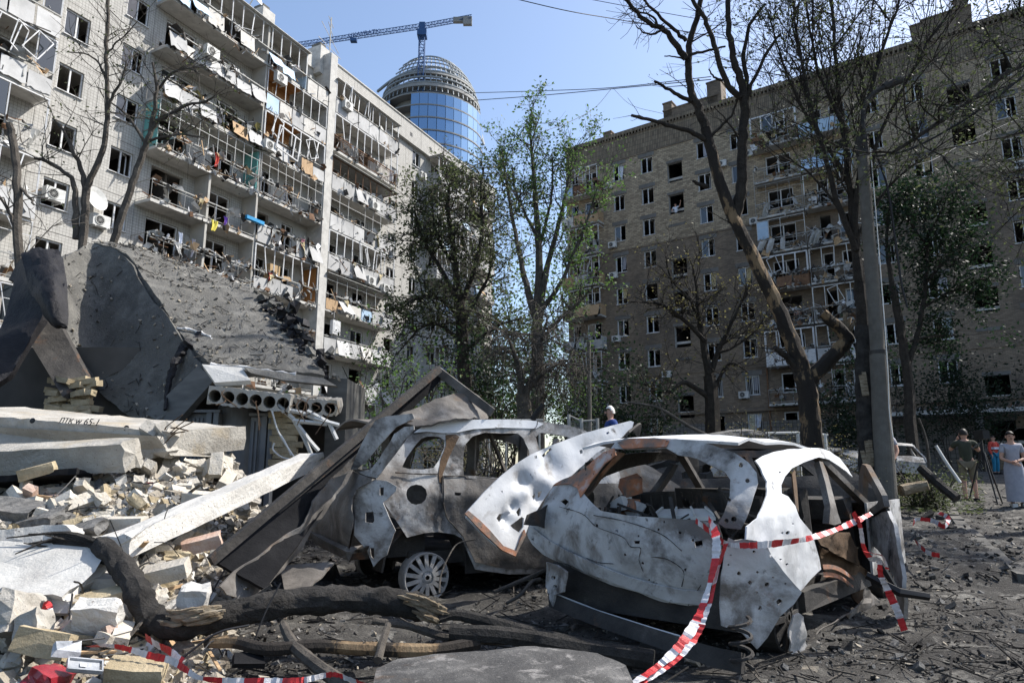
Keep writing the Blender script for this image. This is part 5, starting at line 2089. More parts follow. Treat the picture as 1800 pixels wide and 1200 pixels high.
sheet(q, C5([(385, 498), (460, 540), (556, 568), (440, 630), (398, 700), (392, 780), (408, 830), (372, 1000), (360, 1082), (318, 1060), (200, 1000), (100, 920), (40, 850), (120, 760), (210, 690), (300, 600)]), [C5([(400, 780), (395, 700), (425, 645), (450, 640), (430, 720), (425, 790)])], c1.rear(0), 7, .010, sd1)
q.build('tail_panel', M['grey_burnt'], K1, smooth=True)
q = MB()
sheet(q, C5([(80, 925), (200, 1000), (360, 1078), (380, 1075), (480, 1050), (470, 1080), (400, 1090), (372, 1142), (200, 1060), (80, 985)]), [], c1.rear(.06), 8, .05)
q.build('bumper_beam', M['grey_burnt'], K1)
for st in ([(560, 150), (640, 125), (820, 105), (832, 140), (705, 200), (605, 310), (505, 430), (425, 500), (385, 500), (412, 440), (470, 310), (520, 215)], [(690, 250), (760, 200), (830, 193), (832, 220), (765, 290), (692, 392), (625, 482), (568, 560), (500, 545), (440, 515), (520, 500), (585, 420), (645, 330)]):
    q = MB()
    sheet(q, C5(st), [], c1.corner(.05, .78, 40, 0.02), 6, .010, sd1)
    q.build('tailgate_pillar', M['ash_paint_shade'], K1, smooth=True)
q = MB()
for ln in ([(1035, 545), (1028, 640), (1040, 740), (1065, 840), (1110, 890), (1172, 965)], [(1040, 545), (1180, 545), (1215, 562), (1430, 566)], [(700, 520), (850, 530), (1000, 530)], [(1700, 160), (1690, 200), (1650, 230)]):
    pp = catmull([c1.side(.014)(520 + x / 4, 700 + y / 4) for x, y in ln], 6)
    q.tube(pp, [.004 + .004 * R.random() for _ in pp], 4)
q.build('door_seam', M['soot_metal'], K1, kind='stuff')
# roof, floor, sills, far door posts, seats
q = MB()
rr_ = [[c1.P(h, lat, 1.70 + .05 * (1 - (lat / .7) ** 2) - .10 * max(0, h - 1.9) ** 2 - .05 * max(0, .5 - h) + .02 * math.sin(h * 9 + lat * 4)) for lat in (-.68, -.5, -.25, 0, .25, .5, .66)] for h in (.25, .5, .9, 1.3, 1.7, 2.1, 2.5)]
q.grid(rr_)
q.build('roof', M['grey_burnt'], K1, smooth=True, thick=.02)
q = MB()
q.box(c1.P(2.3, 0, .4), (1.5, 3.3, .12), Matrix((c1.r, c1.h, UP)).transposed())
q.box(c1.P(.45, 0, .55), (1.5, .7, .3), Matrix((c1.r, c1.h, UP)).transposed(), 0, .04)
q.build('floor_pan', M['soot_metal'], K1)
for h, lat in ((1.45, .4), (1.45, -.4), (2.35, .4), (2.35, -.4)):
    q = MB()
    q.box(c1.P(h, lat, .72), (.46, .1, .6), Matrix((c1.r, c1.h, UP)).transposed() @ Matrix.Rotation(.2, 3, 'X'), 0, .02)
    q.box(c1.P(h + .25, lat, .5), (.46, .48, .08), Matrix((c1.r, c1.h, UP)).transposed(), 0, .02)
    q.tube(catmull([c1.P(h - .1, lat - .12, .98), c1.P(h - .12, lat - .1, 1.2), c1.P(h - .12, lat + .1, 1.2), c1.P(h - .1, lat + .12, .98)], 4), .014, 5)
    q.build('seat_frame', M['soot_metal'], K1)
q = MB()
for h in (.9, 2.0, 2.75):
    q.bar(c1.P(h, -.82, .9), c1.P(h - .05, -.66, 1.66), .1, .06)
q.build('far_pillar', M['grey_burnt'], K1, kind='stuff')
for s0, s1, w0, h0 in ((c1.P(2.5, -.6, .95), c1.P(1.9, -.1, 1.68), .03, .05), (c1.P(2.1, .3, .7), c1.P(2.9, -.2, 1.6), .06, .04)):
    q = MB()
    q.bar(s0, s1, w0, h0)
    q.build('fallen_strut', M['grey_burnt'], K1)
q = MB()
sheet(q, crop(520, 700, [(2100, 300), (2500, 480), (2700, 620), (2700, 1150), (2300, 1150), (2280, 560), (2250, 470)]), [], c1.side(-.01), 10, .010, sd1)
q.build('front_wing', M['grey_burnt'], K1)
q = MB()
q.grid([[c1.P(h, .84, z) for h in (1.2, 1.8, 2.4, 3.0)] for z in (.24, .32, .42, .56)])
q.grid([[c1.P(.8 + .42 * math.cos(a), lat, .3 + .42 * math.sin(a)) for a in [math.pi * i / 10 for i in range(11)]] for lat in (.84, .55)])
q.build('sill_panel', M['soot_metal'], K1, thick=.02)
wheel(K1, c1.P(.80, .86, .235), c1.r, .225)
for h, lat, s in ((.80, -.86, -1), (3.45, .86, 1), (3.45, -.86, -1)):
    wheel(K1, c1.P(h, lat, .235), c1.r * s, .225)

# ---- black board with its metal edging, thrown over the tail of the estate car
BB = thing('leaning_board', 'long sooty black board with bent metal edging leaning over the tail of the estate car', 'board', at(420, 1020, 5.4))
q = MB()
q.grid(rough_rows(patch([[A(c) for c in r] for r in [[(772, 650, 7.5), (640, 766, 6.75), (500, 882, 6.0), (374, 985, 5.4)], [(778, 655, 7.52), (650, 776, 6.8), (535, 888, 6.05), (420, 1010, 5.35)], [(785, 660, 7.55), (656, 787, 6.8), (572, 890, 6.15), (466, 1036, 5.35)]]], 8), .03, 2, 4))
o = q.build('board', M['black_sheet'], BB, smooth=True, thick=.03)
q = MB()
q.bar(A((772, 648, 7.42)), A((370, 986, 5.3)), .05, .075)
q.bar(A((640, 776, 6.62)), A((490, 900, 5.85)), .012, .02)
q.build('edging_strip', M['soot_metal'], BB)
q = MB()
q.bar(A((768, 650, 7.5)), A((866, 725, 7.2)), .03, .09)
q.build('folded_strip', M['grey_burnt'], BB)
q = MB()
sheet(q, [(388, 1030), (410, 1008), (470, 962), (520, 925), (548, 880), (600, 830), (628, 795), (636, 800), (610, 850), (566, 910), (545, 930), (520, 975), (472, 1030), (455, 1056), (440, 1060), (398, 1044)], [circ(431, 1034, 4, 3)], lambda x, y: at(x, y, 5.2 + (x - 390) * .0052), 8, .015, dents(.06, .02, 6))
q.build('bent_metal', M['grey_burnt'], BB, smooth=True)
q = MB()
sheet(q, [(492, 1000), (540, 992), (588, 988), (560, 1015), (528, 1046), (500, 1035)], [], lambda x, y: at(x, y, 5.5 + (1046 - y) * .012), 8, .015, dents(.03, .01, 9))
q.build('bent_metal', M['grey_burnt'], BB, smooth=True)
RS = MB()
pr = patch([[A(c) for c in r] for r in [[(690, 738, 6.9), (740, 716, 7.1), (790, 697, 7.3), (832, 692, 7.5), (846, 706, 7.8)], [(715, 745, 6.8), (760, 735, 6.9), (800, 720, 7.1), (835, 712, 7.4), (850, 722, 7.7)], [(735, 750, 6.75), (780, 742, 6.8), (820, 738, 7.0), (848, 738, 7.3), (856, 736, 7.6)]]], 8)
RS.grid(rough_rows(pr, .03, 4, 3))
RS.build('roof_sheet', M['grey_burnt'], None, 'crumpled rusty roof sheet lying on top of the estate car', 'sheet metal', smooth=True, thick=.02)

# ---- hatchback in front, seen from behind, its right side turned to us
P1 = V((1.443, 4.30, 0))
c2 = Car(0, 0, 41.6, .875, .93, .42, .62, 0.0)
c2.o = P1 - c2.r * .875
K2 = thing('burnt_car', 'burnt out white hatchback nearest the camera, barrier tape tied round its empty rear window', 'car', c2.o)
sd2 = dents(.022, .010, 11)
H4 = lambda p: crop(800, 730, p)
G4 = lambda p: crop(1200, 750, p)
bullet = [[(x + r * R.uniform(.55, 1.25) * math.cos(a), y + r * R.uniform(.55, 1.25) * math.sin(a)) for a in [2 * math.pi * i / 7 for i in range(7)]] for x, y, r in ((1083, 932, 3), (1123, 942, 2), (1168, 917, 2), (1195, 936, 3), (1218, 949, 3), (1130, 990, 3), (1098, 975, 3), (1049, 923, 3.5), (1158, 930, 2.5), (1040, 1000, 2.5), (1205, 1000, 3), (1140, 1020, 2.5))]
plate = [[(1221, 951), (1234, 949), (1236, 961), (1223, 962)], [(1115, 950), (1126, 950), (1125, 955), (1116, 955)]]
q = MB()
tail = H4([(500, 830), (515, 785), (530, 752), (548, 742), (600, 672), (640, 592), (690, 500), (760, 470), (850, 440), (885, 520), (920, 566), (960, 610), (1020, 668), (1100, 682), (1200, 700), (1350, 712), (1500, 722), (1640, 730), (1700, 735), (1850, 760), (1880, 850), (1870, 1000), (1800, 1180), (1740, 1330), (1640, 1340), (1500, 1320), (1300, 1260), (1100, 1190), (900, 1110), (740, 1040), (620, 970), (540, 905), (505, 860)])
sheet(q, tail, bullet + plate + [H4([(740, 600), (770, 580), (800, 605), (775, 628)])], c2.rear(), 8, .010, sd2)
q.build('tailgate', M['ash_paint_shade'], K2, smooth=True)
q = MB()
sheet(q, H4([(540, 880), (640, 960), (760, 1030), (930, 1105), (1120, 1180), (1320, 1250), (1520, 1312), (1740, 1335), (1780, 1240), (1600, 1230), (1400, 1190), (1200, 1130), (1000, 1050), (800, 960), (640, 870), (560, 800), (530, 780), (515, 830)]), [], c2.rear(.03), 8, .010, dents(.008, .006, 3))
q.build('tailgate_lip', M['ash_paint_shade'], K2, smooth=True)
q = MB()
for ln in ([(980, 700), (1200, 742), (1450, 830), (1600, 950)], [(740, 640), (900, 690), (1000, 780), (1180, 850), (1240, 920), (1310, 930), (1300, 1010), (1330, 1100)], [(1380, 990), (1500, 1010), (1610, 1090), (1600, 1200)], [(1640, 1340), (1740, 1180), (1860, 1000), (1880, 850)], [(760, 1035), (1000, 1120), (1300, 1225), (1600, 1300)], [(930, 1000), (1010, 1030), (1120, 1040)]):
    pp = catmull([c2.rear(.0)(800 + x / 4, 730 + y / 4) - c2.h * .012 for x, y in ln], 6)
    q.tube(pp, [.0012 + .0028 * R.random() for _ in pp], 4)
q.build('cracked_seam', M['soot_metal'], K2, kind='stuff')
# window surround: left post, roof edge, right post
q = MB()
sheet(q, H4([(690, 490), (760, 450), (850, 410), (900, 370), (1000, 300), (1080, 250), (1120, 230), (1135, 280), (1060, 340), (980, 430), (930, 500), (905, 545), (880, 575), (860, 510), (800, 480)]), [circ(800 + 912 / 4, 730 + 372 / 4, 3), circ(800 + 965 / 4, 730 + 482 / 4, 2)], c2.rear(.02), 6, .010, sd2)
q.build('window_post', M['orange_rust'], K2, smooth=True)
q = MB()
sheet(q, H4([(905, 545), (960, 500), (1040, 400), (1130, 300), (1140, 255), (1200, 270), (1120, 350), (1040, 440), (960, 530), (925, 570)]), [], c2.rear(-.06), 6, .010, sd2)
q.build('inner_post', M['rust'], K2, smooth=True)
q = MB()
sheet(q, H4([(1100, 235), (1130, 190), (1200, 160), (1400, 152), (1600, 168), (1700, 180), (1800, 205), (1960, 260), (2060, 330), (2120, 400), (2130, 470), (2090, 600), (2050, 720), (2010, 800), (1900, 790), (1850, 755), (1895, 680), (1930, 560), (1935, 450), (1900, 400), (1800, 350), (1700, 300), (1560, 270), (1480, 225), (1300, 235), (1180, 240)]),
      [circ(800 + 2010 / 4, 730 + 350 / 4, 4), circ(800 + 2055 / 4, 730 + 455 / 4, 4), circ(800 + 1928 / 4, 730 + 590 / 4, 3), circ(1290, 912, 5), circ(1277, 915, 4)], c2.rear(.01), 6, .010, sd2)
q.build('window_surround', M['ash_paint_shade'], K2, smooth=True)
q = MB()
sheet(q, H4([(1140, 190), (1230, 158), (1440, 158), (1500, 175), (1480, 215), (1300, 222), (1180, 232)]), [], c2.rear(.03), 6, .012, sd2)
q.build('roof_edge', M['orange_rust'], K2, smooth=True)
# right rear quarter
q = MB()
quarter = G4([(515, 235), (560, 205), (640, 175), (740, 155), (850, 150), (960, 150), (1040, 170), (1110, 215), (1170, 290), (1200, 350), (1180, 330), (1130, 290), (1060, 240), (960, 212), (860, 245), (770, 290), (715, 350), (692, 410), (700, 465), (740, 490), (790, 555), (830, 640), (880, 700), (910, 740), (935, 830), (965, 950), (970, 1000), (900, 1070), (830, 1160), (790, 1120), (700, 1010), (620, 920), (600, 840), (520, 800), (440, 790), (450, 700), (530, 640), (590, 480), (600, 380), (560, 290)])
mkh = lambda l: [[(1200 + x / 4 + r * R.uniform(.6, 1.25) * math.cos(a), 750 + y / 4 + r * R.uniform(.6, 1.25) * math.sin(a)) for a in [2 * math.pi * i / 7 for i in range(7)]] for x, y, r in l]
sheet(q, quarter, mkh([(740, 740, 4), (780, 680, 1.5), (710, 745, 2.5), (680, 320, 2), (690, 930, 2), (735, 965, 2.5)]), c2.side(), 7, .010, dents(.015, .008, 21))
far = c2.mirror(q)
q.build('rear_quarter', M['ash_paint_sunlit'], K2, smooth=True)
far.build('rear_quarter', M['soot_metal'], K2, smooth=True)
q = MB()
sheet(q, G4([(960, 240), (985, 245), (1020, 330), (1060, 480), (1090, 600), (1115, 675), (1070, 690), (1030, 680), (1040, 560), (1005, 400)]), [], c2.side(-.02), 5, .05)
far = c2.mirror(q)
q.build('middle_pillar', M['grey_burnt'], K2, smooth=True)
far.build('middle_pillar', M['soot_metal'], K2, smooth=True)
q = MB()
sheet(q, G4([(790, 300), (805, 420), (812, 520), (818, 600), (795, 560), (780, 430), (770, 330)]), [], c2.side(-.02), 4, .010)
q.build('door_post', M['rust'], K2)
# seam between tail and quarter: the rear corner with its holes
q = MB()
sheet(q, G4([(430, 790), (370, 800), (330, 780), (300, 900), (270, 1080), (265, 1250), (280, 1400), (420, 1450), (520, 1560), (600, 1480), (690, 1330), (780, 1240), (835, 1160), (790, 1110), (700, 1005), (630, 910), (600, 850), (520, 800)]),
      mkh([(395, 1030, 4), (500, 875, 3), (475, 1095, 4), (325, 968, 2), (530, 1020, 2.5), (620, 905, 3), (600, 1110, 5), (640, 1060, 2), (690, 960, 3), (720, 1100, 2), (525, 1165, 2), (550, 1275, 4), (340, 900, 1.5), (680, 1230, 5)]), c2.corner(.0, .84, 42, -.02), 7, .02, dents(.02, .012, 31))
q.build('rear_corner', M['ash_paint_shade'], K2, smooth=True)
# bumper bar, lower dark valance
q = MB()
q.grid(patch([[A(c) for c in r] for r in [[(972, 1042, 5.35), (1050, 1072, 5.0), (1150, 1105, 4.6), (1250, 1135, 4.3), (1310, 1148, 4.15)], [(974, 1066, 5.33), (1050, 1100, 4.96), (1150, 1136, 4.56), (1250, 1170, 4.27), (1310, 1185, 4.12)]]], 5))
q.build('bumper_bar', M['soot_metal'], K2, thick=.05)
q = MB()
q.tube([A((975, 1043, 5.34)), A((1050, 1073, 4.98)), A((1150, 1105, 4.58)), A((1195, 1118, 4.44))], .008, 5)
q.build('bright_edge', M['pale_metal'], K2)
q = MB()
sheet(q, crop(900, 900, [(240, 350), (300, 370), (370, 420), (360, 560), (300, 580), (290, 660), (240, 520)]), [circ(971, 1015, 4), circ(975, 1030, 3)], c2.corner(.1, -.86, -30, .0), 6, .02, sd2)
q.build('bumper_bracket', M['ash_paint_shade'], K2)
Rm2 = Matrix((c2.r, c2.h, UP)).transposed()
q = MB()
q.box(c2.P(1.9, 0, .30), (1.15, 3.4, .1), Rm2, 0, .03)
q.box(c2.P(.35, 0, .38), (1.45, .5, .3), Rm2)
q.box(c2.P(3.5, 0, .55), (1.3, .9, .5), Rm2, 0, .06)
q.box(c2.P(1.95, .74, .28), (.07, 1.7, .12), Rm2, 0, .02)
q.box(c2.P(1.95, -.74, .28), (.07, 1.7, .12), Rm2, 0, .02)
q.build('floor_pan', M['soot_metal'], K2)
q = MB()
rows = [[c2.P(h, lat, 1.43 + .06 * (1 - (lat / .66) ** 2) - .14 * max(0, h - 1.5) ** 2 - .25 * max(0, .55 - h) + .012 * math.sin(h * 8 + lat * 5)) for lat in (-.66, -.45, -.2, 0, .2, .45, .66)] for h in (.42, .6, .9, 1.2, 1.5, 1.8, 2.05)]
q.grid(rows)
q.build('roof', M['ash_paint_sunlit'], K2, smooth=True, thick=.02)
q = MB()
sheet(q, G4([(945, 790), (1000, 760), (1080, 740), (1160, 740), (1200, 800), (1230, 900), (1250, 980), (1200, 960), (1090, 905), (1000, 850), (960, 830)]), [], c2.side(-.06), 6, .010, dents(.05, .02, 3))
sheet(q, G4([(960, 830), (1010, 860), (1100, 910), (1210, 960), (1280, 1000), (1300, 1100), (1310, 1250), (1270, 1280), (1200, 1200), (1100, 1070), (1000, 1060), (985, 960)]), [], c2.side(-.12), 6, .010, dents(.05, .02, 8))
q.build('torn_door_inner', M['rust'], K2, smooth=True)
q = MB()
for off, y0 in ((0, 975), (.02, 1030)):
    q.grid(patch([[c2.side(-.02 - off)(1200 + x / 4, 750 + (y + y0 - 975) / 4) for x, y in r] for r in [[(985, 965), (1060, 970), (1130, 1000), (1200, 1060)], [(990, 1000), (1060, 1000), (1130, 1030), (1205, 1080)]]], 4))
q.build('arch_lip', M['orange_rust'], K2)
q = MB()
sheet(q, crop(1350, 900, [(350, 860), (460, 760), (570, 700), (640, 640), (680, 520), (760, 590), (800, 680), (840, 830), (760, 840), (600, 800), (540, 720), (440, 790)]), [], c2.side(-.03), 8, .010, dents(.05, .02, 4))
q.build('door_sill', M['grey_burnt'], K2, smooth=True)
# open front door: frame and skin swung outwards
dd = (-c2.h * math.cos(.5) + c2.r * math.sin(.5)).normalized()
dn = dd.cross(UP).normalized()
dp = c2.P(2.75, .86, .6)
dmap = lambda x, y: on_plane(x, y, dp, dn)
q = MB()
sheet(q, G4([(1260, 260), (1285, 270), (1340, 370), (1400, 480), (1418, 560), (1350, 610), (1250, 660), (1180, 690), (1215, 560), (1235, 420), (1240, 330)]), [G4([(1272, 320), (1330, 420), (1375, 520), (1360, 545), (1290, 590), (1255, 560), (1270, 420)])], dmap, 5, .045)
q.build('door_frame', M['grey_burnt'], K2)
q = MB()
sheet(q, G4([(1400, 600), (1425, 590), (1470, 680), (1500, 790), (1520, 950), (1545, 1060), (1560, 1180), (1550, 1420), (1500, 1180), (1480, 1050), (1400, 900), (1340, 840), (1290, 700), (1340, 640)]), [], dmap, 6, .03, dents(.03, .012, 4))
q.build('front_door', M['ash_paint_shade'], K2, smooth=True)
q = MB()
sheet(q, G4([(1180, 690), (1260, 650), (1350, 610), (1410, 570), (1412, 590), (1340, 650), (1250, 700), (1180, 730), (1030, 715), (1040, 700)]), [], lambda x, y: dmap(x, y) - dn * .02, 6, .03)
q.bar(crop_pt := dmap(1523, 1010), dmap(1630, 1048), .06, .05) if False else None
q.tube([A((1523, 1010, 5.6)), A((1580, 1040, 5.5)), A((1632, 1048, 5.5))], [.03, .035, .03], 6)
q.tube(catmull([A((1545, 985, 5.6)), A((1560, 1010, 5.6)), A((1572, 1030, 5.6))], 4), .022, 6)
q.build('black_trim', M['black'], K2)
# burnt insides
q = MB()
for (h, lat) in ((.95, -.35), (.95, .35), (1.9, -.38), (1.9, .38)):
    q.box(c2.P(h, lat, .74), (.44, .07, .62), Rm2 @ Matrix.Rotation(.25, 3, 'X'), 0, .03)
    for k in range(5):
        q.bar(c2.P(h - .05, lat - .2 + k * .1, .48), c2.P(h - .18, lat - .2 + k * .1, 1.02), .012, .012)
q.build('seat_frame', M['soot_metal'], K2)
q = MB()
for _ in range(300):
    c = c2.P(R.uniform(.3, 1.5), R.uniform(-.7, .7), R.uniform(.62, .92))
    d = V((R.gauss(0, 1), R.gauss(0, 1), R.gauss(0, .5))).normalized() * R.uniform(.04, .22)
    q.bar(c - d, c + d, R.uniform(.008, .035), R.uniform(.006, .03), mi=R.choice([0, 0, 0, 0, 1, 1, 2]) if d.length < .12 else 0)
q.build('burnt_wreckage', [M['soot_metal'], M['grey_burnt'], M['ash_paint_sunlit']], K2, kind='stuff')
for x, y, m in ((1088, 889, 'ash_paint_sunlit'), (1112, 893, 'ash_paint_sunlit'), (1105, 888, 'orange_rust'), (1110, 850, 'orange_rust')):
    q = MB()
    q.box(A((x, y, 5.6)), (.16, .12, .1), rot_rand(.5).to_matrix(), 0, .03)
    q.build('melted_lump', M[m], K2)
q = MB()
pl = [A(t) for t in ((1152, 905, 5.15), (1165, 894, 5.3), (1240, 893, 5.1), (1258, 908, 4.9))]
q.slab(pl, V((0, 0, -.03)))
for k in range(4):
    q.bar(pl[0].lerp(pl[3], k / 3) + V((0, 0, .01)), pl[1].lerp(pl[2], k / 3) + V((0, 0, .01)), .014, .014)
q.build('parcel_tray', M['pale_metal'], K2)
sw = c2.P(2.3, -.36, .88)
q = MB()
wa = (c2.h * -1 + UP * .5).normalized()
wx = c2.r
wy = wa.cross(wx)
q.tube([sw + wx * (.18 * math.cos(a)) + wy * (.18 * math.sin(a)) for a in [2 * math.pi * i / 24 for i in range(25)]], .013, 6)
for a in (.3, 2.8, 4.7):
    q.bar(sw, sw + wx * (.18 * math.cos(a)) + wy * (.18 * math.sin(a)), .02, .015)
q.build('steering_wheel', M['grey_burnt'], K2)
q = MB()
q.box(c2.P(2.62, 0, .86), (1.4, .2, .2), Rm2, 0, .04)
q.build('dashboard', M['soot_metal'], K2)
for h in (2.95,):
    for s in (-1, 1):
        q = MB()
        q.bar(c2.P(2.0, .62 * s, 1.38), c2.P(2.85, .78 * s, .92), .07, .05)
        q.build('front_pillar', M['grey_burnt'], K2)
q = MB()
q.grid([[c2.P(h, lat, z + .03 * nz(c2.P(h, lat, z), 3)) for lat in (-.78, -.4, 0, .4, .78)] for h, z in ((2.85, .94), (3.2, .9), (3.6, .82), (3.95, .66))])
q.build('bonnet', M['grey_burnt'], K2, smooth=True, thick=.02)
for s in (-1, 1):
    q = MB()
    q.grid([[c2.P(h, .84 * s, z) for h in (2.7, 3.1, 3.5, 3.9)] for z in (.3, .55, .8, .93)])
    q.build('front_wing', M['ash_paint_shade'], K2, thick=.02)
wheel(K2, c2.P(.72, .80, .24), c2.r, .235, 10, 'soot_metal', .2)
for h, lat, s in ((.72, -.8, -1), (3.3, .8, 1), (3.3, -.8, -1)):
    wheel(K2, c2.P(h, lat, .24), c2.r * s, .235, 10, 'soot_metal', .2)
q = MB()
sheet(q, crop(1350, 900, [(195, 730), (230, 710), (255, 735), (262, 800), (265, 900), (290, 940), (270, 1010), (280, 1090), (310, 1180), (290, 1210), (240, 1090), (190, 1130), (185, 1000), (175, 880)]), [], c2.side(.03), 6, .010, dents(.05, .02, 14))
q.build('melted_cover', M['alu'], K2, smooth=True)
# coil spring and axle under the tail
q = MB()
pts = [A((1305, 1175, 4.1)) + V((.06 * math.cos(a), .06 * math.sin(a), .014 * a)) for a in [i * .45 for i in range(44)]]
q.tube(pts, .011, 5)
q.build('coil_spring', M['soot_metal'], K2)
q = MB()
q.bar(c2.P(.72, -.7, .24), c2.P(.72, .7, .24), .08, .08)
q.build('axle', M['soot_metal'], K2)

# ---- torn white body panel thrown between the two cars
def tmap(x, y):
    t = (x - 820) / 290.0
    s = (y - 740) / 235.0
    Y = 5.95 + .95 * t - .25 * (s - .5) + .18 * t * (1 - s)
    return at(x, y, Y)


dl = [(tmap(x, y), r, a) for x, y, r, a in ((920, 845, .09, .06), (950, 870, .10, .07), (905, 890, .06, .05), (925, 865, .05, -.04), (970, 820, .12, .05), (960, 795, .08, .03), (890, 910, .06, .05), (940, 900, .08, .04))]


def tdisp(p):
    v = .02 * nz(p, 2.3, 41) + .008 * nz(p, 8, 4)
    for c, r, a in dl:
        v -= a * math.exp(-((p - c).length / r) ** 2)
    return v


q = MB()
tp = H4([(72, 690), (100, 655), (200, 545), (330, 420), (430, 340), (540, 270), (700, 200), (900, 125), (1100, 70), (1235, 36), (1258, 45), (1250, 80), (1180, 150), (1100, 200), (1000, 260), (900, 350), (820, 420), (690, 490), (640, 590), (580, 680), (530, 750), (500, 830), (470, 900), (425, 988), (330, 945), (270, 905), (150, 790), (80, 720)])
sheet(q, tp, [H4(h) for h in ([(625, 275), (680, 222), (688, 235), (640, 288)], [(555, 285), (575, 280), (580, 298), (560, 303)], [(880, 240), (900, 238), (903, 262), (884, 268)], [(1065, 118), (1085, 112), (1086, 124), (1068, 132)], [(295, 720), (320, 688), (352, 685), (350, 720), (318, 750)], [(440, 675), (460, 642), (470, 660), (462, 700), (445, 705)], [(395, 770), (470, 710), (488, 720), (484, 780), (455, 822), (410, 790)], [(565, 560), (585, 540), (600, 555), (580, 585)], [(608, 530), (630, 522), (628, 560), (612, 570)], [(322, 532), (335, 526), (334, 545)])],
      tmap, 6.5, .02, tdisp)
TPo = thing('torn_car_panel', 'torn white bonnet panel full of dents and holes leaning between the two burnt cars', 'car panel', tmap(900, 970))
q.build('panel_skin', M['ash_paint_sunlit'], TPo, smooth=True)
q = MB()
sheet(q, H4([(72, 690), (160, 785), (270, 890), (330, 945), (425, 988), (480, 880), (500, 840), (488, 800), (430, 950), (340, 915), (250, 810), (180, 740), (95, 668)]), [], lambda x, y: tmap(x, y) - ray(x, y) * .02, 6, .02)
q.build('folded_edge', M['orange_rust'], TPo)
q = MB()
sheet(q, H4([(100, 655), (230, 560), (330, 560), (340, 640), (250, 740), (180, 720), (90, 680)]), [], lambda x, y: tmap(x, y) - ray(x, y) * .008, 6, .01, dents(.01, .01, 2))
q.build('scorched_patch', M['grey_burnt'], TPo) if False else None
q = MB()
for k in range(6):
    q.tube(catmull([A((1090 + k * 3, 775 - k * 3, 6.2)), A((1110 + k * 3, 755 - k * 2, 6.4)), A((1122, 768, 6.5))], 4), .012, 4)
q.build('cable_bundle', M['soot_metal'], TPo)


# ---- plainer wrecks further off
def wreck(label, ox, oy, deg, gz, m1, m2, L=4.2, Hh=1.42, seed=1, hw=.85, nm='burnt_car', crush=.0):
    c = Car(ox, oy, deg, hw, .85, .4, .5, gz)
    t = thing(nm, label, 'car', c.o)
    prof = [(.05, .45), (.0, .8), (.15, .98), (.55, 1.32 * Hh / 1.42), (1.0, Hh), (1.9, Hh - .02), (2.6, 1.1), (2.85, .98), (3.9, .86), (L, .7), (L, .35), (3.75, .3), (3.65, .55), (3.4, .66), (3.1, .55), (3.0, .28), (1.3, .28), (1.2, .55), (.95, .66), (.65, .55), (.55, .3)]
    w1 = [(.75, 1.0), (.95, 1.26 * Hh / 1.42), (1.5, Hh - .1), (1.5, .97)]
    w2 = [(1.6, .97), (1.6, Hh - .1), (1.95, Hh - .12), (2.5, 1.02), (2.5, .95)]
    q = MB()
    sheet(q, prof, [w1, w2], lambda h, z: c.P(h, c.w(z + gz) - .0, z * (1 - crush * max(0, min(1, (z - .8) / .4)))), .12, .03, dents(.05, .02, seed))
    b = c.mirror(q)
    q.build('side_panel', M[m1], t, smooth=True)
    b.build('side_panel', M[m1], t, smooth=True)
    for nm2, pr, mm in (('roof', [(.55, 1.32 * Hh / 1.42), (1.0, Hh), (1.5, Hh + .03), (1.9, Hh)], m1), ('bonnet', [(2.85, .97), (3.4, .93), (3.9, .86), (L, .68)], m2), ('tailgate', [(.0, .5), (.0, .8), (.15, .98)], m1), ('front_end', [(L, .32), (L + .03, .5), (L, .68)], m2)):
        q = MB()
        q.grid([[c.P(h, lat * (c.w(z + gz) - .01), (z + .04 * (1 - lat * lat)) * (1 - crush * max(0, min(1, (z - .8) / .4))) + .05 * nz(c.P(h, lat, z), 2.2, seed)) for lat in (-1, -.6, -.2, .2, .6, 1)] for h, z in pr])
        q.build(nm2, M[mm], t, smooth=True, thick=.02)
    q = MB()
    q.box(c.P(2.0, 0, .3), (hw * 1.7, 3.4, .12), Matrix((c.r, c.h, UP)).transposed())
    for h in (1.1, 2.0):
        for lat in (-.38, .38):
            q.box(c.P(h, lat, .72), (.44, .09, .6), Matrix((c.r, c.h, UP)).transposed(), 0, .05)
    q.build('floor_pan', M['soot_metal'], t)
    for h in (.92, 3.4):
        for s in (-1, 1):
            wheel(t, c.P(h, (hw - .06) * s, .25), c.r * s, .23, 10, 'soot_metal')
    return t


wreck('burnt dark car with flattened roof just behind the white hatchback', 4.5, 9.7, -96, .18, 'soot_metal', 'soot_metal', Hh=1.38, seed=5, crush=.05)
w3 = at(1568, 820, 18.9)
wreck('pale burnt car with buckled roof among fallen branches behind the concrete pole', w3.x, 18.9, 24, ground_z(w3.x, 18.9), 'ash_paint_shade', 'grey_burnt', L=4.0, Hh=1.45, seed=8, crush=.08)
w4 = at(1215, 800, 19.5)
wreck('dust covered car under the bare courtyard tree', w4.x, 19.5, 80, ground_z(w4.x, 19.5) + .25, 'asphalt_chunk', 'asphalt_chunk', Hh=1.45, seed=12)
w5 = at(1532, 800, 17.8)
wreck('wrecked pale car between the forked tree and the dark split tree', w5.x, 17.8, -84, ground_z(w5.x, 17.8), 'ash_paint_shade', 'soot_metal', Hh=1.4, seed=15, crush=.15)
# ------------------------------------------------------------------ trees
def limb_pts(pts, Y0, Y1, k=4, wob=.02):
    n = len(pts)
    P3 = [at(x, y, lerp(Y0, Y1, i / max(1, n - 1))) for i, (x, y) in enumerate(pts)]
    out = catmull(P3, k)
    return [p + V((R.uniform(-wob, wob), R.uniform(-wob, wob), 0)) if 0 < i < len(out) - 1 else p for i, p in enumerate(out)]


def taper(n, r0, r1):
    return [lerp(r0, r1, (i / max(1, n - 1)) ** .8) for i in range(n)]


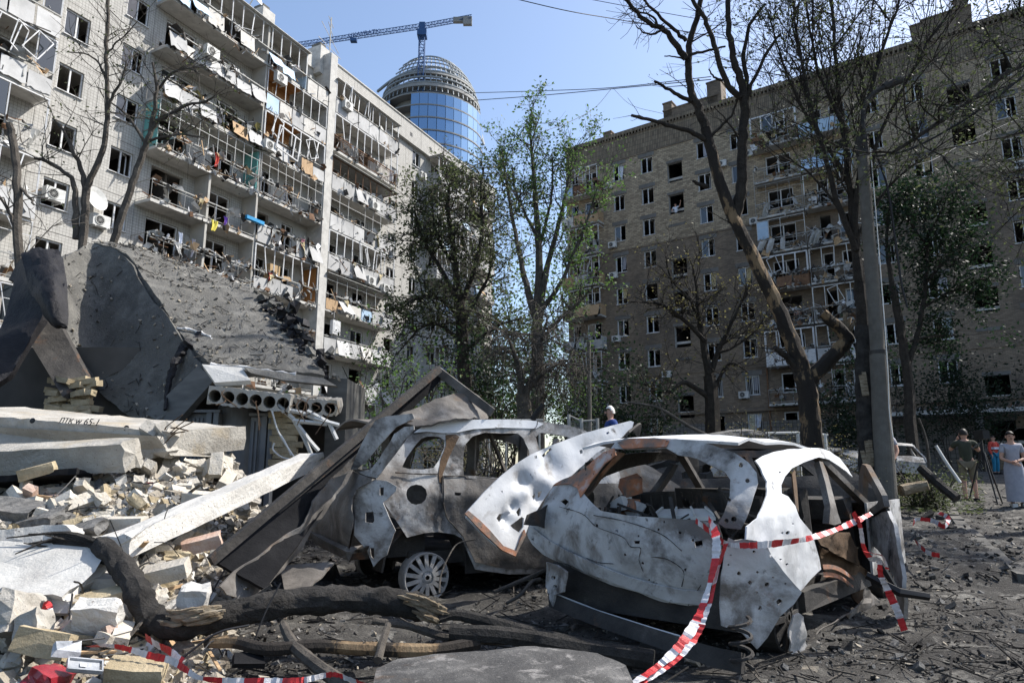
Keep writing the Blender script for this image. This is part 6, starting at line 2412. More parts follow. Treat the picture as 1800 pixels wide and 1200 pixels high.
def grow(tw, lv, p, d, L, r, lev, o):
    n = max(3, int(L / o.get('seg', .35)))
    pts = [p]
    dd = d.normalized()
    for i in range(n):
        dd = (dd + V((R.gauss(0, 1), R.gauss(0, 1), R.gauss(0, 1))) * o.get('wig', .16) + UP * o.get('up', .05)).normalized()
        pts.append(pts[-1] + dd * (L / n))
    tw.tube(pts, taper(len(pts), r, max(.004, r * .35)), 4 if lev else 3, cap=False)
    if lv is not None and lev <= o.get('leaflev', 1):
        for q in pts[1:]:
            if R.random() < o.get('leafp', .8):
                lv.append(q)
    if lev > 0:
        m = o.get('kids', 4)
        for i in range(m):
            t = R.uniform(.25, 1.0)
            q = pts[min(n, int(t * n))]
            a = (dd + V((R.gauss(0, 1), R.gauss(0, 1), R.gauss(0, 1))) * o.get('spread', .8)).normalized()
            grow(tw, lv, q, a, L * R.uniform(.4, .7), r * .5, lev - 1, o)


def leaves(pts, per, size, rad, m, parent, name='foliage', flat=.6):
    q = MB()
    for c in pts:
        for _ in range(per if isinstance(per, int) else (1 if R.random() < per else 0)):
            p = c + V((R.gauss(0, rad), R.gauss(0, rad), R.gauss(0, rad * .8)))
            s = size * R.uniform(.6, 1.3)
            a = V((R.gauss(0, 1), R.gauss(0, 1), R.gauss(0, flat))).normalized()
            b = a.cross(V((R.gauss(0, 1), R.gauss(0, 1), R.gauss(0, 1)))).normalized()
            q.add([p - a * s * .5, p + b * s * .28, p + a * s * .5, p - b * s * .28], [(0, 1, 2, 3)])
    return q.build(name, m, parent) if q.v else None


def tree(name, label, base, Yb, limbs, bark='bark', twig=None, leaf=None, cat='tree', n=8, rough=.06, wob=.02, dark_from=99):
    """limbs: (photo polyline, Y start, Y end, r0, r1, twigs per limb)"""
    b = at(*base, Yb)
    gz = ground_z(b.x, b.y)
    t = thing(name, label, cat, (b.x, b.y, gz))
    tr = MB()
    tw = MB()
    lv = [] if leaf else None
    first = True
    for li, (pts, Y0, Y1, r0, r1, nt) in enumerate(limbs):
        pl = limb_pts(pts, Y0, Y1, 4, wob)
        if first:
            pl = [V((pl[0].x, pl[0].y, gz - .1))] + pl
            first = False
        if li == 2 and dark_from < 99 or li >= dark_from + 2:
            dark = MB()
            dark.tube(pl, taper(len(pl), r0, r1), n, rough=rough)
            dark.build('limb', M['bark'], t, smooth=True)
        else:
            tr.tube(pl, taper(len(pl), r0, r1), n, rough=rough)
        if twig:
            for _ in range(nt):
                i = R.randrange(max(1, int(len(pl) * twig.get('from', .3))), len(pl))
                a = (pl[i] - pl[i - 1]).normalized()
                d = (a * twig.get('along', .5) + V((R.gauss(0, 1), R.gauss(0, 1), R.gauss(0, .7) + twig.get('lift', .2)))).normalized()
                grow(tw, lv, pl[i], d, twig['L'] * R.uniform(.5, 1.2), max(.006, min(twig['r'], lerp(r0, r1, i / len(pl)) * .5)), twig.get('lev', 1), twig)
            if nt and leaf and leaf.get('along'):
                lv.extend(pl[len(pl) // 2:])
    tr.build('trunk', M[bark], t, smooth=True)
    if tw.v:
        tw.build('twigs', M[twig.get('m', bark)], t, kind='stuff')
    if lv:
        leaves(lv, leaf['per'], leaf['size'], leaf['rad'], M[leaf['m']], t)
    return t


# forked dead tree in the middle distance
T1 = tree('forked_tree', 'big dead forked tree with bare black branches and peeled bark, its right fork snapped', (1428, 850), 14, [
    ([(1430, 820), (1427, 770), (1423, 720), (1415, 672), (1405, 635)], 14, 14, .22, .185, 0),
    ([(1410, 650), (1395, 610), (1378, 565), (1350, 505), (1318, 440), (1293, 392), (1270, 335), (1252, 272), (1240, 225)], 14, 13.6, .175, .105, 2),
    ([(1240, 225), (1228, 190), (1215, 160), (1211, 120), (1211, 80), (1220, 45), (1230, 12), (1234, -40)], 13.6, 13.2, .10, .05, 4),
    ([(1420, 668), (1445, 645), (1472, 618), (1490, 594)], 14, 13.8, .17, .14, 0),
    ([(1490, 598), (1478, 578), (1460, 565), (1445, 550)], 13.8, 13.6, .14, .10, 2),
    ([(1290, 392), (1302, 340), (1304, 290), (1306, 240), (1310, 195), (1304, 150), (1291, 110)], 13.8, 13.2, .13, .075, 2),
    ([(1291, 110), (1283, 70), (1280, 30), (1281, -20)], 13.2, 13, .07, .05, 2),
    ([(1308, 200), (1312, 150), (1308, 95), (1318, 45), (1345, 8)], 13.4, 13.2, .06, .03, 3),
    ([(1310, 190), (1320, 150), (1350, 90), (1372, 60)], 13.4, 13, .05, .025, 2),
    ([(1302, 172), (1275, 142), (1258, 90), (1246, 50), (1231, 20), (1210, -10)], 13.3, 13, .07, .04, 2),
    ([(1238, 245), (1215, 232), (1180, 222), (1145, 212), (1110, 203)], 13.6, 13.0, .06, .03, 1),
    ([(1214, 178), (1190, 167), (1172, 155), (1150, 143)], 13.5, 13.1, .05, .025, 0),
    ([(1206, 104), (1188, 78), (1168, 53), (1148, 45), (1125, 28), (1105, 5), (1090, -10)], 13.3, 12.6, .07, .035, 7),
    ([(1206, 72), (1185, 52), (1155, 25), (1128, -5)], 13.2, 12.8, .045, .025, 4),
    ([(1165, 52), (1148, 60), (1132, 58), (1118, 45)], 13, 12.7, .03, .012, 4),
    ([(1155, 50), (1148, 30), (1125, 22), (1105, 15)], 13, 12.7, .03, .012, 4),
    ([(1214, 96), (1240, 90), (1275, 82)], 13.3, 13.2, .035, .02, 0),
    ([(1214, 75), (1240, 60), (1276, 37)], 13.3, 13.2, .02, .01, 1),
    ([(1200, 104), (1185, 100), (1168, 99)], 13.3, 13.2, .02, .012, 0),
    ([(1250, 240), (1272, 218), (1288, 200), (1296, 176)], 13.6, 13.4, .035, .02, 1),
    ([(1242, 328), (1232, 325), (1218, 318)], 13.7, 13.5, .06, .03, 0),
    ([(1300, 245), (1284, 220), (1257, 190)], 13.6, 13.4, .03, .012, 1),
    ([(1270, 142), (1255, 135), (1246, 122)], 13.3, 13.1, .03, .014, 1),
    ([(1405, 650), (1380, 625), (1362, 610)], 14, 13.7, .09, .05, 3)],
    'bark_peel', dict(L=.8, r=.014, lev=1, kids=3, up=.06, wig=.22, m='bark', spread=.7), None, n=10, dark_from=3)
q = MB()
for _ in range(9):
    a = A((1488 + R.uniform(-6, 6), 590 + R.uniform(-6, 6), 13.8))
    q.bar(a, a + V((R.uniform(0, .22), R.uniform(-.1, .1), R.uniform(.2, .5))), R.uniform(.03, .08), R.uniform(.02, .05))
q.build('splintered_end', M['bare_wood'], T1)

# dark split tree by the pole with many thin upright stems
spec5 = dict(L=2.2, r=.024, lev=2, kids=4, up=.10, wig=.12, spread=.55, leaflev=1, leafp=.3, lift=.7, along=.8, m='bark')
tree('many_stemmed_tree', 'tall thin stemmed tree with sparse small leaves beside the concrete pole', (1525, 850), 13.6, [
    ([(1527, 830), (1524, 740), (1520, 660), (1518, 580), (1512, 500)], 13.6, 13.6, .19, .13, 0),
    ([(1512, 500), (1500, 400), (1492, 300), (1480, 200), (1470, 110), (1462, 0)], 13.6, 13.4, .11, .03, 22),
    ([(1505, 440), (1470, 350), (1445, 260), (1420, 160), (1400, 60), (1390, -30)], 13.5, 13, .07, .02, 24),
    ([(1500, 420), (1510, 300), (1520, 200), (1545, 110), (1575, 20), (1590, -50)], 13.5, 13.2, .07, .02, 24),
    ([(1495, 330), (1450, 250), (1405, 180), (1370, 90), (1350, 20)], 13.5, 13.4, .05, .015, 18),
    ([(1515, 350), (1550, 230), (1600, 130), (1640, 60), (1680, 10)], 13.5, 13.2, .05, .015, 20),
    ([(1490, 230), (1440, 130), (1420, 30), (1415, -40)], 13.4, 13.2, .045, .015, 14),
    ([(1505, 420), (1560, 330), (1620, 280), (1690, 230)], 13.5, 13.0, .035, .012, 14),
    ([(1495, 400), (1440, 320), (1390, 280), (1350, 240)], 13.5, 13.2, .03, .01, 10)],
    'bark', spec5, dict(per=3, size=.07, rad=.09, m='leaf_olive'), n=8)
q0 = at(1528, 850, 13.4)
ST = thing('split_trunk', 'dark shattered tree trunk with pale split wood beside the concrete pole', 'tree trunk', (q0.x, q0.y, ground_z(q0.x, q0.y)))
q = MB()
pl = limb_pts([(1532, 845), (1530, 790), (1526, 730), (1522, 670), (1520, 610), (1519, 575)], 13.2, 13.3, 4)
q.tube([V((pl[0].x, pl[0].y, ground_z(pl[0].x, pl[0].y) - .1))] + pl, taper(len(pl) + 1, .23, .17), 10, rough=.1)
q.build('bark_shell', M['char'], ST, smooth=True)
for x, y, dx in ((1522, 680, 3), (1533, 805, 6), (1528, 820, 4)):
    q = MB()
    for _ in range(5):
        a = A((x + R.uniform(-dx, dx), y + 15, 12.98))
        q.bar(a, a + V((R.uniform(-.06, .06), 0, R.uniform(.25, .5))), .07, .03)
    q.build('torn_wood', M['bare_wood'], ST)

# green poplar in the gap between the houses
tree('poplar_tree', 'tall leafy green tree standing in the gap between the two apartment blocks', (945, 740), 27, [
    ([(945, 740), (945, 640), (944, 570)], 27, 27, .30, .24, 0),
    ([(944, 570), (948, 480), (945, 400), (940, 330), (935, 270), (931, 218)], 27, 26.8, .22, .03, 26),
    ([(948, 560), (958, 490), (972, 430), (988, 370), (1000, 310), (1010, 262)], 27, 26.5, .17, .03, 24),
    ([(942, 560), (925, 500), (912, 440), (900, 380), (890, 320), (882, 262)], 27, 27.4, .17, .03, 24),
    ([(955, 540), (985, 500), (1010, 440), (1035, 380), (1050, 330)], 27, 26, .12, .03, 18),
    ([(950, 600), (985, 560), (1020, 530), (1045, 500)], 27, 26, .10, .03, 14),
    ([(946, 420), (920, 370), (905, 330), (900, 290)], 27, 26.5, .08, .03, 12),
    ([(946, 440), (965, 370), (972, 320), (970, 270)], 27, 26.5, .08, .03, 12)],
    'bark_grey', dict(L=1.5, r=.03, lev=2, kids=3, up=.12, wig=.14, spread=.7, leaflev=1, leafp=.3, lift=.5), dict(per=5, size=.14, rad=.17, m='leaf_bright'), n=7)
tree('old_tree', 'dark bushy tree with drooping twigs before the far end of the tiled block', (818, 720), 23, [
    ([(819, 730), (816, 650), (812, 580), (806, 520)], 23, 23, .26, .2, 0),
    ([(806, 520), (798, 450), (790, 390), (788, 340), (800, 300)], 23, 22.6, .15, .03, 26),
    ([(808, 540), (835, 470), (848, 400), (845, 340), (850, 295)], 23, 22.8, .12, .03, 24),
    ([(806, 530), (780, 480), (755, 440), (735, 400), (728, 360)], 23, 22.5, .11, .02, 24),
    ([(810, 560), (780, 530), (750, 520), (720, 530), (700, 550)], 23, 22, .10, .02, 22),
    ([(812, 570), (840, 520), (860, 480), (868, 430)], 23, 22, .10, .02, 20),
    ([(814, 620), (850, 590), (880, 570), (915, 560)], 23, 22, .10, .02, 14),
    ([(812, 600), (770, 570), (735, 580), (700, 620)], 23, 22, .08, .02, 16),
    ([(800, 470), (770, 420), (760, 370), (765, 330)], 23, 22.6, .07, .02, 18)],
    'bark', dict(L=1.5, r=.028, lev=2, kids=4, up=-.06, wig=.2, spread=.8, leaflev=0, leafp=.6, lift=.1), dict(per=2, size=.125, rad=.16, m='leaf_olive'), n=7)
tree('drooping_tree', 'grey broken tree with hanging dead twigs at the foot of the green tree', (925, 760), 20, [
    ([(925, 770), (922, 720), (918, 690)], 20, 20, .26, .2, 0),
    ([(918, 700), (912, 650), (900, 610), (890, 580)], 20, 20, .12, .03, 26),
    ([(922, 700), (938, 650), (950, 600), (962, 560)], 20, 19.8, .12, .03, 26),
    ([(922, 690), (950, 660), (980, 640), (1000, 645)], 20, 19.6, .09, .02, 26)],
    'bark_grey', dict(L=1.3, r=.022, lev=2, kids=5, up=-.22, wig=.15, spread=.8, lift=.1), None)
tree('bare_tree', 'gnarled leafless tree standing close before the brown brick block', (1252, 760), 30, [
    ([(1254, 770), (1252, 710), (1248, 660)], 30, 30, .36, .28, 0),
    ([(1248, 665), (1238, 610), (1230, 560), (1225, 510), (1218, 470)], 30, 29.6, .22, .04, 22),
    ([(1250, 700), (1220, 680), (1200, 672), (1178, 688), (1150, 682), (1120, 672)], 30, 29, .15, .03, 18),
    ([(1248, 660), (1262, 620), (1280, 580), (1300, 540), (1318, 500)], 30, 29.4, .16, .03, 20),
    ([(1256, 690), (1272, 650), (1290, 638), (1315, 655)], 30, 29, .10, .03, 8),
    ([(1240, 600), (1200, 560), (1160, 535), (1110, 530)], 29.8, 29, .13, .03, 20),
    ([(1235, 580), (1215, 530), (1180, 490), (1170, 450)], 29.8, 29.2, .09, .02, 16),
    ([(1262, 620), (1290, 610), (1330, 580), (1350, 545)], 29.8, 29, .08, .02, 14)],
    'bark', dict(L=1.7, r=.03, lev=2, kids=4, up=.04, wig=.22, spread=.8, leaflev=0, leafp=.22), dict(per=1, size=.13, rad=.1, m='leaf_dry'), n=7)
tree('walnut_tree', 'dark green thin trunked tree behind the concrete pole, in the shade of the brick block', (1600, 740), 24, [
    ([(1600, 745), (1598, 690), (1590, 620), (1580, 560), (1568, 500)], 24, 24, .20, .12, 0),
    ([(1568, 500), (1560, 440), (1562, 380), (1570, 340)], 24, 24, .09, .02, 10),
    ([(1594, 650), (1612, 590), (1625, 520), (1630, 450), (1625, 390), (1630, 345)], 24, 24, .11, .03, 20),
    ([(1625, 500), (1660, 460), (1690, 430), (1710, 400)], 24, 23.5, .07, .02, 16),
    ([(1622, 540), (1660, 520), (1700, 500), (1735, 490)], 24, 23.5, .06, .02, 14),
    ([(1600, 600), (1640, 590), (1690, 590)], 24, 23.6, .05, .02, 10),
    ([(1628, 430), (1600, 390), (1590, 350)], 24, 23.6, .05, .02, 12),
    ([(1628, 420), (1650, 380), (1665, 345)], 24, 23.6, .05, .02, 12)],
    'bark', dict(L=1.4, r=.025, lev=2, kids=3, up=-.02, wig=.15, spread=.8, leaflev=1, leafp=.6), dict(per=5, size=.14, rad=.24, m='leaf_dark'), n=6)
# trees at left before the tiled block
tw8 = dict(L=1.2, r=.016, lev=1, kids=3, up=.05, wig=.22, spread=.75, leaflev=0, leafp=.25, lift=.3)
tree('bare_tree', 'bare grey tree with two upright stems in front of the tiled block windows', (148, 620), 16.5, [
    ([(145, 620), (143, 500), (146, 430), (149, 380), (152, 330)], 16.5, 16.5, .11, .095, 0),
    ([(152, 330), (168, 295), (182, 255), (188, 210), (189, 150), (187, 90), (189, 30), (190, -30)], 16.5, 16.3, .085, .04, 16),
    ([(150, 330), (140, 290), (130, 270), (115, 235), (95, 210)], 16.5, 16.1, .07, .03, 6),
    ([(134, 420), (133, 360), (128, 318), (112, 302), (85, 285), (60, 278)], 16.5, 16, .09, .03, 8),
    ([(188, 195), (200, 165), (215, 140), (222, 110)], 16.4, 16.1, .05, .02, 10),
    ([(186, 140), (172, 110), (150, 95), (120, 92)], 16.4, 16, .035, .012, 8),
    ([(187, 100), (200, 80), (222, 60), (240, 40)], 16.4, 16, .03, .012, 8)],
    'bark_grey', tw8, dict(per=2, size=.09, rad=.08, m='leaf_olive'))
tree('bare_tree', 'slanting bare tree whose curved branch reaches over the teal balcony', (200, 620), 17, [
    ([(180, 620), (195, 450), (205, 410), (220, 360), (238, 310), (252, 265)], 17, 17, .11, .085, 0),
    ([(252, 265), (264, 235), (272, 190), (275, 150), (268, 110)], 17, 16.8, .09, .03, 12),
    ([(262, 240), (275, 215), (300, 200), (330, 185), (365, 178)], 17, 16.6, .07, .03, 14),
    ([(258, 255), (240, 225), (215, 195), (190, 178)], 17, 16.8, .05, .02, 6),
    ([(262, 248), (290, 240), (320, 236), (360, 243)], 17, 16.8, .04, .02, 6),
    ([(275, 160), (300, 130), (330, 120), (350, 130)], 17, 16.7, .04, .02, 12)],
    'bark_grey', tw8, dict(per=2, size=.09, rad=.1, m='leaf_olive'))
tree('broken_tree', 'snapped grey trunk at the far left edge before the balconies', (36, 640), 14, [
    ([(42, 640), (38, 540), (32, 430), (30, 340), (27, 280), (20, 235), (17, 218)], 14, 14, .11, .07, 6),
    ([(32, 420), (20, 380), (5, 355), (-15, 330)], 14, 13.7, .05, .02, 5),
    ([(34, 330), (50, 345), (60, 360)], 14, 13.9, .04, .02, 2)],
    'bark_grey', tw8, dict(per=1, size=.08, rad=.08, m='leaf_olive'))
# branch and crown reaching in from the right edge, its trunk outside the frame
tree('leaning_tree', 'leafy tree at the right edge whose long branch slants across the brick block', (2090, 900), 13, [
    ([(2090, 920), (2080, 600), (2060, 300), (2030, 100)], 13, 13, .3, .2, 0),
    ([(2060, 40), (1960, 60), (1870, 90), (1800, 112), (1720, 165), (1650, 215), (1570, 268)], 13, 11.5, .09, .03, 14),
    ([(2050, 150), (1950, 190), (1870, 210), (1800, 232), (1720, 250), (1660, 262)], 13, 12, .04, .012, 12),
    ([(2050, 100), (1940, 80), (1850, 60), (1800, 80)], 13, 12.4, .05, .02, 22),
    ([(2060, 300), (1930, 330), (1850, 320), (1790, 350)], 13, 12.2, .05, .02, 16),
    ([(2040, 60), (2060, -150), (2080, -350)], 13, 13, .15, .04, 26),
    ([(2040, 60), (2180, -100), (2300, -200)], 13, 12, .12, .04, 26),
    ([(2040, 100), (1950, -150), (1920, -320)], 13, 12, .12, .04, 26)],
    'bark', dict(L=1.7, r=.03, lev=2, kids=4, up=.03, wig=.18, spread=.8, leaflev=1, leafp=.4), dict(per=3, size=.08, rad=.12, m='leaf_olive'))


def bush(label, x0, x1, ytop, ybase, Y, n, m, size, cat='bush', name='bush', bark='bark', up=.15):
    c = at((x0 + x1) / 2, ybase, Y)
    gz = ground_z(c.x, Y)
    t = thing(name, label, cat, (c.x, Y, gz))
    w = (at(x1, ybase, Y).x - at(x0, ybase, Y).x) / 2
    h = at((x0 + x1) / 2, ytop, Y).z - gz
    tw = MB()
    lv = []
    for _ in range(n):
        d = V((R.gauss(0, .5) * w / h * 1.4, R.gauss(0, .4), 1)).normalized()
        grow(tw, lv, V((c.x + R.uniform(-.6, .6) * w, Y + R.uniform(-.4, .4), gz)), d, h * R.uniform(.5, 1.0), .03, 2, dict(kids=4, up=up, wig=.2, spread=.7, leaflev=1, leafp=.75, seg=.4))
    tw.build('stems', M[bark], t, kind='stuff')
    leaves(lv, 6, size * .68, .2, M[m], t)
    return t


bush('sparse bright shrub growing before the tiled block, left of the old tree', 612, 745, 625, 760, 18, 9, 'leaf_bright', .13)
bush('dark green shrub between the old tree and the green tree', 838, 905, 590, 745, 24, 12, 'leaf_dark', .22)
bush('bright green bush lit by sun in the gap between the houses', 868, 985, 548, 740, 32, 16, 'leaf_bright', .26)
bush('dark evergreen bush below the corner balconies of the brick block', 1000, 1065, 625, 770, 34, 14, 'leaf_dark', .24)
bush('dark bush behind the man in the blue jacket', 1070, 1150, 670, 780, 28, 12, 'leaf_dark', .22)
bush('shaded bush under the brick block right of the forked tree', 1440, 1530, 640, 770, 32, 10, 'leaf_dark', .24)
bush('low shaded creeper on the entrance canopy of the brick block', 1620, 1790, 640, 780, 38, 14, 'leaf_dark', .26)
bush('leafless tangle of brushwood behind the grey estate car', 740, 900, 690, 790, 13, 14, 'leaf_dry', .06, bark='bark_grey', up=-.05)
bush('heap of snapped grey branches left of the forked tree', 1290, 1420, 730, 800, 16, 16, 'leaf_dry', .06, cat='brushwood', name='brushwood', bark='bark_grey', up=-.1)
bush('heap of snapped twigs between the pole and the pale burnt car', 1592, 1655, 812, 862, 14.5, 12, 'leaf_olive', .08, cat='brushwood', name='brushwood', bark='bark_grey', up=-.12)
bush('tangle of fallen twigs around the dark split trunk', 1455, 1540, 770, 860, 14.2, 12, 'leaf_dry', .07, cat='brushwood', name='brushwood', bark='bark_grey', up=-.08)

# ------------------------------------------------------------------ charred trunk and branches in front
LG = thing('charred_log', 'thick charred tree trunk lying bent across the foreground with a pale splintered end', 'fallen trunk', at(430, 1095, 4.6))
q = MB()
pl = catmull([A(t) for t in [(176, 958, 4.95), (205, 985, 4.8), (235, 1025, 4.65), (252, 1062, 4.52), (275, 1092, 4.5), (320, 1098, 4.45), (380, 1085, 4.5), (450, 1068, 4.6), (530, 1057, 4.7), (610, 1052, 4.75), (690, 1058, 4.75), (745, 1068, 4.72)]], 6)
q.tube(pl, [lerp(.068, .084, min(1, i / 20)) * (1 + .07 * math.sin(i * .9) + R.uniform(-.05, .05)) for i in range(len(pl))], 20, rough=.13)
q.build('bark_shell', M['char'], LG, smooth=True)
for seg, rr in (([(283, 1082, 4.42), (310, 1090, 4.36), (350, 1084, 4.36), (388, 1076, 4.42)], .055), ([(700, 1045, 4.66), (735, 1055, 4.6), (765, 1072, 4.6), (785, 1078, 4.62)], .05), ([(725, 1072, 4.6), (750, 1082, 4.58), (772, 1090, 4.6)], .045)):
    q = MB()
    pp = catmull([A(t) for t in seg], 5)
    for _ in range(14):
        of = V((R.gauss(0, .35), R.gauss(0, .3), R.gauss(0, .45))) * rr
        i0 = R.randrange(0, len(pp) - 5)
        i1 = min(len(pp), i0 + R.randrange(5, 14))
        sl = [p + of * (1 - .3 * k / len(pp)) for k, p in enumerate(pp[i0:i1])]
        q.tube(sl, [rr * .34 * math.sin(math.pi * (.15 + .8 * k / len(sl))) for k in range(len(sl))], 5, rough=.3)
    q.build('torn_wood', M['bare_wood'], LG)
q = MB()
for k in range(9):
    a = A((180 + R.uniform(-4, 4), 960 + R.uniform(-5, 5), 4.92))
    q.tube(catmull([a, a + V((-.15 - R.uniform(0, .2), 0, R.uniform(-.02, .1))), a + V((-.35 - R.uniform(0, .35), R.uniform(-.2, .1), R.uniform(-.1, .08)))], 4), [.02, .02, .018, .015, .012, .01, .008, .006, .004], 4)
q.build('splinters', M['char'], LG)
q = MB()
q.tube(catmull([A(t) for t in [(0, 968, 5.0), (60, 972, 5.0), (110, 965, 5.05), (150, 955, 5.15)]], 4), .05, 7, rough=.2)
q.build('charred_branch', M['char'], None, 'charred branch lying behind the flat concrete slab at the left edge', 'branch', smooth=True)


def branch(label, pts, r0, r1, m, rough=.08, n=8, k=4):
    q = MB()
    pp = catmull([A(t) for t in pts], k)
    q.tube(pp, taper(len(pp), r0, r1), n, rough=rough)
    return q.build('fallen_branch', M[m], None, label, 'branch', smooth=True)


branch('peeled pink brown branch lying below the charred trunk', [(362, 1128, 4.3), (415, 1128, 4.3), (470, 1140, 4.25), (560, 1135, 4.3), (650, 1140, 4.3), (760, 1142, 4.35), (840, 1130, 4.5)], .035, .04, 'bark_peel')
branch('smooth grey brown stick slanting to the bottom edge', [(498, 1098, 4.5), (515, 1132, 4.3), (545, 1160, 4.15), (585, 1190, 4.0), (625, 1225, 3.85)], .028, .045, 'bark_grey')
branch('short upright stick propped under the charred trunk', [(682, 1098, 4.5), (672, 1130, 4.3), (664, 1160, 4.15)], .022, .026, 'bark_grey')
branch('long grey branch from the trunk end towards the hatchback bumper', [(655, 1090, 4.55), (720, 1100, 4.6), (780, 1118, 4.6), (860, 1125, 4.6), (960, 1120, 4.6)], .02, .03, 'bark_grey')
branch('curved branch joining the splintered end of the charred trunk', [(770, 1088, 4.6), (800, 1080, 4.65), (850, 1090, 4.65), (930, 1112, 4.6), (1040, 1140, 4.5)], .025, .05, 'char')
branch('long charred branch under the hatchback tail', [(790, 1110, 4.5), (900, 1118, 4.5), (1000, 1135, 4.45), (1150, 1160, 4.3)], .05, .06, 'char')
branch('pale broken branch on the ash under the torn bonnet panel', [(868, 1040, 5.6), (905, 1025, 5.7), (940, 1010, 5.8), (958, 1002, 5.85)], .015, .02, 'bark_grey')
branch('second pale broken branch below the torn bonnet panel', [(890, 1060, 5.4), (915, 1045, 5.5), (935, 1022, 5.7), (950, 1018, 5.75)], .012, .016, 'bark_grey')
branch('thick curved stick on the burnt drive at right', [(1683, 1098, 5.6), (1705, 1110, 5.5), (1745, 1112, 5.5), (1788, 1108, 5.6)], .02, .016, 'char')
branch('thin stick on the burnt drive below the hatchback door', [(1570, 1115, 5.3), (1600, 1130, 5.2), (1615, 1136, 5.15)], .008, .01, 'char')
branch('straight stick on the burnt drive beside the door', [(1618, 1128, 5.2), (1632, 1142, 5.1), (1644, 1153, 5.0)], .014, .012, 'char')
branch('sawn pale log lying behind the kerb right of the pole', [(1584, 862, 12.9), (1610, 856, 12.9), (1632, 852, 12.8)], .11, .09, 'bare_wood')
branch('dark beam slanting over the twigs before the pale burnt car', [(1618, 822, 13.5), (1650, 850, 13.2), (1682, 876, 12.9)], .09, .09, 'char')
branch('bare branch arching over the hatchback roof', [(1252, 770, 8.4), (1210, 748, 8.4), (1165, 720, 8.4), (1140, 712, 8.4), (1100, 706, 8.4)], .025, .01, 'bark_grey')
branch('thin forked twig rising above the hatchback roof', [(1170, 738, 8.4), (1155, 705, 8.4), (1142, 690, 8.4)], .014, .008, 'bark_grey')
branch('upright bare sapling before the pale burnt car', [(1633, 850, 13.6), (1632, 800, 13.6), (1626, 765, 13.6), (1615, 735, 13.6)], .035, .02, 'bark_grey')
branch('white painted rail leaning on the heap before the pale burnt car', [(1645, 783, 13.4), (1665, 815, 13.3), (1688, 848, 13.2)], .03, .03, 'pale_metal', 0)
branch('dark stick poking up behind the estate car roof', [(935, 738, 10.5), (948, 720, 10.5), (955, 710, 10.5)], .05, .03, 'char')
branch('forked twig growing up before the estate car wheel', [(772, 1042, 5.3), (775, 1010, 5.4), (790, 975, 5.5), (805, 955, 5.6), (836, 947, 5.6)], .008, .005, 'bark_grey')

# smooth metal plate on the ash at the bottom
q = MB()
mp_ = lambda x, y: on_plane(x, y, V((0, 0, .16)), V((-.03, -.06, 1)).normalized())
sheet(q, [(652, 1215), (662, 1172), (700, 1156), (800, 1146), (940, 1134), (1050, 1146), (1100, 1170), (1122, 1215)], [], mp_, 12, .02, dents(.012, .004, 3))
q.build('metal_plate', M['plate'], None, 'flat scorched metal plate lying on the ash at the bottom edge', 'metal plate', smooth=True)
q = MB()
q.box(at(437, 1160, 4.2), (.17, .12, .03), Euler((.3, .2, .5)).to_matrix(), 0, .012)
q.build('plastic_shard', M['black_sheet'], None, 'black plastic shard on the ash below the charred trunk', 'shard')
# broken lamp housings in the corner
LA = thing('broken_lamp', 'clear plastic car lamp housing lying on rubble near the bottom left corner', 'car lamp', at(135, 1160, 3.9))
r1 = Euler((.5, .25, .7)).to_matrix()
q = MB()
c = at(120, 1140, 4.0)
q.box(c, (.13, .08, .035), r1, 0, .012)
q.build('lamp_body', M['plastic_clear'], LA)
q = MB()
c = at(148, 1172, 3.85)
q.box(c, (.15, .075, .015), r1)
for s in (-1, 1):
    q.box(c + r1 @ V((.0, .04 * s, .012)), (.17, .008, .02), r1)
    q.box(c + r1 @ V((.082 * s, 0, .012)), (.008, .08, .02), r1)
q.box(c + r1 @ V((-.01, 0, .013)), (.03, .025, .004), r1, 1)
q.build('lamp_lid', [M['plastic_clear'], M['white_pvc']], LA)
chunk('red_lamp', 'cracked red tail lamp at the bottom left corner', 'car lamp', at(85, 1196, 3.8), (.24, .14, .12), 'red_lens', 31)

# ------------------------------------------------------------------ barrier tape
def tape(label, pts, w=.06, band=.13, twist=.6, seed=0, sag=0.0):
    rr = random.Random(seed)
    P3 = catmull([A(t) for t in pts], 12)
    # resample
    q = MB()
    L = 0
    a0 = rr.uniform(0, 3)
    prev = None
    for i, p in enumerate(P3):
        if i:
            L += (p - P3[i - 1]).length
        t = (P3[min(i + 1, len(P3) - 1)] - P3[max(i - 1, 0)]).normalized()
        side = t.cross(EYE - p).normalized()
        nn = t.cross(side)
        an = a0 * .3 + twist * math.sin(L * 2.3 + a0) + .35 * math.sin(L * 7 + a0)
        d = side * math.cos(an) + nn * math.sin(an)
        ww = w * (.62 + .3 * abs(math.sin(L * 5 + a0)) + rr.uniform(-.12, .14))
        p = p + nn * rr.uniform(-.006, .006)
        if prev is not None:
            mi = int((L + .03 * math.sin(L * 3 + seed)) / band) % 2
            q.quad(prev[0], prev[1], p + d * ww / 2, p - d * ww / 2, mi)
        prev = (p - d * ww / 2, p + d * ww / 2)
    q.build('barrier_tape', [M['tape_red'], M['tape_white']], None, label, 'barrier tape', 'strips of red and white barrier tape')


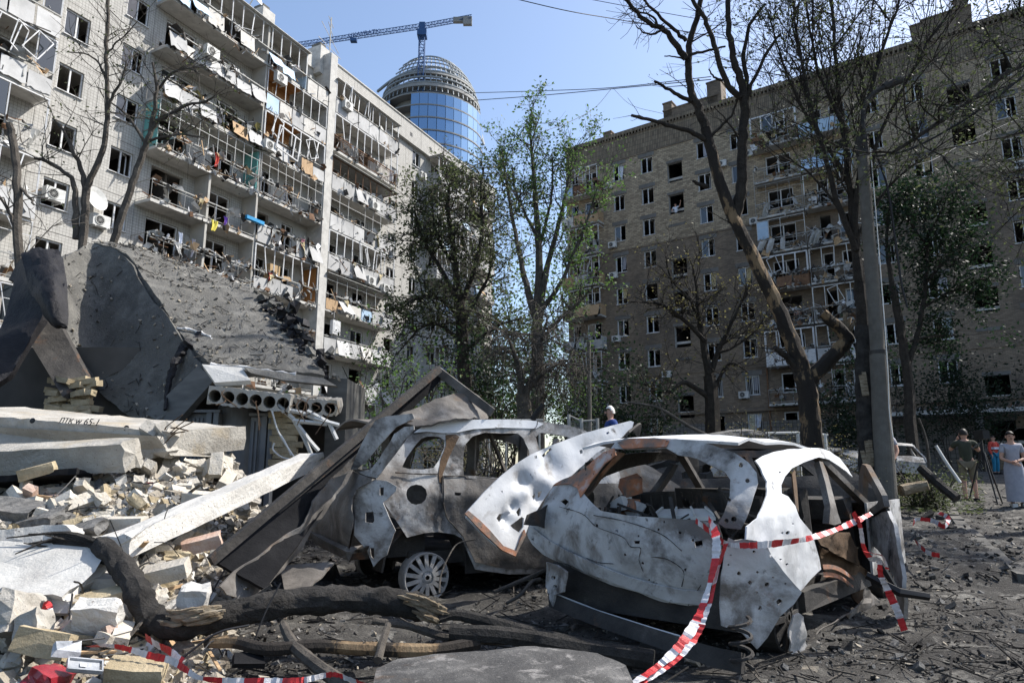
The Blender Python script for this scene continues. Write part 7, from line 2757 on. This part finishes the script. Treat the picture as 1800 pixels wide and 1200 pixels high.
tape('red and white tape tied across the back corner of the hatchback to its open door', [(1222, 914, 4.6), (1250, 935, 4.3), (1276, 955, 4.12), (1320, 958, 4.05), (1370, 954, 4.15), (1420, 946, 4.4), (1470, 930, 4.8), (1505, 915, 5.05), (1532, 902, 5.3)], .045, .10, .45, 1)
tape('tape strand hanging from the hatchback window corner to the bottom edge, left one', [(1246, 912, 4.5), (1258, 940, 4.15), (1257, 985, 4.05), (1240, 1050, 3.95), (1222, 1095, 3.85), (1190, 1140, 3.7), (1150, 1175, 3.6), (1105, 1205, 3.5)], .055, .13, .5, 2)
tape('second tape strand hanging beside the first down the hatchback tail', [(1276, 955, 4.12), (1262, 1000, 4.05), (1248, 1055, 3.92), (1228, 1110, 3.8), (1195, 1150, 3.68), (1150, 1185, 3.58), (1090, 1215, 3.48)], .045, .13, .7, 3)
tape('crumpled tape draped down the open door of the hatchback', [(1500, 900, 5.05), (1512, 925, 5.0), (1518, 960, 5.0), (1530, 980, 5.0), (1545, 985, 5.0), (1548, 1010, 5.0), (1562, 1040, 5.0), (1578, 1075, 4.95), (1590, 1108, 4.9)], .06, .10, .6, 4)
tape('short tape end fluttering beside the hatchback door', [(1518, 968, 4.95), (1535, 972, 4.95), (1552, 978, 4.95), (1560, 1000, 4.95)], .06, .1, .8, 5)
tape('tape lying along the bottom left rubble into the ash', [(155, 1136, 4.05), (190, 1134, 4.0), (225, 1140, 4.0), (265, 1152, 4.0), (300, 1160, 4.0), (325, 1175, 3.95), (350, 1190, 3.9), (400, 1196, 3.9), (470, 1197, 3.9), (530, 1195, 3.9), (580, 1185, 3.95), (610, 1192, 3.9), (650, 1206, 3.8)], .04, .10, .6, 6)
tape('loose tape strip from the charred trunk down to the rubble', [(255, 1118, 4.3), (275, 1132, 4.2), (300, 1145, 4.1), (320, 1162, 4.0)], .055, .12, .4, 7)
tape('tangled tape loop between flat slab and brown brick', [(60, 1058, 4.5), (80, 1062, 4.45), (78, 1090, 4.4), (86, 1110, 4.3), (92, 1085, 4.35), (84, 1060, 4.4), (78, 1075, 4.4), (85, 1105, 4.25), (104, 1128, 4.2)], .05, .09, .8, 8)
tape('tape arch over the pinkish slab fragment', [(136, 1096, 4.4), (145, 1075, 4.45), (160, 1068, 4.45), (178, 1080, 4.4), (187, 1100, 4.35), (188, 1118, 4.3)], .05, .1, .6, 9)
tape('distant tape scrap on the kerb right of the pole', [(1605, 920, 9.2), (1612, 912, 9.4), (1640, 915, 9.4), (1660, 925, 9.2), (1666, 910, 9.6), (1650, 900, 10)], .07, .15, .4, 10)
tape('tape scrap on the drive below the kerb', [(1608, 950, 8.0), (1630, 970, 7.6), (1652, 976, 7.5)], .06, .12, .4, 11)
tape('tiny red tape scrap among the bricks under the steel doors', [(258, 848, 6.6), (268, 850, 6.6), (262, 860, 6.55)], .05, .06, .5, 12)

# ------------------------------------------------------------------ concrete pole with lamp arm and cables
b = at(1558, 905, 12.9)
gz = ground_z(b.x, 12.9)
PL = thing('lamp_post', 'tall concrete post with a curved lamp arm, standing behind the kerb', 'lamp post', (b.x, 12.9, gz))
top = at(1514, 245, 12.9)
mid = at(1543, 618, 12.9)
q = MB()
q.tube([V((b.x + .02, 12.9, gz - .2)), mid], [.19, .15], 20)
q.tube([mid - V((0, 0, .0)), top], [.13, .105], 20)
q.build('post_shaft', M['pole'], PL, smooth=False)
q = MB()
q.tube([mid - V((0, 0, .05)), mid + V((0, 0, .02))], .158, 20)
q.build('steel_collar', M['soot_metal'], PL)
q = MB()
q.tube([top - V((0, 0, .35)), top + V((0, 0, .02))], .125, 12)
q.tube([top - V((0, 0, .05)), top + V((0, 0, .03))], .13, 12)
q.build('steel_collar', M['soot_metal'], PL)
q = MB()
q.tube(catmull([at(x, y, 12.9) for x, y in ((1519, 250), (1517, 215), (1520, 185), (1535, 165), (1560, 150))], 5), .05, 8)
q.build('lamp_arm', M['soot_metal'], PL)
q = MB()
q.lathe(at(1560, 150, 12.9), [(.06, -.1), (.09, .0), (.085, .3), (.05, .42)], 10, V((.8, 0, .35)))
q.build('lamp_head', M['soot_metal'], PL)
q = MB()
q.tube(catmull([at(x, y, 12.7) for x, y in ((1530, 260), (1545, 440), (1560, 640), (1563, 720), (1570, 770))], 5), .01, 4)
q.build('bright_wire', M['pale_metal'], PL)


def cable(label, pts, r=.012, m='wire'):
    q = MB()
    q.tube(catmull([A(t) for t in pts], 8), r, 5, cap=False)
    return q.build('cable', M[m], None, label, 'cable')


cable('black cable hanging from the lamp post head down before the brick block', [(1540, 270, 13), (1560, 330, 13), (1575, 430, 13), (1585, 500, 13), (1595, 540, 13)], .022)
cable('cable running from the lamp post up to the right edge', [(1540, 275, 12.9), (1600, 262, 12.4), (1680, 220, 12), (1760, 165, 11.5), (1850, 90, 11)], .02)
cable('lower cable from the lamp post to the right edge', [(1540, 278, 12.9), (1620, 288, 14), (1700, 250, 16), (1810, 200, 18)], .012)
cable('wire across the sky from the top edge to the forked tree', [(900, -3, 30), (1000, 20, 31), (1105, 38, 33), (1330, 78, 36)], .022)
cable('upper wire across the sky between the two blocks', [(815, 164, 90), (950, 160, 80), (1080, 154, 72), (1250, 135, 62)], .045)
cable('lower wire across the sky between the two blocks', [(815, 178, 90), (950, 168, 80), (1080, 156, 72), (1250, 140, 62)], .05)
cable('slack wire hanging from the crossing wires down to the green tree', [(1075, 156, 72), (1045, 190, 70), (1000, 215, 66), (950, 233, 60)], .025)
cable('faint slack wire from the crossing wires to the brick roof', [(1078, 156, 72), (1110, 185, 70), (1165, 200, 64)], .02)
cable('thin wire high across the sky behind the forked tree', [(1020, -4, 40), (1150, 20, 40), (1300, 45, 40), (1440, 60, 42)], .02)

# thin metal mast and wire fence before the brick block
b = at(1036, 780, 26)
q = MB()
q.tube([V((b.x, 26, ground_z(b.x, 26))), at(1035, 600, 26)], [.09, .07], 8)
q.build('street_pole', M['pole'], None, 'slim concrete pole left of the man in the blue jacket', 'pole')
FN = thing('wire_fence', 'green framed wire fence left of the man in the blue jacket', 'fence', (at(1030, 790, 18).x, 18, ground_z(2, 18)))
for x in (1000, 1022, 1050):
    q = MB()
    p = at(x, 735 if x != 1000 else 728, 18)
    q.tube([V((p.x, 18, ground_z(p.x, 18))), p], .05, 6)
    q.build('fence_post', M['teal_grey'] if 'teal_grey' in M else M['grey_metal'], FN)
q = MB()
q.tube([at(1000, 730, 18), at(1022, 740, 18)], .025, 5)
q.tube([at(1022, 740, 18), at(1050, 738, 18)], .025, 5)
a0, a1 = at(1000, 740, 18), at(1050, 740, 18)
for i in range(22):
    x = lerp(a0.x, a1.x, i / 21)
    q.bar((x, 18.0, .9), (x, 18.0, a0.z), .006, .006)
for i in range(12):
    z = lerp(.9, a0.z, i / 11)
    q.bar((a0.x, 18, z), (a1.x, 18, z), .006, .006)
q.build('wire_mesh', M['grey_metal'], FN, kind='stuff')
RL = thing('garden_rail', 'pale blue steel garden railing behind the hatchback roof', 'railing', at(1380, 800, 17))
for x in (1350, 1402, 1450):
    q = MB()
    p = at(x, 762, 17)
    q.tube([V((p.x, 17, ground_z(p.x, 17))), p], .04, 6)
    q.build('rail_post', M['pale_metal'], RL)
q = MB()
q.tube([at(1345, 761, 17), at(1402, 760, 17), at(1455, 764, 17)], .035, 6)
q.tube([at(1345, 790, 17), at(1402, 788, 17), at(1455, 790, 17)], .025, 6)
q.build('rail_bar', M['pale_metal'], RL)
RL2 = thing('garden_rail', 'thin railing behind the estate car below the green tree', 'railing', at(890, 780, 15))
for x in (860, 890, 925, 948):
    q = MB()
    p = at(x, 740, 15)
    q.tube([V((p.x, 15, ground_z(p.x, 15))), p], .025, 6)
    q.build('rail_post', M['grey_metal'], RL2)
q = MB()
q.tube([at(850, 738, 15), at(955, 738, 15)], .025, 6)
q.build('rail_bar', M['grey_metal'], RL2)

# ------------------------------------------------------------------ people
def skinned(name, joints, edges, radii, m, parent, sub=2):
    me = bpy.data.meshes.new(name)
    me.from_pydata([tuple(j) for j in joints], edges, [])
    o = bpy.data.objects.new(name + '_tmp', me)
    COL.objects.link(o)
    md = o.modifiers.new('skin', 'SKIN')
    md.use_smooth_shade = True
    o.modifiers.new('sub', 'SUBSURF').levels = sub
    o.modifiers['sub'].render_levels = sub
    for i, r in enumerate(radii):
        sv = me.skin_vertices[0].data[i]
        sv.radius = (r, r) if not isinstance(r, tuple) else r
        sv.use_root = (i == 0)
    bpy.context.view_layer.update()
    ev = o.evaluated_get(bpy.context.evaluated_depsgraph_get())
    out = bpy.data.meshes.new_from_object(ev)
    bpy.data.objects.remove(o)
    out.materials.clear()
    out.materials.append(M[m])
    ob = bpy.data.objects.new(name, out)
    COL.objects.link(ob)
    ob.parent = parent
    MW[ob.name] = world_of(parent)
    return ob


def person(label, pos, yaw, H=1.75, hair='hair_dark', top='cloth_green', legs='cloth_khaki', shorts=False, dress=False, larm=None, rarm=None, turn=0.0, sleeves='short', lean=0.0, long_hair=False, fem=False):
    """built facing -y (towards the viewer) in its own frame; larm/rarm: (elbow, hand)"""
    t = thing('person', label, 'person', pos, yaw)
    k = H / 1.75
    s = lambda x, y, z: V((x * k, y * k, z * k))
    sw = .17 if fem else .195
    sh = 1.42
    larm = larm or ((.25, .02, 1.13), (.26, -.08, .88))
    rarm = rarm or ((-.25, .02, 1.13), (-.26, -.08, .88))
    bend = lambda v: s(v[0], v[1] - lean * max(0, v[2] - .95), v[2])
    J = [bend(v) for v in [(0, 0, .95), (0, -.01, 1.1), (0, 0, 1.28), (0, 0, 1.42), (0, -.01, 1.50), (0, -.015, 1.56), (0, -.02, 1.64), (0, -.015, 1.70),
         (sw, 0, sh), larm[0], larm[1], (-sw, 0, sh), rarm[0], rarm[1],
         (.10, 0, .90), (.11, -.02, .50), (.11, .02, .09), (.12, -.13, .035), (-.10, 0, .90), (-.11, -.02, .50), (-.11, .02, .09), (-.12, -.13, .035)]]
    E_ = [(0, 1), (1, 2), (2, 3), (3, 4), (4, 5), (5, 6), (6, 7), (3, 8), (8, 9), (9, 10), (3, 11), (11, 12), (12, 13), (0, 14), (14, 15), (15, 16), (16, 17), (0, 18), (18, 19), (19, 20), (20, 21)]
    rd = [.13, .125, .145, .09, .052, .068, .088, .06, .062, .045, .028, .062, .045, .028, .088, .06, .042, .04, .088, .06, .042, .04]
    body = skinned('body', J, E_, [r * k for r in rd], 'skin', t)
    # face: nose, eyes, ears, mouth turned with the head
    hd = Matrix.Rotation(turn, 3, 'Z')
    hc = J[6]
    q = MB()
    q.box(hc + hd @ s(0, -.098, -.012), (.024 * k, .03 * k, .045 * k), hd, 0, .003)
    for e in (-1, 1):
        q.box(hc + hd @ s(.088 * e, .005, -.01), (.018 * k, .04 * k, .06 * k), hd, 0, .003)
    q.build('face', M['skin'], t, local=True)
    q = MB()
    for e in (-1, 1):
        q.box(hc + hd @ s(.034 * e, -.088, .012), (.026 * k, .012 * k, .012 * k), hd, 0, 0)
    q.box(hc + hd @ s(0, -.084, -.058), (.045 * k, .012 * k, .008 * k), hd, 0, 0)
    q.build('eyes_and_mouth', M['hair_dark'], t, local=True)
    # hair cap
    q = MB()
    for i in range(7):
        for j in range(12):
            pass
    rows = []
    for i in range(7):
        ph = i / 6 * math.pi * .56
        row = []
        for j in range(17):
            a = 2 * math.pi * j / 16
            dr = .104 * k
            x, y, z = math.sin(ph) * math.cos(a), math.sin(ph) * math.sin(a), math.cos(ph)
            fr = 1.0 if y > -.25 else .86
            zz = z * .115 * k if (y > -.2 or z > .45) else .05 * k
            row.append(hc + hd @ V((x * dr * .93 * (.98 if y > -.2 else .95), y * dr * fr, zz + .018 * k - (.03 * k if y > .3 else 0) * (i / 6))))
        rows.append(row)
    q.grid(rows)
    q.build('hair', M[hair], t, local=True, smooth=True)
    # hands
    for (w, el) in ((J[10], J[9]), (J[13], J[12])):
        d = (w - el).normalized()
        x = d.orthogonal().normalized()
        y = d.cross(x)
        hj = [w, w + d * .07 * k]
        he = [(0, 1)]
        hr = [.028 * k, .034 * k]
        for f, L in ((-1.5, .06), (-.5, .075), (.5, .07), (1.5, .055)):
            i = len(hj)
            hj += [w + d * .09 * k + x * f * .017 * k, w + d * (.09 + L * .55) * k + x * f * .018 * k + y * .012 * k, w + d * (.09 + L) * k + x * f * .018 * k + y * .035 * k]
            he += [(1, i), (i, i + 1), (i + 1, i + 2)]
            hr += [.010 * k, .009 * k, .008 * k]
        i = len(hj)
        hj += [w + d * .04 * k + x * .035 * k, w + d * .075 * k + x * .05 * k + y * .02 * k]
        he += [(0, i), (i, i + 1)]
        hr += [.012 * k, .009 * k]
        skinned('hand', hj, he, hr, 'skin', t, 1)
    # clothes
    g = 1.14
    tj = [bend((0, 0, .90)), J[1], J[2], bend((0, 0, 1.405)), J[8], J[8].lerp(J[9], .62 if sleeves == 'short' else 1.0), J[11], J[11].lerp(J[12], .62 if sleeves == 'short' else 1.0)]
    te = [(0, 1), (1, 2), (2, 3), (3, 4), (4, 5), (3, 6), (6, 7)]
    tr = [.15, .145, .165, .105, .078, .068, .078, .068]
    if sleeves == 'long':
        tj += [J[9].lerp(J[10], .92), J[12].lerp(J[13], .92)]
        te += [(5, 8), (7, 9)]
        tr += [.048, .048]
    skinned('shirt', tj, te, [r * k for r in tr], top, t)
    if dress:
        q = MB()
        rows = []
        for z, rx, ry in ((1.12, .15, .12), (1.0, .175, .14), (.9, .20, .155), (.7, .205, .165), (.45, .21, .17), (.2, .215, .175), (.12, .215, .175)):
            rows.append([bend((rx * math.cos(a) * (1 + .03 * math.sin(a * 5)), ry * math.sin(a) * (1 + .03 * math.cos(a * 7)), z)) for a in [2 * math.pi * i / 24 for i in range(25)]])
        q.grid(rows)
        q.build('skirt', M[legs], t, local=True, smooth=True)
    else:
        end = .60 if shorts else 1.0
        pj = [J[0] + s(0, 0, .02), J[14], J[15], J[18], J[19]]
        pe = [(0, 1), (1, 2), (0, 3), (3, 4)]
        pr = [.148, .108, .082 if not shorts else .09, .108, .082 if not shorts else .09]
        if not shorts:
            pj += [J[16] + s(0, 0, .0), J[20]]
            pe += [(2, 5), (4, 6)]
            pr += [.062, .062]
        skinned('shorts' if shorts else 'trousers', pj, pe, [r * k for r in pr], legs, t)
    q = MB()
    for a in (16, 20):
        q.box(J[a] + s(0, -.06, -.045), (.10 * k, .27 * k, .085 * k), None, 0, .01)
    q.build('shoes', M['cloth_black' if not dress else 'pale_metal'], t, local=True)
    return t


def stand(x, y_feet, Y):
    p = at(x, y_feet, Y)
    return V((p.x, Y, ground_z(p.x, Y)))


pm_ = at(1076, 800, 13.9)
person('white haired man in a dark blue jacket walking left behind the cars', (pm_.x, 13.9, ground_z(pm_.x, 13.9)), -math.pi / 2 + .15, 1.76, 'hair_white', 'cloth_blue', 'cloth_black', sleeves='long')
ph = stand(1707, 873, 17.3)
person('man in dark green shirt and khaki shorts seen from behind taking a photo', ph, math.pi - .45, 1.78, 'hair_dark', 'cloth_green', 'cloth_khaki', shorts=True, larm=((.30, -.18, 1.25), (.10, -.36, 1.52)), rarm=((-.30, -.14, 1.22), (-.08, -.36, 1.50)))
cm = MB()
rot = Matrix.Rotation(math.pi - .45, 3, 'Z')
cc = ph + rot @ V((0, -.42, 1.60))
cm.box(cc, (.15, .08, .10), rot)
cm.lathe(cc + rot @ V((0, -.04, 0)), [(.035, 0), (.04, .09)], 12, rot @ V((0, -1, 0)))
cm.build('camera_body', M['black'], None, 'black camera held up by the man in shorts', 'camera')
pw = stand(1791, 888, 15.6)
person('woman in grey top and long grey skirt at the right edge', pw, -.35, 1.66, 'hair_dark', 'cloth_grey', 'cloth_dress', dress=True, larm=((.24, -.02, 1.12), (.02, -.22, 1.06)), rarm=((-.24, -.04, 1.12), (-.06, -.24, 1.02)), fem=True)
pp = stand(1752, 829, 32)
person('paramedic in red and white jacket and blue trousers before the dark doorway', pp, .3, 1.75, 'hair_dark', 'cloth_red', 'cloth_teal', sleeves='long', larm=((.28, -.1, 1.15), (.1, -.3, 1.2)))
q = MB()
rotp = Matrix.Rotation(.3, 3, 'Z')
q.box(pp + rotp @ V((0, -.02, 1.18)), (.40, .34, .10), rotp, 0, .01)
q.build('vest_band', M['cloth_white'], bpy.data.objects['person.003'])
pb_ = stand(1560, 860, 14.6)
person('bare armed person half hidden behind the concrete post', pb_, -.9, 1.72, 'hair_dark', 'cloth_grey', 'cloth_black', larm=((.30, -.05, 1.16), (.28, -.25, .95)), rarm=((-.32, -.05, 1.18), (-.30, -.22, .98)))
# two people in the brick block's openings
wp = RB.matrix_world if False else world_of(RB)
f0 = wp @ V((5.35, -.05 + .25, 23.05 - .95))
person('man in a white shirt waving from an open stair window of the brick block', f0, math.atan2(RU.y, RU.x), 1.75, 'hair_dark', 'cloth_white', 'cloth_black', larm=((.42, -.12, 1.42), (.52, -.14, 1.72)), rarm=((-.3, -.2, 1.2), (-.22, -.34, 1.08)), lean=.25)
f1 = wp @ V((14.4, .55, 11.75))
person('bare chested man standing in a balcony doorway of the brick block', f1, math.atan2(RU.y, RU.x) + .4, 1.75, 'hair_dark', 'skin', 'cloth_black')
# tripod
tb = stand(1738, 876, 16.6)
TPD = thing('tripod', 'black photo tripod standing between the man in shorts and the paramedic', 'tripod', tb)
for a in (.3, 2.4, 4.5):
    q = MB()
    q.tube([tb + V((.42 * math.cos(a), .42 * math.sin(a), 0)), tb + V((.05 * math.cos(a), .05 * math.sin(a), 1.2))], [.016, .024], 6)
    q.build('leg', M['black'], TPD)
q = MB()
q.tube([tb + V((0, 0, .75)), tb + V((0, 0, 1.5))], .03, 6)
q.bar(tb + V((-.32, -.1, 1.28)), tb + V((.0, 0, 1.46)), .025, .025)
q.build('centre_column', M['black'], TPD)
q = MB()
q.box(tb + V((.02, 0, 1.62)), (.16, .34, .2), None, 0, .01)
q.build('video_camera', M['black'], TPD)
# green leaf litter behind the kerb
q = MB()
for _ in range(2600):
    x, y = R.uniform(1450, 1730), R.uniform(835, 905)
    p = on_ground(x, y)
    s = R.uniform(.03, .07)
    a = V((R.gauss(0, 1), R.gauss(0, 1), R.gauss(0, .25))).normalized()
    b = a.cross(V((R.gauss(0, .4), R.gauss(0, .4), 1))).normalized()
    p = p + V((0, 0, .02 + abs(R.gauss(0, .03))))
    q.add([p - a * s, p + b * s * .6, p + a * s, p - b * s * .6], [(0, 1, 2, 3)])
q.build('leaf_litter', M['leaf_olive'], kind='stuff')
